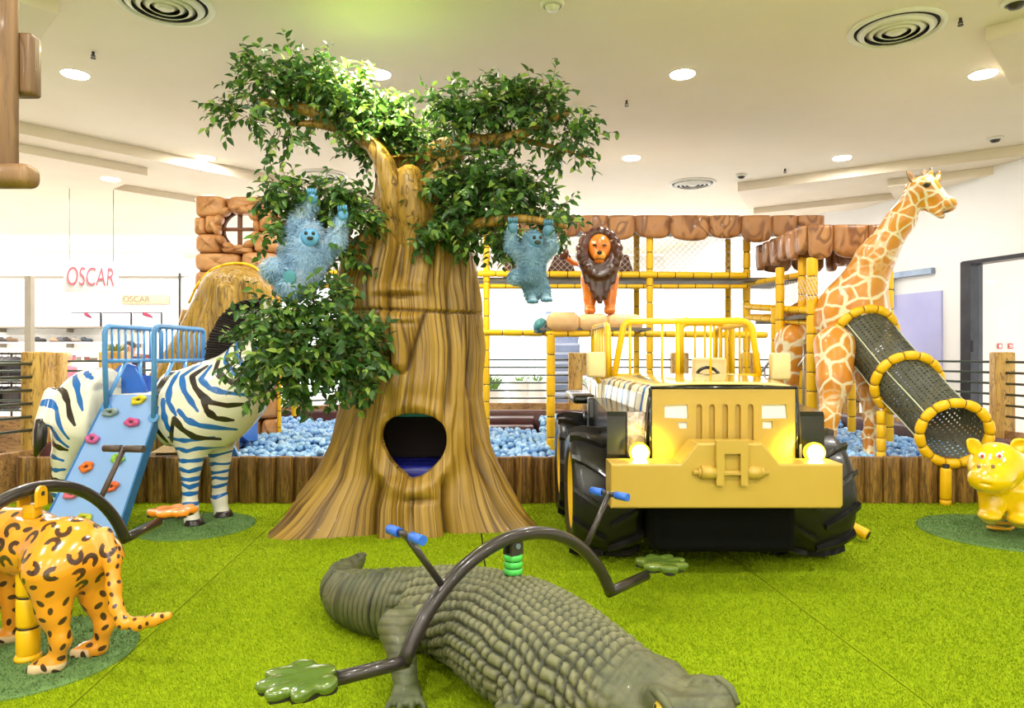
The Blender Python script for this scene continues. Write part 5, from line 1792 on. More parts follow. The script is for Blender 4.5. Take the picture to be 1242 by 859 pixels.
MB().rbox((.545, 4.72, .845), (.085, .10, .23), .01).build('mud_guard', M['jeep_dark'], jeep)
for x in (.55, 1.76):
    MB().rbox((x, 5.35, .93), (.24, .75, .06), .02).build('rear_fender', M['jeep_dark'], jeep)
# headlamps
for (px, lab) in ((776, 'left'), (989, 'right')):
    c = P(px, 549.5, 3.86)
    h = MB().lathe([(0, 0.05), (.05, .045), (.056, .02), (.056, .0), (.05, -.006)], c, (0, 1, 0), 24).build('headlamp', M['lamp_rim'], jeep, fix=False)
    MB().ell(c + Vector((0, -.004, 0)), (.046, .026, .046), None, 20, 12).build('lens', M['lamp_hot'], h)
    MB().cyl(c + Vector((0, .05, 0)), c + Vector((0, .05, -.06)), .015).build('lamp_stalk', M['jeep_dark'], h)
    L_ = bpy.data.lights.new('headlamp_lamp', 'SPOT'); L_.energy = 26; L_.color = (1, .86, .12); L_.spot_size = R(130); L_.spot_blend = .8; L_.shadow_soft_size = .04
    lo = bpy.data.objects.new('headlamp_lamp', L_); COL.objects.link(lo); lo.location = c + Vector((0, -.05, .0)); lo.rotation_euler = (R(78), 0, 0)
# tyres: tractor tread with chevron lugs
def lug_mesh(w, r, sgn):
    vs = []
    n = 5
    for i in range(n):
        t = i / (n - 1)
        x = sgn * (0.012 + t * (w / 2 - .012))
        drop = 1 - .10 * max(0, t - .6) / .4
        a = .34 * t - .13
        rr = (r - .035) * (1 - .05 * max(0, t - .7) / .3)
        hw_ = .045 + .008 * t
        for (da, hh) in ((-hw_, -.012), (-hw_ * .72, .034 * drop), (hw_ * .72, .034 * drop), (hw_, -.012)):
            q = a + da
            vs.append((x, -(rr + hh) * math.cos(q), (rr + hh) * math.sin(q)))
    fs = []
    for i in range(n - 1):
        for j in range(3):
            fs.append((i * 4 + j, i * 4 + j + 1, (i + 1) * 4 + j + 1, (i + 1) * 4 + j))
    fs += [(0, 1, 2, 3), ((n - 1) * 4, (n - 1) * 4 + 1, (n - 1) * 4 + 2, (n - 1) * 4 + 3)]
    bm = bmesh.new(); bv = [bm.verts.new(q) for q in vs]
    for q in fs: bm.faces.new([bv[i] for i in q])
    bmesh.ops.recalc_face_normals(bm, faces=bm.faces[:])
    me = bpy.data.meshes.new('lug'); bm.to_mesh(me); bm.free(); me.materials.append(M['rubber'])
    return me
TW, TRr = .415, .40
lugs = [lug_mesh(TW, TRr, s) for s in (-1, 1)]
prof = [(.22, -TW / 2 + .03), (.27, -TW / 2 + .005), (.33, -TW / 2), (.355, -TW / 2 + .02), (.365, -TW / 2 + .06), (.37, 0), (.365, TW / 2 - .06), (.355, TW / 2 - .02), (.33, TW / 2), (.27, TW / 2 - .005), (.22, TW / 2 - .03)]
for (x, y) in ((.557, 4.42), (1.785, 4.42), (.557, 5.50), (1.785, 5.50)):
    c = Vector((x, y, TRr + .003))
    ty = MB().lathe([(r_, h_) for r_, h_ in prof], (0, 0, 0), (1, 0, 0), 44).build('tyre', M['rubber'], None, fix=True)
    ty.parent = jeep; ty.location = c - origin(jeep)
    for s in (0, 1):
        for k in range(12):
            o = bpy.data.objects.new('lug', lugs[s]); COL.objects.link(o); o.parent = ty
            o.rotation_euler = (2 * PI * (k + .5 * s) / 12, 0, 0)
    sg = -1 if x < 1 else 1
    rm = MB().lathe([(0, TW / 2 - .05), (.08, TW / 2 - .05), (.10, TW / 2 - .08), (.20, TW / 2 - .075), (.225, TW / 2 - .02), (.235, TW / 2 - .015), (.235, TW / 2 - .05), (.2, -.1)], (0, 0, 0), (sg, 0, 0), 32).build('rim', M['rim'], None, fix=False)
    rm.parent = ty
# windscreen frame, rails, seats
WY = 4.75
def wp(px, py, y=WY): return P(px, py, y)
fr = [wp(745, 456)] + arc(wp(756, 396), wp(757, 391), wp(766, 390), 4) + arc(wp(898, 389), wp(909, 390), wp(912, 399), 4) + [wp(921, 456)]
wfm = MB().tube(fr, .0215, 10).build('windscreen_frame', M['tube_yellow'], jeep)
MB().cyl(wp(743, 456), wp(922, 456), .016, n=10).build('lower_bar', M['tube_yellow'], wfm)
for px, r_ in ((764, .010), (803, .009), (822, .016), (862, .008)):
    MB().cyl(wp(px, 392), wp(px, 456), r_, n=8).build('bar', M['tube_yellow'], wfm)
for px in (832, 893):
    MB().rbox(wp(px, 386.5), (.035, .03, .016), .006).build('clip', M['tube_yellow'], wfm)
# rear roll hoop with bars
y2 = 5.55
hp2 = [P(826, 455, y2)] + arc(P(826, 400, y2), P(826, 393, y2), P(835, 392, y2), 4) + arc(P(880, 392, y2), P(888, 393, y2), P(888, 400, y2), 4) + [P(888, 455, y2)]
rh = MB().tube(hp2, .024, 10).build('roll_hoop', M['tube_yellow'], jeep)
for px in (843, 855, 866, 873, 880):
    MB().cyl(P(px, 393, y2), P(px, 455, y2), .010, n=8).build('bar', M['tube_yellow'], rh)
# side rail left and right, running back
for x in (.66, 1.66):
    a = [Vector((x, 4.78, .98)), Vector((x, 4.86, 1.36))] + arc((x, 4.86, 1.36), (x, 4.88, 1.455), (x, 4.98, 1.46), 4)[1:] + arc((x, 5.66, 1.46), (x, 5.76, 1.46), (x, 5.78, 1.38), 4) + [Vector((x, 5.78, .98))]
    sr = MB().tube(a, .02, 10).build('side_rail', M['tube_yellow'], jeep)
    for k in range(5):
        MB().cyl((x, 5.02 + .15 * k, 1.46), (x, 5.02 + .15 * k, 1.0), .009, n=8).build('bar', M['tube_yellow'], sr)
for (px0, px1, py0, py1, yy, nm) in ((840, 880, 434, 462, 5.25, 'seat_back'), (772, 812, 455, 470, 5.25, 'seat_back')):
    a, b = P(px0, py1, yy), P(px1, py0, yy)
    MB().rbox(((a.x + b.x) / 2, yy, (a.z + b.z) / 2 - .12), (b.x - a.x, .09, b.z - a.z + .24), .02).build(nm, M['cream'], jeep)
    MB().rbox(((a.x + b.x) / 2, yy - .17, .83), (b.x - a.x + .02, .34, .10), .03).build('seat_base', M['cream'], jeep)
sc_ = Vector((1.385, 5.0, 1.075))
ring = [sc_ + Vector((.085 * math.cos(a), .03 * math.sin(a), .08 * math.sin(a))) for a in np.linspace(0, 2 * PI, 25)[:-1]]
sw = MB().tube(ring, .012, 8, closed=True).build('steering_wheel', M['jeep_dark'], jeep)
MB().cyl(sc_, sc_ + Vector((0, -.16, -.10)), .014).cyl(sc_ + Vector((-.08, 0, 0)), sc_ + Vector((.08, 0, 0)), .008).build('steering_column', M['jeep_dark'], sw)
for (px0, px1, py0, py1, x1_) in ((712, 734, 427, 458, .64), (934, 957, 428, 461, 1.69)):
    a, b = P(px0, py1, 4.72), P(px1, py0, 4.72)
    mr_ = MB().rbox(((a.x + b.x) / 2, 4.72, (a.z + b.z) / 2), (b.x - a.x, .085, b.z - a.z), .018).build('side_mirror', M['cream'], jeep)
    MB().tube([((a.x + b.x) / 2, 4.74, a.z + .02), ((a.x * .4 + b.x * .2 + x1_ * .4), 4.76, a.z - .03), (x1_, 4.80, a.z - .04)], .014, 8).build('mirror_stalk', M['tube_yellow'], mr_)
# padded yellow pole lying behind the right tyre
pp = thing('padded_pole', 'yellow padded pole end sticking out behind the right jeep tyre', 'pole', (2.25, 4.9, 0))
a, b = Vector((2.02, 5.02, .22)), Vector((2.355, 4.68, .05))
for k in range(3):
    p0, p1 = a.lerp(b, k / 3 + .01), a.lerp(b, (k + 1) / 3 - .01)
    MB().tube([p0, p0.lerp(p1, .1), p0.lerp(p1, .9), p1], [.032, .038, .038, .032], 12).build('pad', M['yellow'], pp)
MB().cyl(a, b, .028, n=10).build('core', M['tie'], pp)
# ---------------------------------------------------------------- giraffe
m = N('giraffe_paint')
v = m.coords()
nz_ = m.noise(v, 4, 2)
vm = m.n('ShaderNodeVectorMath', operation='ADD'); m.l(v, vm.inputs[0])
nn = m.n('ShaderNodeTexNoise'); nn.inputs['Scale'].default_value = 6; m.l(v, nn.inputs['Vector'])
sc2 = m.n('ShaderNodeVectorMath', operation='SCALE'); sc2.inputs['Scale'].default_value = 0.07; m.l(nn.outputs['Color'], sc2.inputs[0]); m.l(sc2.outputs[0], vm.inputs[1])
def vor(scale, wid):
    x = m.n('ShaderNodeTexVoronoi', feature='DISTANCE_TO_EDGE'); x.inputs['Scale'].default_value = scale
    m.l(vm.outputs[0], x.inputs['Vector'])
    return m.step(x.outputs['Distance'], wid * .6, wid * 1.3)
big_, small_ = vor(5.4, .075), vor(9.5, .09)
k = m.mix(m.attr('fine'), big_, small_)
orange = m.ramp(nz_, [(0.3, rgb(222, 150, 44)), (0.7, rgb(204, 128, 38))])
c = m.mix(k, rgb(238, 222, 184), orange)
hd = m.ramp(m.noise(v, 8, 3), [(0.3, rgb(236, 154, 36)), (0.7, rgb(206, 142, 66))])
c = m.mix(m.attr('plain'), c, hd)
c = m.mix(m.attr('brown'), c, rgb(96, 66, 40))
M['giraffe'] = m.base(c, 0.35, 0, 0.3)
gp = lambda px, py, d: tuple(P(px, py, d - .52))
gb_ = [('e', gp(1035, 388, 7.35), (.34, .30, .36), None, .08), ('c', gp(1030, 385, 7.4), .33, gp(985, 398, 8.1), .31, .1), ('e', gp(976, 402, 8.15), (.28, .28, .34), None, .08),
       ('c', gp(1038, 365, 7.3), .27, gp(1062, 312, 7.15), .175, .14), ('c', gp(1062, 312, 7.15), .175, gp(1092, 268, 7.0), .125, .06), ('c', gp(1092, 268, 7.0), .125, gp(1112, 236, 6.92), .10, .06),
       ('e', gp(1117, 230, 6.9), (.145, .12, .125), None, .05), ('c', gp(1124, 230, 6.88), .105, gp(1146, 247, 6.8), .075, .06), ('e', gp(1149, 248, 6.78), (.085, .08, .07), (0, .4, 0), .03), ('c', gp(1118, 244, 6.9), .06, gp(1142, 261, 6.8), .038, .03),
       ('-e', gp(1152, 259, 6.74), (.075, .10, .010), (0, .55, 0), .01),
       ('c', gp(1127, 218, 6.86), .032, gp(1129.5, 205, 6.86), .022, .03), ('c', gp(1137, 220, 6.94), .030, gp(1139, 209, 6.94), .02, .03)]
gl_ = [[(1012, 420, 7.1, .20), (1012, 462, 6.98, .155), (1006, 505, 6.9, .085), (1002, 548, 6.86, .075)], [(1046, 432, 7.4, .13), (1053, 475, 7.2, .095), (1058, 505, 7.08, .075), (1054, 530, 6.98, .055), (1054, 556, 6.9, .06)],
       [(962, 415, 7.9, .20), (955, 460, 7.9, .12), (957, 500, 7.9, .07), (956, 530, 7.9, .07)], [(992, 420, 8.3, .18), (988, 465, 8.3, .11), (990, 500, 8.3, .07), (990, 528, 8.3, .07)]]
for L in gl_:
    for a, b in zip(L[:-1], L[1:]):
        gb_.append(('c', gp(*a[:3]), a[3], gp(*b[:3]), b[3], .06))
gb_ = [(q[0], q[1], q[2] * .93, q[3], q[4] * .93, q[5]) if q[0] == 'c' else (q[0], q[1], tuple(z_ * .93 for z_ in q[2]), q[3], q[4]) for q in gb_]
V, F = blob(gb_, 0.0145)
V = relax(V, F, 2)
hc_ = np.array(gp(1112, 240, 6.92))
plain_ = np.clip(((V - hc_) @ (np.array(gp(1146, 247, 6.8)) - hc_) / .27 - .18) / .18, 0, 1) * (V[:, 2] > 2.3)
fine = np.clip((V[:, 2] - 1.9) / .5, 0, 1); fine = np.maximum(fine, np.clip((1.0 - V[:, 2]) / .3, 0, 1))
tipz = EYE + (429.5 - 210) / FPX * 6.36
brown = np.clip((V[:, 2] - tipz) / .03, 0, 1)
mth = np.linalg.norm((V - np.array(gp(1150, 258, 6.76))) / np.array([.06, .09, .018]), axis=1)
brown = np.maximum(brown, np.clip(1.3 - mth, 0, 1))
gir = thing('giraffe_figure', 'tall spotted giraffe figure standing in the ball pit behind the tunnel slide', 'giraffe figure', (3.0, 7.0, 0))
mesh_np('body', V, F, M['giraffe'], gir, {'plain': plain_, 'fine': fine, 'brown': brown})
M['ear'] = plain('giraffe_ear', (178, 140, 92), (120, 92, 62), 14, 0.5)
def ear(base, tip, wd, mat, parent, nrm_):
    b, t = Vector(base), Vector(tip); ax = (t - b); L = ax.length; ax.normalize()
    n_ = Vector(nrm_).normalized(); s = ax.cross(n_).normalized()
    vs, fs = [], []
    prof = [(0, .35), (.25, .85), (.5, 1.0), (.75, .7), (.92, .35), (1, .04)]
    for (tt, ww) in prof:
        for q in (-1, -.5, 0, .5, 1):
            vs.append(b + ax * (L * tt) + s * (wd * ww * q) - n_ * (wd * .55 * ww * (1 - q * q)))
    for i in range(len(prof) - 1):
        for j in range(4):
            fs.append((i * 5 + j, i * 5 + j + 1, i * 5 + j + 6, i * 5 + j + 5))
    o = MB().add(vs, fs, True).build('ear', mat, parent, fix=False)
    md = o.modifiers.new('thickness', 'SOLIDIFY'); md.thickness = .014; md.offset = 0
    return o
ear(gp(1111, 223, 6.88), gp(1100.5, 207, 6.86), .045, M['ear'], gir, (.5, -.8, .2))
ear(gp(1124, 219, 7.02), gp(1122, 206, 7.10), .04, M['ear'], gir, (.5, -.8, .2))
M['eye_dark'] = plain('glossy_eye', (40, 28, 24), (24, 18, 16), 20, 0.1, coat=0.8)
M['eyelid'] = plain('giraffe_eyelid', (188, 160, 112), (170, 140, 96), 20, 0.4)
e = Vector(gp(1124, 225, 6.78))
MB().ell(e, (.03, .02, .02), (0, .15, 0)).build('eye', M['eye_dark'], gir)
MB().tube([e + Vector((-.045, .0, .0)), e + Vector((-.02, -.014, .024)), e + Vector((.02, -.014, .022)), e + Vector((.042, 0, -.004))], [.006, .011, .010, .005], 8).build('eyelid', M['eyelid'], gir)
MB().ell(Vector(gp(1154, 246.5, 6.725)), (.013, .012, .008)).build('nostril', M['eye_dark'], gir)
# mane strip along the back of the neck
mn = [Vector(gp(a, b, d)) for a, b, d in ((1008, 352, 7.4), (1026, 338, 7.25), (1046, 311, 7.15), (1068, 281, 7.05), (1090, 250, 6.97), (1103, 229, 6.92))]
MB().tube(catmull(mn, 5), .018, 8).build('mane', M['ear'], gir)

# ---------------------------------------------------------------- woven tunnel slide with padded rings
M['mesh_green'] = plain('olive_woven_net', (84, 84, 68), (64, 66, 52), 9, 0.55)
M['cord'] = plain('pale_cord', (214, 218, 190), (196, 200, 170), 20, 0.6)
tun = thing('tunnel_slide', 'olive woven net tunnel slide with yellow padded rings under the giraffe', 'tunnel slide', (3.6, 6.4, 0))
ringc = [(P(1050, 408, 6.62), .268), (P(1100, 466, 6.22), .268), (P(1157.5, 526, 5.86), .262)]
nrms = [Vector((-.05, -.93, -.36)), Vector((-.12, -.93, -.34)), Vector((-.20, -.955, -.22))]
for i, ((c, r_), nv) in enumerate(zip(ringc, nrms)):
    nv.normalize(); x, y, _ = frame_of(nv)
    n = 14
    for k in range(n):
        a0, a1 = 2 * PI * k / n, 2 * PI * (k + .955) / n
        pts = [c + x * (r_ * math.cos(a)) + y * (r_ * math.sin(a)) for a in np.linspace(a0, a1, 6)]
        MB().tube(pts, [.034, .041, .042, .042, .041, .034], 10).build('ring_pad', M['yellow'], tun)
    MB().tube([c + x * (r_ * math.cos(a)) + y * (r_ * math.sin(a)) for a in np.linspace(0, 2 * PI, 29)[:-1]], .031, 8, closed=True).build('ring_core', M['tie'], tun)
# woven wall: two families of bands on a swept tube, over and under
path = catmull([ringc[0][0], ringc[1][0], ringc[2][0]], 12)
frames = []
for i, p in enumerate(path):
    t = i / (len(path) - 1)
    nv = (nrms[0].lerp(nrms[1], t * 2) if t < .5 else nrms[1].lerp(nrms[2], t * 2 - 1)).normalized()
    x, y, _ = frame_of(nv)
    rr_ = .270 - .008 * t - .022
    sag = 1 - .05 * math.sin(PI * min(1, (t * 2) % 1 if t < 1 else 0))
    frames.append((p, x, y, rr_ * sag))
def tp(u, a, off=0.0):
    f_ = u * (len(path) - 1); i = min(int(f_), len(path) - 2); w = f_ - i
    p = frames[i][0].lerp(frames[i + 1][0], w); x = frames[i][1].lerp(frames[i + 1][1], w); y = frames[i][2].lerp(frames[i + 1][2], w); r_ = frames[i][3] * (1 - w) + frames[i + 1][3] * w + off
    return p + x * (r_ * math.cos(a)) + y * (r_ * math.sin(a))
na, nu_ = 34, 40
mb = MB()
for j in range(na):                     # lengthwise bands
    a = 2 * PI * j / na; da = 2 * PI / na * .33
    vs, fs = [], []
    for i in range(nu_ + 1):
        o_ = .003 * (1 if (i + j) % 2 else -1)
        vs += [tp(i / nu_, a - da, o_), tp(i / nu_, a + da, o_)]
    mb.add(vs, [(2 * i, 2 * i + 1, 2 * i + 3, 2 * i + 2) for i in range(nu_)], True)
for i in range(nu_):                    # hoops
    u = (i + .5) / nu_; du = .33 / nu_
    vs = []
    for j in range(na):
        a = 2 * PI * j / na; o_ = .003 * (-1 if (i + j) % 2 else 1)
        vs += [tp(u - du, a, o_), tp(u + du, a, o_)]
    mb.add(vs, [(2 * j, 2 * j + 1, 2 * ((j + 1) % na) + 1, 2 * ((j + 1) % na)) for j in range(na)], True)
nt_ = mb.build('woven_net', M['mesh_green'], tun, fix=False); nt_['kind'] = 'stuff'
for a in (R(35), R(150), R(215), R(330)):
    MB().tube([tp(u, a, .010) for u in np.linspace(0, 1, 14)], .006, 6).build('cord', M['cord'], tun)
b0 = ringc[2][0] + Vector((-.07, .0, -.285)); b1 = Vector((P(1145, 610, 5.9).x, 5.88, .0))
MB().cyl(b0 + Vector((0, 0, .03)), b1, .026, n=10).build('stand_core', M['tie'], tun)
for (u0, u1) in ((0, .84), (.86, 1.0)):
    p0, p1 = b0.lerp(b1, u0), b0.lerp(b1, u1)
    MB().tube([p0, p0.lerp(p1, .06), p0.lerp(p1, .94), p1], [.036, .043, .043, .040], 12).build('stand_pad', M['yellow'], tun)
m0 = ringc[1][0] + Vector((-.20, .05, -.24))
for k in range(4):
    p0 = m0 + Vector((.0, 0, -.12 * k)); p1 = m0 + Vector((.0, 0, -.12 * k - .115))
    MB().tube([p0, p0.lerp(p1, .1), p0.lerp(p1, .9), p1], [.032, .04, .04, .032], 10).build('stand_pad', M['yellow'], tun)

# ---------------------------------------------------------------- lion on the rock ledge
LD = 6.5
M['lion'] = skin('lion_paint', (226, 124, 36), [('pale', (246, 176, 70))], 0.25, 0.5, 0.86)
M['lion_mane'] = plain('lion_mane_brown', (86, 44, 34), (62, 30, 26), 5, 0.2, coat=0.6)
q_ = LD / FPX
lg = lambda px, py, d=LD: tuple(P(px, py, d))
li = [('e', lg(728, 330, 6.62), (19 * q_, .20, 21 * q_), None, .05), ('c', lg(728, 326, 6.7), .14, lg(722, 328, 7.05), .13, .08), ('e', lg(727, 301, 6.44), (14.5 * q_, .10, 17 * q_), None, .04), ('e', lg(727, 310, 6.36), (8 * q_, .06, 7 * q_), None, .03),
      ('e', lg(727, 298, 6.34), (3.4 * q_, .035, 9 * q_), None, .02), ('e', lg(727, 317, 6.37), (6 * q_, .05, 3.5 * q_), None, .02), ('e', lg(714, 287, 6.48), (5 * q_, .02, 5 * q_), None, .02), ('e', lg(741, 287, 6.48), (5 * q_, .02, 5 * q_), None, .02)]
for px in (715.5, 739.5):
    s_ = -1 if px < 728 else 1
    li += [('c', lg(px + s_, 340, 6.55), 10.5 * q_, lg(px, 362, 6.52), 7.5 * q_, .05), ('c', lg(px, 362, 6.52), 7.3 * q_, lg(px, 375, 6.5), 6.0 * q_, .03), ('e', lg(px, 377, 6.46), (7.2 * q_, .085, 4.6 * q_), None, .03)]
    li += [('c', lg(px + s_ * 1, 340, 7.05), .085, lg(px + s_, 376, 7.05), .045, .04), ('e', lg(px + s_, 378, 7.0), (.05, .07, .035), None, .03)]
tlp = [lg(716, 326, 7.0), lg(706, 322, 6.95), lg(695, 319, 6.9), lg(687, 313, 6.85)]
for a, b in zip(tlp[:-1], tlp[1:]): li.append(('c', a, .024, b, .021, .02))
V, F = blob(li, 0.0085); V = relax(V, F, 2)
pale = np.exp(-(((V[:, 0] - lg(727, 311)[0]) / .055) ** 2 + ((V[:, 2] - lg(727, 313)[2]) / .05) ** 2)) * (V[:, 1] < 6.42) * .75
lion = thing('lion_figure', 'orange lion figure with dark brown mane standing on the tan rock ledge', 'lion figure', (lg(728, 382)[0], 6.7, lg(728, 382)[2]))
mesh_np('body', V, F, M['lion'], lion, {'pale': pale})
mp = []
for k in range(19):                        # thick locks round the face hanging to a point on the chest
    a = R(90) + (k - 9) * R(19)
    ex, ez = math.cos(a), math.sin(a)
    p0 = (727 + 15 * ex, 301 - 16 * ez); dn_ = max(0, -ez)
    p1 = (727 + 23.5 * ex * (1 - .45 * dn_), 308 - 27 * ez + 22 * (1 - ez) * .5)
    yy = 6.42 + .06 * abs(ez) * (ez > 0)
    c1 = ((p0[0] + p1[0]) / 2 + 4 * ex, (p0[1] + p1[1]) / 2 - 2)
    mp += [('c', lg(p0[0], p0[1], yy), 5.2 * q_, lg(c1[0], c1[1], yy - .02), 6.0 * q_, .012), ('c', lg(c1[0], c1[1], yy - .02), 6.0 * q_, lg(p1[0], p1[1], yy + .04), 3.2 * q_, .012)]
for (a, b, c_, d_, r_) in ((712, 318, 718, 352, 6), (742, 318, 737, 352, 6), (722, 322, 724, 358, 6), (733, 322, 731, 358, 6), (728, 326, 728, 366, 6), (706, 305, 711, 342, 6), (748, 305, 744, 342, 6), (717, 330, 722, 362, 4.5), (739, 330, 734, 362, 4.5), (727, 318, 727, 334, 5)):
    mp.append(('c', lg(a, b, 6.42), r_ * q_, lg(c_, d_, 6.40), r_ * .5 * q_, .014))
mp += [('e', lg(727, 312, 6.58), (23 * q_, .16, 32 * q_), None, .02), ('c', lg(727, 318, 6.50), 21 * q_, lg(727, 350, 6.47), 11 * q_, .03), ('c', lg(727, 348, 6.46), 11 * q_, lg(727, 366, 6.44), 3 * q_, .02), ('-e', lg(727, 302, 6.33), (13.2 * q_, .19, 16 * q_), None, .01)]
V, F = blob(mp, 0.0085); V = relax(V, F, 1)
mesh_np('mane', V, F, M['lion_mane'], lion)
for px in (721, 733.5):
    MB().ell(lg(px, 297.5, 6.335), (2.3 * q_, .012, 1.3 * q_)).build('eye', M['eye_dark'], lion)
MB().ell(lg(727.2, 306.5, 6.30), (3.2 * q_, .02, 2.4 * q_)).build('nose', M['eye_dark'], lion)
MB().tube([lg(721, 315, 6.33), lg(727, 313.5, 6.305), lg(733, 315, 6.33)], .004, 6).build('mouth', M['eye_dark'], lion)
MB().ell(lg(684, 309, 6.84), (.045, .04, .06), (0, .5, 0)).build('tail_tuft', M['lion_mane'], lion)

# ---------------------------------------------------------------- furry blue gorillas hanging in the crown
def fur_mat(name, c1, c2, c3):
    m = N(name)
    v = m.coords(); f = m.noise(v, 6.5, 4, 0.65)
    c = m.ramp(f, [(0.28, rgb(*c1)), (0.5, rgb(*c2)), (0.74, rgb(*c3))])
    return m.base(c, 0.9, spec=0.1)
def gorilla(name, label, prims, face, hands, mats, eyes, base, seed, nose, fl=1.0):
    V, F = blob(prims, 0.0095); V = relax(V, F, 2)
    g = thing(name, label, 'toy gorilla', base)
    body = mesh_np('body', V, F, mats[0], g)
    NVg = vnormals(V, F)
    rg = np.random.default_rng(seed)
    n = 17000
    ix = rg.integers(0, len(V), n)
    p = V[ix] + rg.normal(0, .003, (n, 3)); nv = NVg[ix]
    fc = np.array(face[0]); keep = np.linalg.norm((p - fc) / np.array(face[1]), axis=1) > 1
    for h in hands: keep &= np.linalg.norm(p - np.array(h), axis=1) > .055
    p, nv = p[keep], nv[keep]; n = len(p)
    d = nv * .6 + np.array([0, 0, -.75]) + rg.normal(0, .38, (n, 3)); d /= np.linalg.norm(d, axis=1)[:, None]
    L = rg.uniform(.022, .045, n)[:, None] * fl
    s = np.cross(d, nv + rg.normal(0, .3, (n, 3))); s /= np.linalg.norm(s, axis=1)[:, None] + 1e-9
    T = np.stack([p - s * .0032, p + s * .0032, p + d * L + nv * .004], 1).reshape(-1, 3)
    fo = mesh_np('fur', T, np.arange(3 * n).reshape(-1, 3), mats[0], g, smooth=False); fo['kind'] = 'stuff'
    MB().ell(face[0], [q * .93 for q in face[1]], face[2], 18, 12).build('face', mats[1], g)
    for e_ in eyes: MB().ell(e_, (.012, .009, .012)).build('eye', M['eye_dark'], g)
    MB().ell(nose, (.022, .014, .013)).build('nose', mats[2], g)
    return g
M['fur_light'] = fur_mat('fur_light_blue', (130, 170, 206), (168, 200, 226), (222, 226, 228))
M['skin_light'] = plain('vinyl_sky_blue', (104, 170, 214), (88, 156, 204), 10, 0.5)
M['fur_grey'] = fur_mat('fur_grey_blue', (104, 144, 168), (138, 174, 194), (180, 204, 216))
M['skin_grey'] = plain('vinyl_slate_blue', (90, 138, 166), (74, 122, 150), 10, 0.5)
M['sole_teal'] = plain('sole_teal', (70, 140, 150), (60, 126, 138), 10, 0.55)
g1 = lambda px, py, d=4.72: tuple(P(px, py, d))
k1 = 4.72 / FPX
pr = [('e', g1(368, 312), (27 * k1, .14, 34 * k1), None, .04), ('e', g1(360, 338), (24 * k1, .13, 18 * k1), None, .04), ('e', g1(374, 284), (17 * k1, .10, 17 * k1), None, .03), ('e', g1(376, 291, 4.66), (11 * k1, .07, 9 * k1), None, .02),
      ('c', g1(354, 296), 12 * k1, g1(362, 268), 9.5 * k1, .03), ('c', g1(362, 268), 9.5 * k1, g1(377, 247), 7.5 * k1, .02), ('e', g1(379, 242, 4.7), (7 * k1, .04, 8 * k1), None, .02),
      ('c', g1(390, 306), 12 * k1, g1(408, 290), 10 * k1, .03), ('c', g1(408, 290), 9.5 * k1, g1(414, 266), 7.5 * k1, .02), ('e', g1(416, 262, 4.7), (6.5 * k1, .04, 8 * k1), None, .02),
      ('c', g1(354, 340, 4.68), 13 * k1, g1(334, 328, 4.55), 12.5 * k1, .03), ('c', g1(358, 348, 4.68), 13 * k1, g1(350, 346, 4.52), 12 * k1, .03), ('e', g1(330, 325, 4.50), (12 * k1, .05, 10 * k1), None, .02)]
ga = gorilla('furry_gorilla', 'light blue furry toy gorilla hanging in the left branches before the stone tower', pr, (g1(376, 288, 4.60), (.066, .035, .062), None), [g1(379, 241, 4.7), g1(416, 261, 4.7)],
        (M['fur_light'], M['skin_light'], M['eye_dark']), [g1(371, 283, 4.57), g1(380, 283, 4.57)], g1(366, 355), 4, g1(376, 289, 4.562))
MB().ell(g1(351, 337, 4.46), (.045, .014, .05), None).build('foot_sole', M['sole_teal'], ga)
def fingers(c, n, dirv, side, mat, parent, ln=.035, r_=.0085):
    for k in range(n):
        b = Vector(c) + Vector(side) * ((k - (n - 1) / 2) * .0165)
        MB().tube([b, b + Vector(dirv) * ln * .6 + Vector((0, -.012, 0)), b + Vector(dirv) * ln + Vector((0, -.002, 0))], [r_, r_, r_ * .6], 8).build('finger', mat, parent)
for c in (g1(379, 240, 4.67), g1(416, 260, 4.67)):
    MB().ell(c, (.036, .022, .04)).build('palm', M['skin_light'], ga)
    fingers(Vector(c) + Vector((0, -.012, .022)), 4, (0, 0, 1), (1, 0, 0), M['skin_light'], ga)
g2 = lambda px, py, d=4.68: tuple(P(px, py, d))
k2 = 4.68 / FPX
pr = [('e', g2(645, 318), (15 * k2, .12, 24 * k2), None, .03), ('e', g2(645, 334), (15 * k2, .11, 14 * k2), None, .04), ('e', g2(646, 293), (11.5 * k2, .08, 13 * k2), None, .02),
      ('c', g2(635, 312), 8.5 * k2, g2(621, 299), 7.5 * k2, .02), ('c', g2(621, 299), 7.2 * k2, g2(620, 280), 6 * k2, .015), ('e', g2(622, 276), (6 * k2, .04, 8 * k2), None, .02),
      ('c', g2(656, 310), 8.5 * k2, g2(668, 299), 7.5 * k2, .02), ('c', g2(668, 299), 7.2 * k2, g2(667, 282), 6 * k2, .015), ('e', g2(665, 279), (7 * k2, .045, 8 * k2), None, .02),
      ('c', g2(640, 334), 10 * k2, g2(626, 336, 4.61), 8 * k2, .03), ('c', g2(642, 340), 9 * k2, g2(645, 358), 7.5 * k2, .03), ('c', g2(652, 340), 9 * k2, g2(661, 356), 7 * k2, .03),
      ('e', g2(646, 365, 4.63), (6.5 * k2, .05, 4 * k2), None, .02), ('e', g2(663, 363, 4.63), (7 * k2, .05, 4 * k2), None, .02), ('e', g2(623, 337, 4.57), (6 * k2, .04, 6 * k2), None, .02)]
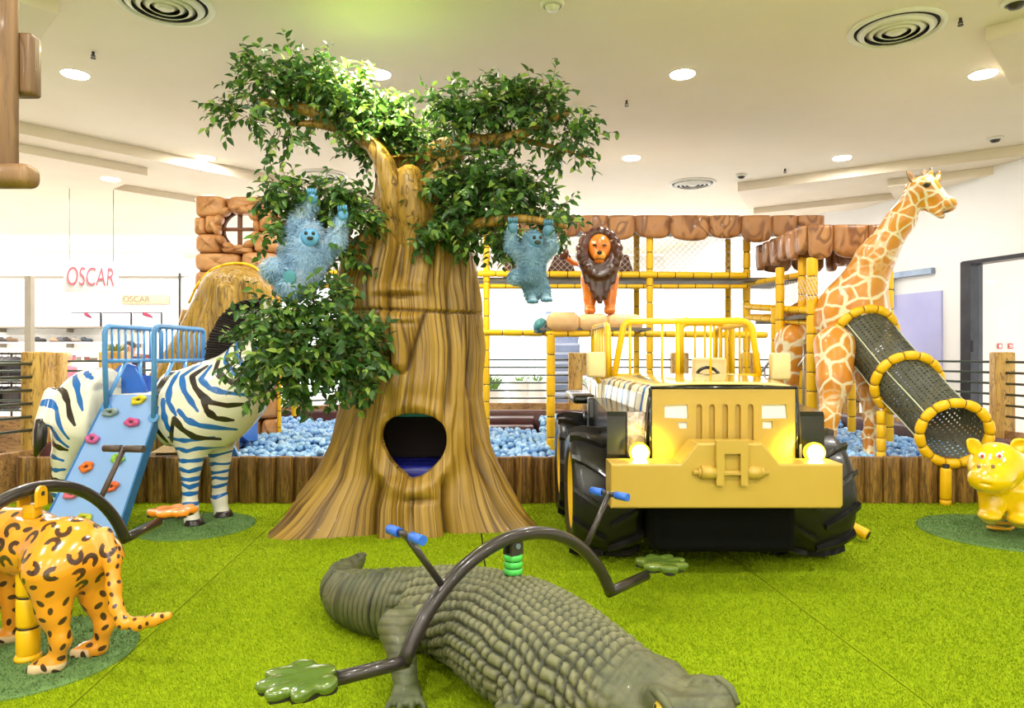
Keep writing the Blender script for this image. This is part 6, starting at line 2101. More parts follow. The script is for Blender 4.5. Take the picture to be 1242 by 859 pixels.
gb2 = gorilla('furry_gorilla', 'grey blue furry toy gorilla hanging under the right branches beside the lion', pr, (g2(650, 292, 4.61), (.05, .03, .056), None), [g2(622, 275), g2(665, 278), g2(646, 366, 4.63), g2(663, 364, 4.63)],
         (M['fur_grey'], M['skin_grey'], M['eye_dark']), [g2(648, 288, 4.58), g2(656, 288, 4.585)], g2(645, 368), 9, g2(652, 294, 4.578), .55)
for c in (g2(622, 275, 4.64), g2(665, 278, 4.64)):
    MB().ell(c, (.034, .022, .042)).build('palm', M['skin_grey'], gb2)
    fingers(Vector(c) + Vector((0, -.012, .024)), 4, (0, 0, 1), (1, 0, 0), M['skin_grey'], gb2)
for c in (g2(646, 366, 4.59), g2(663, 364, 4.59)):
    for t_ in range(4):
        MB().ell(Vector(c) + Vector(((t_ - 1.5) * .019, -.028, -.004)), (.010, .022, .011)).build('toe', M['skin_grey'], gb2)

# ---------------------------------------------------------------- yellow rhino calf on a spring
RD = 4.72
rp = lambda px, py, d=RD: tuple(P(px, py, d))
k3 = RD / FPX
ry = [('e', rp(1209, 566, 4.62), (31 * k3, .15, 29 * k3), None, .05), ('e', rp(1201, 581, 4.52), (24 * k3, .11, 17 * k3), None, .05), ('e', rp(1236, 588, 4.9), (34 * k3, .22, 34 * k3), None, .05), ('c', rp(1240, 585, 4.95), .19, rp(1262, 585, 5.35), .17, .1),
      ('c', rp(1206, 598, 4.72), .10, rp(1204, 612, 4.70), .075, .05), ('c', rp(1204, 612, 4.70), .072, rp(1201, 626, 4.68), .056, .03), ('c', rp(1238, 600, 4.70), .11, rp(1238, 616, 4.68), .078, .05), ('c', rp(1238, 616, 4.68), .075, rp(1237, 630, 4.66), .06, .03),
      ('c', rp(1240, 600, 5.3), .10, rp(1236, 614, 5.28), .06, .05), ('c', rp(1280, 600, 5.35), .10, rp(1280, 614, 5.33), .06, .05), ('e', rp(1196, 566, 4.50), (5 * k3, .05, 4.5 * k3), None, .03),
      ('-e', rp(1196, 588.5, 4.405), (11 * k3, .06, 2.2 * k3), (0, .12, 0), .008), ('e', rp(1200, 626, 4.66), (.064, .075, .03), None, .03), ('e', rp(1237, 631, 4.64), (.07, .08, .03), None, .03)]
V, F = blob(ry, 0.0085); V = relax(V, F, 2)
M['calf'] = plain('calf_glossy_yellow', (250, 206, 20), (242, 194, 14), 3, 0.16, coat=0.7)
calf = thing('spring_rhino', 'glossy yellow rhino calf spring rider on a round turf disc at the right edge', 'spring rider', (rp(1240, 640)[0], 4.95, 0))
mesh_np('body', V, F, M['calf'], calf)
ear(rp(1190, 549, 4.62), rp(1174, 534, 4.60), .05, M['calf'], calf, (.1, -1, .05))
ear(rp(1228, 546, 4.62), rp(1246, 535, 4.60), .05, M['calf'], calf, (-.1, -1, .05))
for (a, b) in ((1191, 553), (1212, 553)):
    e_ = MB().ell(rp(a, b, 4.455 if a < 1200 else 4.47), (.022, .016, .022)).build('eye', M['white_paint'], calf)
    MB().ell(rp(a + .4, b + .4, 4.438 if a < 1200 else 4.453), (.010, .006, .011)).build('pupil', M['red'], e_)
for a in (1187, 1204.5):
    MB().ell(rp(a, 566, 4.425), (.010, .012, .013)).build('nostril', M['ear'], calf)
sc3 = Vector((rp(1242, 640)[0], 4.95, 0))
MB().tube([sc3 + Vector((.075 * math.cos(a), .075 * math.sin(a), .018 + .019 * a / (2 * PI) * 2.0)) for a in np.linspace(0, 2 * PI * 5.2, 90)], .0095, 7).build('spring', M['yellow_steel'], calf)
turf_disc(3.43, 4.95, .53, 'round dark green turf disc under the yellow rhino spring rider')
# ---------------------------------------------------------------- stone tower with round window
m = N('tower_stone')
v = m.coords(); f = m.noise(v, 5, 4); f2 = m.noise(v, 22, 3)
inf = m.n('ShaderNodeObjectInfo')
c = m.ramp(f, [(0.25, rgb(170, 112, 66)), (0.5, rgb(206, 150, 96)), (0.75, rgb(226, 174, 122))])
c = m.mix(m.math('MULTIPLY', inf.outputs['Random'], 0.35), c, rgb(188, 130, 80))
m.bump(f2, 0.25, 0.01)
M['stone'] = m.base(c, 0.45, 0, 0.15)
M['mortar'] = plain('dark_stone_joint', (104, 62, 36), (84, 48, 28), 8, 0.7)
TD = 7.95
tpx = lambda px: (px - 621) / FPX * TD
tpz = lambda py: EYE - (py - 429.5) / FPX * TD
tower = thing('stone_tower', 'tan moulded stone tower with a round cross-barred window behind the zebra', 'play tower', (tpx(288), 8.1, 0))
wc = (tpx(290), tpz(278)); WR = .188
circ = [(wc[0] + WR * math.cos(a), wc[1] + WR * math.sin(a)) for a in np.linspace(0, 2 * PI, 33)[:-1]]
plate([(tpx(240), .12), (tpx(337), .12), (tpx(337), tpz(240)), (tpx(240), tpz(240))], [circ[::-1]], 8.0, .05, 'wall_core', M['mortar'], tower)
def stone(x0, x1, y0, y1, seed, depth=.16, mat=None, parent=None, name='stone', yy=None, fx=tpx, fz=tpz):
    """one cushioned stone between pixel bounds"""
    a, b, c_, d = fx(x0), fx(x1), fz(y1), fz(y0)
    rs = np.random.default_rng(seed)
    nu, nv = 14, 8
    vs, fs = [], []
    cx, cz, w, h = (a + b) / 2, (c_ + d) / 2, (b - a) / 2, (d - c_) / 2
    ph = rs.uniform(0, 6, 4)
    yb = (8.0 if yy is None else yy)
    for j in range(nv + 1):
        t = j / nv
        rr = 1 - t ** 4 * .0 if j == 0 else (1 - (t ** 3.0))
        dep = depth * (1 - (1 - t) ** 2.2)
        for i in range(nu * 2):
            A = PI * i / nu
            ca, sa = math.cos(A), math.sin(A)
            e = .42
            ux = math.copysign(abs(ca) ** e, ca); uz = math.copysign(abs(sa) ** e, sa)
            k = (1 + .04 * math.sin(2 * A + ph[0]) + .03 * math.sin(3 * A + ph[1]))
            vs.append((cx + w * ux * k * rr, yb - dep * (1 + .12 * math.sin(4 * ux + ph[2]) * t), cz + h * uz * k * rr))
    n = nu * 2
    for j in range(nv):
        for i in range(n):
            fs.append((j * n + i, j * n + (i + 1) % n, (j + 1) * n + (i + 1) % n, (j + 1) * n + i))
    return MB().add(vs, fs, True).build(name, mat or M['stone'], parent or tower)
rows = [(238, 275, 238, 264), (277, 338, 239, 261), (239, 252, 264, 286), (252, 267, 262, 283), (316, 338, 259, 282), (239, 270, 285, 307), (309, 338, 283, 307), (271, 308, 301, 308), (239, 292, 307, 330), (293, 338, 307, 333),
        (238, 270, 330, 352), (271, 310, 331, 354), (311, 338, 334, 355), (238, 262, 353, 376), (263, 305, 355, 378), (306, 338, 356, 379), (238, 285, 377, 400), (286, 338, 379, 402), (238, 264, 401, 426), (265, 312, 402, 428), (313, 338, 403, 429),
        (238, 290, 427, 452), (291, 338, 429, 454), (238, 275, 453, 480), (276, 338, 455, 480), (238, 282, 481, 508), (283, 338, 480, 508), (238, 270, 508, 536), (271, 318, 508, 536), (319, 338, 508, 534)]
for i, r_ in enumerate(rows):
    stone(*r_, seed=i)
for k in range(12):                          # small stones framing the window
    a = 2 * PI * k / 12 + .1
    c = Vector((wc[0] + .222 * math.cos(a), 7.90, wc[1] + .222 * math.sin(a)))
    MB().ell(c, (.036 + .005 * (k % 3), .10, .064), (0, -a, 0), 12, 8).build('frame_stone', M['stone'], tower)
M['brown_bar'] = plain('brown_window_bar', (122, 72, 40), (104, 60, 32), 8, 0.5)
MB().rbox((wc[0], 7.98, wc[1]), (.05, .04, .40), .008).build('window_bar', M['brown_bar'], tower)
MB().rbox((wc[0], 7.975, wc[1]), (.40, .04, .04), .008).build('window_bar', M['brown_bar'], tower)
a, b = Vector((tpx(340.5), 7.9, .25)), Vector((tpx(340.5), 7.9, tpz(300)))

# padded pipes
_pd = MB().lathe([(0, 0), (.80, 0), (.97, .05), (1.0, .16), (1.0, .84), (.97, .95), (.80, 1), (0, 1)], (0, 0, 0), n=14).build('pad', M['yellow'], None, fix=False)
pad_me = _pd.data
bpy.data.objects.remove(_pd)
def pipe(p0, p1, r_, parent, seg=.19, mat=None):
    p0, p1 = Vector(p0), Vector(p1)
    L = (p1 - p0).length; n = max(1, round(L / seg))
    q = (p1 - p0).to_track_quat('Z', 'Y')
    o0 = origin(parent)
    for k in range(n):
        o = bpy.data.objects.new('pad', pad_me); COL.objects.link(o); o.parent = parent
        o.rotation_mode = 'QUATERNION'; o.rotation_quaternion = q
        o.scale = (r_, r_, L / n * .975)
        o.location = p0.lerp(p1, k / n) - o0
    MB().cyl(p0, p1, r_ * .86, n=8).build('pipe', M['tie'], parent)
pipe(a, b, .022, tower)
pipe(P(357, 505, 8.2), P(357, 300, 8.2), .03, tower)

# bark-covered shelter in front of the tower
bs = lambda px, py, d=6.75: tuple(P(px, py, d))
kb = 6.75 / FPX
pr = [('e', bs(286, 356), (42 * kb, .30, 34 * kb), None, .06)]
for (x0, y0, x1, y1, r0, r1, d0, d1) in ((262, 350, 196, 478, 17, 17, 6.7, 6.55), (276, 345, 226, 478, 16, 17, 6.6, 6.45), (292, 345, 258, 478, 16, 18, 6.56, 6.42), (304, 348, 276, 478, 15, 16, 6.6, 6.45), (315, 356, 298, 470, 14, 14, 6.68, 6.52), (250, 372, 178, 490, 12, 16, 6.8, 6.7)):
    pr.append(('c', bs(x0, y0, d0), r0 * kb, bs(x1, y1, d1), r1 * kb, .035))
pr.append(('c', bs(272, 352, 6.42), 9 * kb, bs(277, 388, 6.40), 12 * kb, .03))
for px in (200, 240, 272):
    pr.append(('c', bs(px, 478, 6.5), 18 * kb, bs(px - 4, 545, 6.5), 20 * kb, .05))
V, F = blob(pr, 0.015); V = relax(V, F, 2)
sh = thing('bark_shelter', 'moulded tree bark shelter with yellow padded rim between zebra and stone tower', 'play shelter', (bs(260, 500)[0], 6.6, 0))
zq = np.clip(((V[:, 2] - 1.2) * 0), 0, 1)
mesh_np('shell', V, F, M['bark'], sh, {'groove': zq})
rim_ = catmull([Vector(bs(*q)) for q in ((229, 368, 6.72), (240, 345, 6.72), (258, 327, 6.72), (284, 319.5, 6.72), (308, 324, 6.72), (324, 342, 6.72), (331, 366, 6.72), (333, 392, 6.72))], 5)
for k in range(0, len(rim_) - 1, 3):
    MB().tube(rim_[k:k + 4], .013, 8).build('rim_pad', M['yellow'], sh)
lg_ = thing('log_stub', 'short brown log stub sticking out left of the bark shelter', 'log', (bs(222, 384)[0], 6.9, 0))
MB().tube([bs(246, 388, 6.95), bs(232, 386, 6.9), bs(219, 383, 6.85)], [.07, .075, .07], 14).build('stub', M['post'], lg_)
MB().cyl(bs(230, 395, 6.95), Vector((bs(230, 395, 6.95)[0], 6.95, .13)), .035).build('prop', M['log_end'], lg_)

M['deck'] = plain('deck_grey', (120, 112, 104), (100, 92, 86), 5, 0.6)
# ---------------------------------------------------------------- yellow padded play structure with scalloped roofs
ps = thing('play_structure', 'yellow padded pipe play structure with decks and scalloped brown plank roof', 'play structure', (1.6, 7.6, 0))
m = N('carved_plank')
v = m.coords((1, 1, 1)); inf = m.n('ShaderNodeObjectInfo')
ad = m.n('ShaderNodeVectorMath', operation='ADD'); m.l(v, ad.inputs[0]); m.l(m.math('MULTIPLY', inf.outputs['Random'], 9.0), ad.inputs[1])
mp3 = m.n('ShaderNodeMapping'); mp3.inputs['Scale'].default_value = (5.5, 5.5, 3.2); m.l(ad.outputs[0], mp3.inputs[0])
f = m.noise(mp3.outputs[0], 1.0, 1, 0.4, 0.6)
rg2 = m.math('FRACT', m.math('MULTIPLY', f, 4.0))
k = m.step(m.math('ABSOLUTE', m.math('SUBTRACT', rg2, 0.5)), 0.0, 0.32)
c = m.mix(k, rgb(128, 80, 44), m.ramp(f, [(0.3, rgb(160, 104, 56)), (0.7, rgb(190, 134, 82))]))
m.bump(k, 0.35, 0.012)
M['plank'] = m.base(c, 0.42, 0, 0.2)
def plank(p, ax, w, h, seed, parent=None, tilt=0.0):
    """scalloped board: top edge starts at p and runs w along ax; hangs down h with a rounded lower end"""
    rs = np.random.default_rng(seed)
    p = Vector(p); ax = Vector(ax).normalized(); nv = ax.cross(Vector((0, 0, 1))).normalized()
    nb, nh = 9, 8
    vs, fs = [], []
    lean = rs.uniform(-.12, .12)
    for face in (1, -1):
        for j in range(nh + 1):
            for i in range(nb + 1):
                s = i / nb
                bott = h * (1 - .16 * abs(2 * s - 1) ** 2.6 - .10 * (abs(2 * s - 1) > .95) + lean * (s - .5))
                z = -bott * j / nh
                thick = .035 * (1 - .75 * abs(2 * s - 1) ** 4) * (1 - .6 * (j / nh) ** 5) + .012
                vs.append(p + ax * (w * (.012 + .976 * s)) + Vector((0, 0, z)) + nv * (thick * face))
    n1 = (nb + 1) * (nh + 1)
    for j in range(nh):
        for i in range(nb):
            a = j * (nb + 1) + i
            fs.append((a, a + 1, a + nb + 2, a + nb + 1)); fs.append((n1 + a, n1 + a + nb + 1, n1 + a + nb + 2, n1 + a + 1))
    bd = [i for i in range(nb)] 
    for i in range(nb):
        fs.append((i, n1 + i, n1 + i + 1, i + 1)); q = nh * (nb + 1) + i; fs.append((q, q + 1, n1 + q + 1, n1 + q))
    for j in range(nh):
        q = j * (nb + 1); fs.append((q, q + nb + 1, n1 + q + nb + 1, n1 + q)); q += nb; fs.append((q, n1 + q, n1 + q + nb + 1, q + nb + 1))
    c = p + ax * (w / 2) + Vector((0, 0, -h / 2))
    o = MB().add([v_ - c + origin(ps) for v_ in vs], fs, True).build('roof_plank', M['plank'], ps)
    o.location = c - origin(ps)
    return o
D1 = 8.0
ed = [628, 668, 703, 738, 770, 812.6, 860, 899, 936, 967, 999]
bt = [286, 288, 284, 291, 289, 292, 289, 294, 288, 291, 286]
for i in range(len(ed) - 1):
    t0 = P(ed[i], 262, D1)
    plank(t0, (1, 0, 0), (ed[i + 1] - ed[i]) / FPX * D1, (bt[i] - 262) / FPX * D1 * (1.0 if i < 9 else .55), i)
MB().box((P(825, 262, D1).x, 8.62, 2.78), (3.2, 1.1, .03)).build('roof_panel', M['deck'], ps)
D2 = 6.95
f2x = [980, 1010, 1052, 1079]
for i in range(3):
    plank(P(f2x[i], 273.5, D2), (1, 0, 0), (f2x[i + 1] - f2x[i]) / FPX * D2, [.33, .315, .295][i], 20 + i)
x0 = P(980, 273.5, D2).x
for i in range(6):
    plank((x0 - .01, 6.97 + .23 * (i + 1), 2.51), (0, -1, 0), .23, .26 + .03 * (i % 2), 30 + i)
xr = P(1079, 273, D2).x
for i in range(6):
    plank((xr + .01, 6.97 + .23 * i, 2.51), (0, 1, 0), .23, .27 + .03 * (i % 2), 40 + i)
for i in range(2):
    plank((x0 + .38 * i, 8.34, 2.51), (1, 0, 0), .38, .30, 50 + i)
MB().box(((x0 + xr) / 2, 7.66, 2.48), (xr - x0 - .04, 1.3, .03)).build('roof_panel', M['deck'], ps)
# posts
def post(px, d, y_top, y_bot=None, r_=.038, zb=.13):
    t = P(px, y_top, d)
    b = Vector((t.x, t.y, zb)) if y_bot is None else Vector((t.x, t.y, P(px, y_bot, d).z))
    pipe(b, t, r_, ps)
post(668, 6.38, 405, r_=.040); post(590, 8.05, 280); post(772, 9.0, 280, r_=.04); post(788, 8.05, 286, r_=.04); post(883, 9.0, 290, r_=.04); post(905.5, 8.3, 286, r_=.045)
post(985, 6.98, 312, r_=.054); post(973, 7.3, 312, r_=.042); post(1077.5, 7.1, 304, r_=.049); post(946, 7.45, 324, r_=.045); post(940, 7.6, 372, r_=.042); post(1033, 8.2, 318, r_=.045)
# beams
def beam(a, b, r_=.036): pipe(P(*a), P(*b), r_, ps, .2)
beam((388, 402, 6.9), (930, 406.5, 6.9), .032); beam((662, 405, 6.38), (770, 405, 6.38), .03)
beam((384, 331, 8.02), (906, 334, 8.02), .036); beam((384, 347, 8.1), (906, 347.5, 8.1), .026)
beam((905, 372, 8.3), (985, 377, 6.98), .036); beam((905, 385, 8.3), (985, 392, 6.98), .03); beam((905, 384, 8.3), (1033, 384, 8.2), .03); beam((1060, 378, 7.1), (1077, 378, 7.1), .03)
beam((884, 345, 9.0), (906, 345, 8.3), .03); beam((905, 345, 8.3), (974, 333, 7.3), .03); beam((350, 331, 8.3), (384, 331, 8.02), .03)
MB().box((.6, 8.55, 2.10), (5.4, 1.0, .04)).build('deck', M['deck'], ps)
a, b = P(662, 402, 6.38), P(770, 402, 6.38)
MB().box((.75, 6.78, 1.475), (1.0, .84, .025)).build('deck', M['deck'], ps)
MB().box((x0 + .06, 7.66, 1.62), (.22, 1.3, .04)).build('deck', M['deck'], ps)
# nets
M['net'] = plain('pale_net_cord', (226, 214, 196), (210, 198, 180), 20, 0.7)
def net(o, ax, W, H, name='net', step=.07):
    o, ax = Vector(o), Vector(ax).normalized(); up = Vector((0, 0, 1))
    mb = MB()
    k = -H
    while k < W:
        for sgn in (1, -1):
            s0, s1 = max(0, k), min(W, k + H)
            if s1 > s0:
                z0, z1 = s0 - k, s1 - k
                if sgn < 0: z0, z1 = H - z0, H - z1
                mb.cyl(o + ax * s0 + up * z0, o + ax * s1 + up * z1, .0028, n=3, caps=False, smooth=False)
        k += step
    n_ = mb.build(name, M['net'], ps, fix=False); n_['kind'] = 'stuff'
net(P(575, 330, 8.15), (1, 0, 0), 3.0, .52); net((x0, 8.32, 1.78), (0, -1, 0), 1.6, .22)
# grey metal stair rail beside the giraffe
M['steel'] = plain('pale_steel', (196, 192, 186), (178, 174, 168), 8, 0.3, 0.6)
for dy in (0, .5):
    s0, s1 = P(932, 468, 7.5) + Vector((0, dy, 0)), P(984, 402, 7.15) + Vector((0, dy, 0))
    st_ = MB().tube([s0, s1], .016, 8).tube([s0 + Vector((0, 0, -.18)), s1 + Vector((0, 0, -.18))], .013, 8).build('stair_rail', M['steel'], ps)
    for k in range(4):
        q = s0.lerp(s1, (k + .3) / 4)
        MB().cyl(q + Vector((0, 0, .0)), Vector((q.x, q.y, max(.14, q.z - .75))), .011, n=7).build('rail_post', M['steel'], ps)
for k in range(6):
    q = P(932, 468, 7.55).lerp(P(984, 402, 7.4), (k + .5) / 6)
    MB().box((q.x + .05, 7.75, q.z - .72), (.16, .5, .03)).build('tread', M['deck'], ps)
# rock ledge carrying the lion
M['ledge'] = plain('ledge_rock', (238, 196, 150), (222, 172, 120), 7, 0.45, coat=0.1)
fx6 = lambda px: (px - 621) / FPX * 6.45
fz6 = lambda py: EYE - (py - 429.5) / FPX * 6.45
for i, (xa, xb, ya, yb) in enumerate(((663, 702, 379, 403), (699, 737, 381, 403), (734, 778, 381, 403))):
    a, b, c_, d_ = fx6(xa), fx6(xb), fz6(yb), fz6(ya)
    MB().rbox(((a + b) / 2, 6.5 + .02 * i, (c_ + d_) / 2), (b - a, .36, d_ - c_), .07, (0, .03 * (-1) ** i, .05 * i), 4).build('ledge_rock', M['ledge'], ps)
    MB().rbox(((a + b) / 2 + .03, 6.92, (c_ + d_) / 2 - .005), (b - a, .44, d_ - c_ - .01), .07, (0, .02, -.04 * i), 4).build('ledge_rock', M['ledge'], ps)
tc_ = thing('teal_cushion', 'small teal cushion at the left end of the lion ledge', 'cushion', P(655, 397, 6.5))
MB().ell(P(655, 395, 6.5), (.06, .12, .075), (0, .5, 0)).build('cushion_body', M['sole_teal'], tc_)
MB().tube([P(648, 403, 6.45), P(657, 399, 6.40), P(664, 392, 6.42)], .008, 6).build('piping', M['track'], tc_)
# maroon foam blocks on the upper deck
for i, (xa, xb, xc, xd, lab) in enumerate(((611, 636, 629, 614, 'dark maroon foam block on the upper deck, behind the grey blue gorilla'), (661, 699, 691, 674, 'dark maroon foam block on the upper deck, left of the lion mane'), (744, 770, 761, 744, 'dark maroon foam block on the upper deck, right of the lion mane'))):
    z0, z1 = 2.125, 2.125 + .27
    g_ = lambda px: (px - 621) / FPX * 8.2
    fb_ = thing('foam_block', lab, 'foam block', (g_((xa + xb) / 2), 8.3, z0), 'foam blocks on the upper deck')
    MB().prism([(g_(xa), z0), (g_(xb), z0), (g_(xc), z1), (g_(xd), z1)], (0, 8.2, 0), (1, 0, 0), (0, 0, 1), (0, .3, 0)).build('foam', M['maroon'], fb_)
    MB().tube([(g_(xa), 8.198, z0 + .004), (g_(xd), 8.198, z1), (g_(xc), 8.198, z1), (g_(xb), 8.198, z0 + .004)], .006, 6).build('piping', M['brown_bar'], fb_)

# brown wooden post hanging into the upper left corner
M['near_wood'] = wood('near_brown_wood', (150, 112, 72), (104, 74, 46), (10, 10, 1.2), 0.5, 0.1, 0.15, 0.25)
hp_ = thing('hanging_post', 'brown wooden hanging post with a side block at the upper left corner', 'hanging post', (-1.62, 2.2, CEIL))
a = P(17, 200, 2.2); 
MB().rbox((a.x - .11, 2.215, (CEIL + 1.80) / 2), (.22, .03, CEIL - 1.80), .010).build('shaft', M['near_wood'], hp_)
b0, b1 = P(17, 112, 2.22), P(42, 36, 2.22)
MB().rbox(((b0.x + b1.x) / 2 - .03, 2.26, (b0.z + b1.z) / 2), (b1.x - b0.x + .02, .06, b1.z - b0.z), .012).build('side_block', M['near_wood'], hp_)
c0, c1 = P(0, 225, 2.18), P(38, 196, 2.18)
MB().rbox((c1.x - .20, 2.215, (c0.z + c1.z) / 2), (.38, .08, c1.z - c0.z), .028, None, 4).build('foot', M['near_wood'], hp_)
# ---------------------------------------------------------------- shop and concourse beyond the play area
SDp = 13.6
M['shop_white'] = plain('shop_white', (250, 249, 247), (244, 243, 241), 1.5, 0.6)
M['beige_sign'] = plain('beige_sign_board', (236, 200, 164), (230, 192, 154), 2, 0.5)
M['sign_pink'] = plain('sign_pink_red', (216, 112, 132), (206, 98, 120), 6, 0.5)
M['poster'] = plain('poster_pale_blue', (226, 230, 250), (236, 232, 246), 2.2, 0.4)
M['poster_red'] = plain('poster_crimson', (170, 60, 90), (150, 46, 76), 12, 0.5)
M['column'] = plain('column_beige', (150, 142, 124), (136, 128, 112), 4, 0.5)
sx0, sx1 = P(-20, 335, SDp).x, P(218, 335, SDp).x
struct('wall_shop', MB().box(((sx0 + sx1) / 2 - 1.5, SDp + .15, 1.6), (sx1 - sx0 + 3.0, .1, 3.2)), M['shop_white'])
c = P(36, 430, 11.5)
struct('trim_9', MB().box((c.x, 11.5, (P(36, 335, 11.5).z) / 2), (.10, .10, P(36, 335, 11.5).z)), M['column'])
struct('trim_10', MB().box((P(218, 400, SDp).x, SDp, 1.4), (.03, .04, 2.8)), M['frame_dark'])
struct('trim_11', MB().box((P(105, 335.5, SDp).x, SDp + .05, P(105, 335.5, SDp).z), (3.9, .05, .02)), M['column'])
def text(body, size, loc, mat, name, parent, sx_=1.0, shear=0.0, rz=0.0, off=0.0, ext=.004):
    cu = bpy.data.curves.new(name, 'FONT'); cu.body = body; cu.size = size; cu.align_x = 'CENTER'; cu.align_y = 'CENTER'; cu.extrude = ext; cu.shear = shear; cu.offset = off
    to_ = bpy.data.objects.new(name, cu); COL.objects.link(to_)
    dg = bpy.context.evaluated_depsgraph_get()
    me = bpy.data.meshes.new_from_object(to_.evaluated_get(dg)); bpy.data.objects.remove(to_); bpy.data.curves.remove(cu)
    me.materials.clear(); me.materials.append(mat)
    me.transform(Matrix.Diagonal((sx_, 1, 1, 1)))
    o = link(name, me, parent)
    o.rotation_euler = (R(90), 0, rz); o.location = Vector(loc) - origin(parent)
    return o
M['acrylic'] = plain('frosted_white_panel', (246, 246, 250), (240, 240, 246), 2, 0.4)
hs = P(111, 336, 9.6)
sg = thing('hanging_sign', 'white hanging shop sign with tall pink letters at the left', 'sign', hs)
MB().rbox(hs, (.66, .03, .42), .006, (0, 0, .25)).build('sign_panel', M['acrylic'], sg)
text('OSCAR', .36, hs + Vector((.0, -.03, -.01)), M['sign_pink'], 'lettering', sg, .50, .12, .25, -.004)
for s in (-.26, .26):
    q = hs + Vector((s, s * .25, .2)); MB().cyl(q, Vector((q.x, q.y, 3.5)), .004, n=6).build('hanger_wire', M['metal_dark'], sg)
ws = P(174, 363, SDp)
sb = thing('wall_sign', 'beige shop wall sign with pale letters above the poster screens', 'sign', ws)
MB().rbox((ws.x, SDp + .07, ws.z), (.93, .05, .17), .006).build('sign_board', M['beige_sign'], sb)
text('OSCAR', .17, (ws.x - .16, SDp + .038, ws.z), M['column'], 'lettering', sb, .95, 0, 0, -.001)
for i, (xa, xb) in enumerate(((84, 120), (122, 157), (159, 194))):
    a, b = P(xa, 397, SDp), P(xb, 378.5, SDp)
    cx, cz = (a.x + b.x) / 2, (a.z + b.z) / 2
    sc_n = thing('wall_screen', ['left pale poster screen on the shop wall', 'middle pale poster screen on the shop wall', 'right pale poster screen on the shop wall'][i], 'screen', (cx, SDp, cz), 'poster screens')
    MB().box((cx, SDp + .07, cz), (b.x - a.x, .03, b.z - a.z)).build('bezel', M['frame_dark'], sc_n)
    MB().box((cx, SDp + .05, cz - .008), (b.x - a.x - .02, .02, b.z - a.z - .02)).build('picture', M['poster'], sc_n)
    if i != 1:
        MB().tube([(cx + .0 - .03 * i, SDp + .035, b.z - .03), (cx + .06, SDp + .035, b.z - .07), (cx + .12, SDp + .035, b.z - .11)], [.035, .03, .008], 8).build('picture_motif', M['poster_red'], sc_n)
# shelves with shoes
for i, (py, lab) in enumerate(((397.5, 'upper white shop shelf below the poster screens'), (416, 'lower white shop shelf carrying shoes'))):
    q = P(85, py, SDp)
    s_ = thing('wall_shelf', lab, 'shelf', (q.x, SDp, q.z))
    MB().rbox((q.x, SDp - .05, q.z), (2.9, .30, .03), .006).build('board', M['column'] if i == 0 else M['shop_white'], s_)
    for k in range(3):
        MB().box((q.x - 1.3 + 1.3 * k, SDp - .0, q.z - .05), (.02, .2, .08)).build('bracket', M['column'], s_)
shoe_cols = [(70, 66, 64), (120, 96, 70), (44, 44, 46), (190, 150, 120), (90, 90, 96), (54, 50, 48), (150, 140, 130), (60, 70, 80)]
V, F = blob([('e', (.0, 0, .035), (.10, .038, .035), None, .03), ('e', (-.06, 0, .06), (.05, .036, .05), None, .03), ('e', (.07, 0, .03), (.05, .036, .03), None, .02), ('-e', (-.07, 0, .115), (.035, .022, .045), None, .01)], .009)
for k, px in enumerate((8, 18, 52, 71, 79, 86, 96, 108)):
    q = P(px, 415, SDp)
    t = thing('shoe', ['dark shoe at the far left of the shop shelf', 'brown shoe second from left on the shop shelf', 'black shoe right of the beige column on the shop shelf', 'tan shoe in the middle of the shop shelf', 'grey shoe beside the tan shoe on the shop shelf',
                       'charcoal shoe beside the grey shoe on the shop shelf', 'pale shoe third from right on the shop shelf', 'slate shoe nearest the blue hand rail on the shop shelf'][k], 'shoe', (q.x, SDp - .08, P(px, 416, SDp).z + .016), 'shoes on the shop shelf')
    me_o = mesh_np('upper', V + np.array(t.location), F, plain('shoe_leather', shoe_cols[k], None, 12, .5), t)
    MB().rbox(Vector(t.location) + Vector((0, 0, .006)), (.21, .08, .012), .004).build('sole', M['tie'], t)
# display table with small goods
q0 = P(118, 437, 11.8)
dt = thing('display_table', 'long white display table of goods behind the railing', 'table', (q0.x, 11.8, 0))
MB().rbox((q0.x, 11.8, 1.10), (2.3, .7, .05), .01).build('table_top', M['shop_white'], dt)
for sx_ in (-1.05, 1.05):
    for sy_ in (-.28, .28):
        MB().box((q0.x + sx_, 11.8 + sy_, .54), (.05, .05, 1.08)).build('leg', M['shop_white'], dt)
gcol = [(150, 70, 70), (90, 80, 70), (214, 150, 60), (70, 90, 130), (190, 180, 160), (60, 50, 50), (200, 110, 130), (120, 140, 110)]
gm = [plain('goods_paper', c_, None, 10, .6) for c_ in gcol]
gname = ('dull red', 'grey brown', 'orange', 'slate blue', 'pale beige', 'dark brown', 'pink', 'sage green')
ordn = ('first', 'second', 'third', 'fourth', 'fifth', 'sixth', 'seventh', 'eighth', 'ninth', 'tenth', 'eleventh', 'twelfth', 'thirteenth', 'fourteenth', 'fifteenth', 'sixteenth', 'seventeenth', 'eighteenth')
for k in range(18):
    x = q0.x - 1.1 + 2.2 * (k + .5) / 18 + random.uniform(-.02, .02); y = 11.62 + random.uniform(-.03, .03)
    h = random.uniform(.05, .14); w = random.uniform(.06, .10)
    t = thing('gift_box', 'small %s box, %s from the left on the white display table' % (gname[k % 8], ordn[k]), 'box', (x, y, 1.125), 'boxed goods on the display table')
    MB().rbox((x, y, 1.126 + h / 2), (w, w * .8, h), .008).build('carton', gm[k % 8], t)
    MB().rbox((x, y, 1.126 + h), (w * 1.06, w * .86, .018), .004).build('lid', gm[(k * 3 + 1) % 8], t)
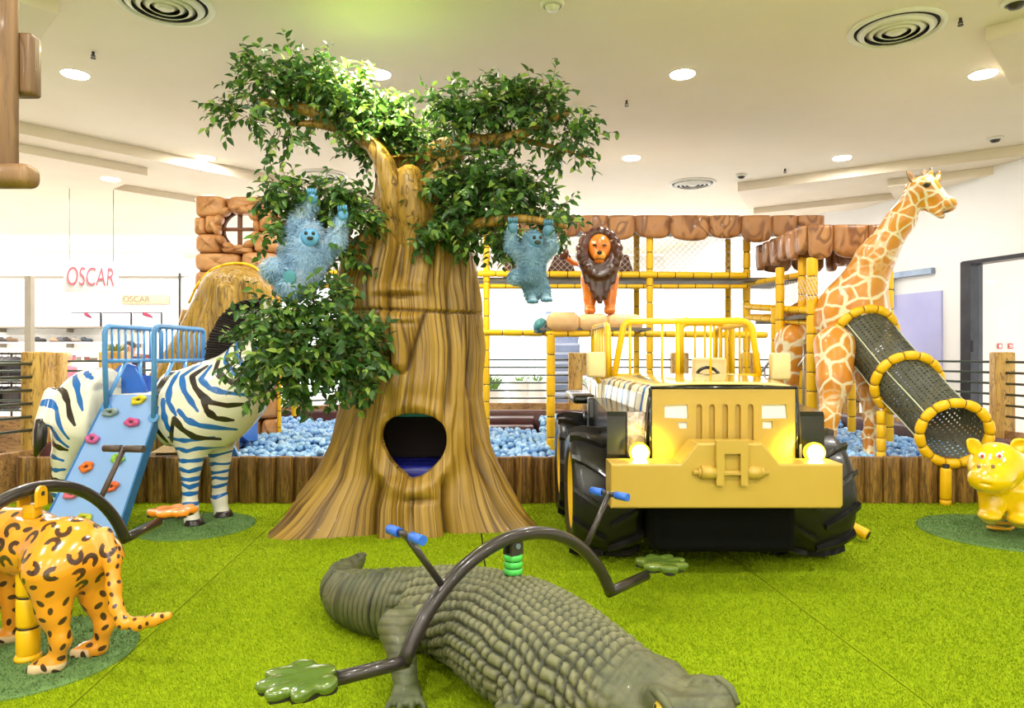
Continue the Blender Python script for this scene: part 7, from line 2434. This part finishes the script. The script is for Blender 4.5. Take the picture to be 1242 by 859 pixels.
# clothes racks with dark jackets
M['jacket'] = plain('jacket_black', (44, 42, 48), (30, 28, 34), 14, 0.7)
M['jacket_grey'] = plain('jacket_charcoal', (70, 64, 66), (52, 48, 50), 14, 0.7)
rk = thing('clothes_rack', 'two-tier metal clothes rack of dark jackets at the left edge', 'clothes rack', (P(8, 500, 9).x, 9.0, 0))
zt, zb2 = P(8, 429, 9).z, P(8, 465, 9).z
for z in (zt, zb2):
    MB().cyl((P(-22, 0, 9).x, 9, z), (P(27, 0, 9).x, 9, z), .013, n=8).build('bar', M['metal_dark'], rk)
for px in (-21, 14, 27):
    MB().cyl((P(px, 0, 9).x, 9.0, 0), (P(px, 0, 9).x, 9.0, zt), .014, n=8).build('upright', M['metal_dark'], rk)
Vj, Fj = blob([('e', (0, 0, -.16), (.062, .15, .15), None, .03), ('e', (0, 0, -.06), (.05, .17, .05), None, .04), ('c', (0, -.17, -.07), .04, (.01, -.19, -.27), .034, .03), ('c', (0, .17, -.07), .04, (.01, .19, -.27), .034, .03)], .013)
lab_j = ['black jacket at the left frame edge, upper bar of the rack', 'charcoal jacket in the middle of the upper bar of the rack', 'black jacket on the upper bar nearest the carved post', 'black jacket at the left frame edge, lower bar of the rack', 'charcoal jacket in the middle of the lower bar of the rack', 'black jacket on the lower bar nearest the carved post']
for k in range(6):
    px = (2, 10, 19)[k % 3]; z = (zt, zb2)[k // 3]
    base = Vector((P(px, 0, 9).x, 9.0, z - .035))
    t = thing('jacket', lab_j[k], 'jacket', base, 'dark jackets on the rack')
    mesh_np('garment', Vj + np.array(base), Fj, M['jacket'] if k % 2 == 0 else M['jacket_grey'], t)
    MB().tube([base + Vector((0, -.12, -.05)), base + Vector((0, 0, .0)), base + Vector((0, 0, .04)), base + Vector((0, .012, .05))], .005, 6).build('hanger', M['metal_dark'], t)
# person and planter beyond the zebra
pb = P(157, 430, 10.6)
pe = thing('person', 'person with short dark hair in a dark jacket beyond the blue hand rail', 'person', (pb.x, 10.6, 0))
H_ = 1.43
def pp_(x, y, z): return (pb.x + x, 10.6 + y, z * H_)
pr = [('e', pp_(0, 0, .935), (.075, .09, .10), None, .02), ('c', pp_(0, .01, .86), .045, pp_(0, .01, .82), .055, .02), ('c', pp_(-.10, .02, .80), .085, pp_(.10, .02, .80), .085, .05), ('c', pp_(0, .02, .78), .14, pp_(0, .02, .56), .13, .05),
      ('c', pp_(-.17, .02, .79), .055, pp_(-.21, -.02, .62), .045, .03), ('c', pp_(-.21, -.02, .62), .043, pp_(-.16, -.14, .52), .033, .02), ('c', pp_(.17, .02, .79), .055, pp_(.21, -.02, .62), .045, .03), ('c', pp_(.21, -.02, .62), .043, pp_(.18, -.14, .52), .033, .02),
      ('c', pp_(-.075, .02, .52), .09, pp_(-.08, .0, .28), .06, .04), ('c', pp_(-.08, .0, .28), .058, pp_(-.08, .03, .05), .042, .03), ('c', pp_(.075, .02, .52), .09, pp_(.08, .0, .28), .06, .04), ('c', pp_(.08, .0, .28), .058, pp_(.08, .03, .05), .042, .03),
      ('e', pp_(-.08, -.04, .025), (.045, .12, .036), None, .03), ('e', pp_(.08, -.04, .025), (.045, .12, .036), None, .03), ('e', pp_(0, -.09, .925), (.014, .022, .02), None, .012), ('e', pp_(-.076, .01, .93), (.012, .02, .03), None, .01), ('e', pp_(.076, .01, .93), (.012, .02, .03), None, .01),
      ('e', pp_(-.15, -.17, .50), (.032, .04, .045), None, .02), ('e', pp_(.175, -.17, .50), (.032, .04, .045), None, .02)]
V, F = blob(pr, .014); V = relax(V, F, 1)
M['person'] = skin('person_clothes', (60, 54, 60), [('pale', (206, 150, 120))], 0.7, 0.0)
pale = ((V[:, 2] > .85 * H_) | ((V[:, 1] < 10.6 - .12) & (V[:, 2] > .4 * H_) & (V[:, 2] < .56 * H_))).astype(float)
mesh_np('body', V, F, M['person'], pe, {'pale': pale})
M['hair'] = plain('dark_hair', (44, 30, 26), (30, 20, 18), 30, 0.5)
hb_ = [('e', pp_(0, .012, .955), (.084, .096, .088), None, .02), ('-e', pp_(0, -.10, .915), (.07, .075, .085), None, .02), ('-b', pp_(0, -.02, .84), (.12, .14, .08), None, .02)]
V, F = blob(hb_, .009); mesh_np('hair', V, F, M['hair'], pe)
for s in (-.028, .028):
    MB().ell(pp_(s, -.083, .938), (.010, .008, .007)).build('eye', M['eye_dark'], pe)
MB().ell(pp_(0, -.085, .893), (.022, .008, .005)).build('mouth', M['poster_red'], pe)
pq = P(140, 440, 9.3)
pl = thing('planter_box', 'brown wooden planter box with yellow green plants behind the blue hand rail', 'planter', (pq.x, 9.3, 0))
MB().rbox((pq.x, 9.3, .64), (.30, .26, 1.28), .012).build('box', M['post'], pl)
lb2 = MB()
for k in range(60):
    a = random.uniform(0, 6.28); r0 = random.uniform(0, .11); t_ = random.uniform(.05, .13)
    b = Vector((pq.x + r0 * math.cos(a), 9.3 + r0 * math.sin(a), 1.275)); e_ = b + Vector((math.cos(a) * .06, math.sin(a) * .06, t_)); s_ = Vector((-math.sin(a), math.cos(a), 0)) * .016
    lb2.add([b, b.lerp(e_, .5) + s_, e_, b.lerp(e_, .5) - s_], [(0, 1, 2, 3)])
M['plant'] = plain('plant_yellow_green', (150, 160, 60), (120, 134, 50), 20, 0.6)
o = lb2.build('plants', M['plant'], pl, fix=False); o['kind'] = 'stuff'
# pink child mannequin torso near the table
mq = P(82, 441, 10.2)
mn_ = thing('mannequin', 'child mannequin in a pink top behind the zebra back', 'mannequin', (mq.x, 10.2, 0))
V, F = blob([('e', (mq.x, 10.2, mq.z + .10), (.06, .065, .075), None, .02), ('c', (mq.x, 10.2, mq.z), .03, (mq.x, 10.2, mq.z - .04), .04, .02), ('c', (mq.x, 10.2, mq.z - .08), .085, (mq.x, 10.2, mq.z - .32), .09, .04), ('c', (mq.x - .1, 10.2, mq.z - .07), .035, (mq.x - .14, 10.2, mq.z - .28), .028, .03), ('c', (mq.x + .1, 10.2, mq.z - .07), .035, (mq.x + .14, 10.2, mq.z - .28), .028, .03)], .011)
M['pink_top'] = skin('pink_top', (226, 150, 176), [('pale', (240, 196, 160))], 0.6, 0.0)
mesh_np('torso', V, F, M['pink_top'], mn_, {'pale': (V[:, 2] > mq.z - .03).astype(float)})
MB().cyl((mq.x, 10.2, 0.02), (mq.x, 10.2, mq.z - .34), .015).lathe([(0, .02), (.13, .02), (.14, 0)], (mq.x, 10.2, 0), n=20).build('stand', M['steel'], mn_)

# pale staircase and plants behind the back railing
M['stair'] = plain('stair_blue_grey', (196, 204, 222), (180, 190, 210), 3, 0.5)
M['stair_dark'] = plain('stair_riser', (146, 156, 180), (130, 142, 168), 3, 0.5)
stw = thing('staircase', 'pale blue grey staircase rising beyond the back railing', 'staircase', (P(694, 490, 12).x, 13.0, 0))
xs0, xs1 = P(672, 490, 12).x, P(716, 490, 12).x
for k in range(12):
    y = 11.8 + .28 * k; z = .18 * (k + 1)
    MB().box(((xs0 + xs1) / 2, y + .16, z), (xs1 - xs0, .32, .045)).build('tread', M['stair'], stw)
    MB().box(((xs0 + xs1) / 2, y + .03, z - .10), (xs1 - xs0, .02, .155)).build('riser', M['stair_dark'], stw)
for x in (xs0, xs1):
    MB().prism([(0, -.05), (.3, -.05), (3.5, 2.0), (3.5, 2.2), (0, .1)], (x - .015, 11.75, .05), (0, 1, 0), (0, 0, 1), (.03, 0, 0)).build('stringer', M['stair'], stw)
M['grass_plant'] = plain('planter_grass', (104, 150, 64), (140, 178, 96), 14, 0.7)
def grass_tuft(px, py, d, n, w, h, label):
    q = P(px, py, d)
    t = thing('grass_plant', label, 'plant', (q.x, d, 0), 'plants beyond the railing')
    MB().lathe([(0, 0), (w * .55, 0), (w * .62, q.z - .02), (w * .55, q.z), (0, q.z - .02)], (q.x, d, 0), n=18).build('pot', M['shop_white'], t, fix=False)
    mb = MB()
    for k in range(n):
        a = random.uniform(0, 6.28); l = h * random.uniform(.6, 1.1); s = Vector((-math.sin(a), math.cos(a), 0)) * .012
        b = Vector((q.x, d, q.z)) + Vector((math.cos(a), math.sin(a), 0)) * random.uniform(0, w * .5)
        m_ = b + Vector((math.cos(a) * w * .25, math.sin(a) * w * .25, l * .6)); e_ = b + Vector((math.cos(a) * w * .7, math.sin(a) * w * .7, l * random.uniform(.7, 1)))
        mb.add([b - s, b + s, m_ + s * .8, m_ - s * .8, e_], [(0, 1, 2, 3), (3, 2, 4)])
    o = mb.build('blades', M['grass_plant'], t, fix=False); o['kind'] = 'stuff'
grass_tuft(593, 472, 11.6, 130, .42, .30, 'tuft of green grass plant right beside the tree trunk edge')
grass_tuft(650, 462, 12.4, 40, .3, .14, 'low pale green plant left of the staircase')
grass_tuft(630, 462, 12.4, 34, .3, .12, 'low pale green plant between trunk and back post')
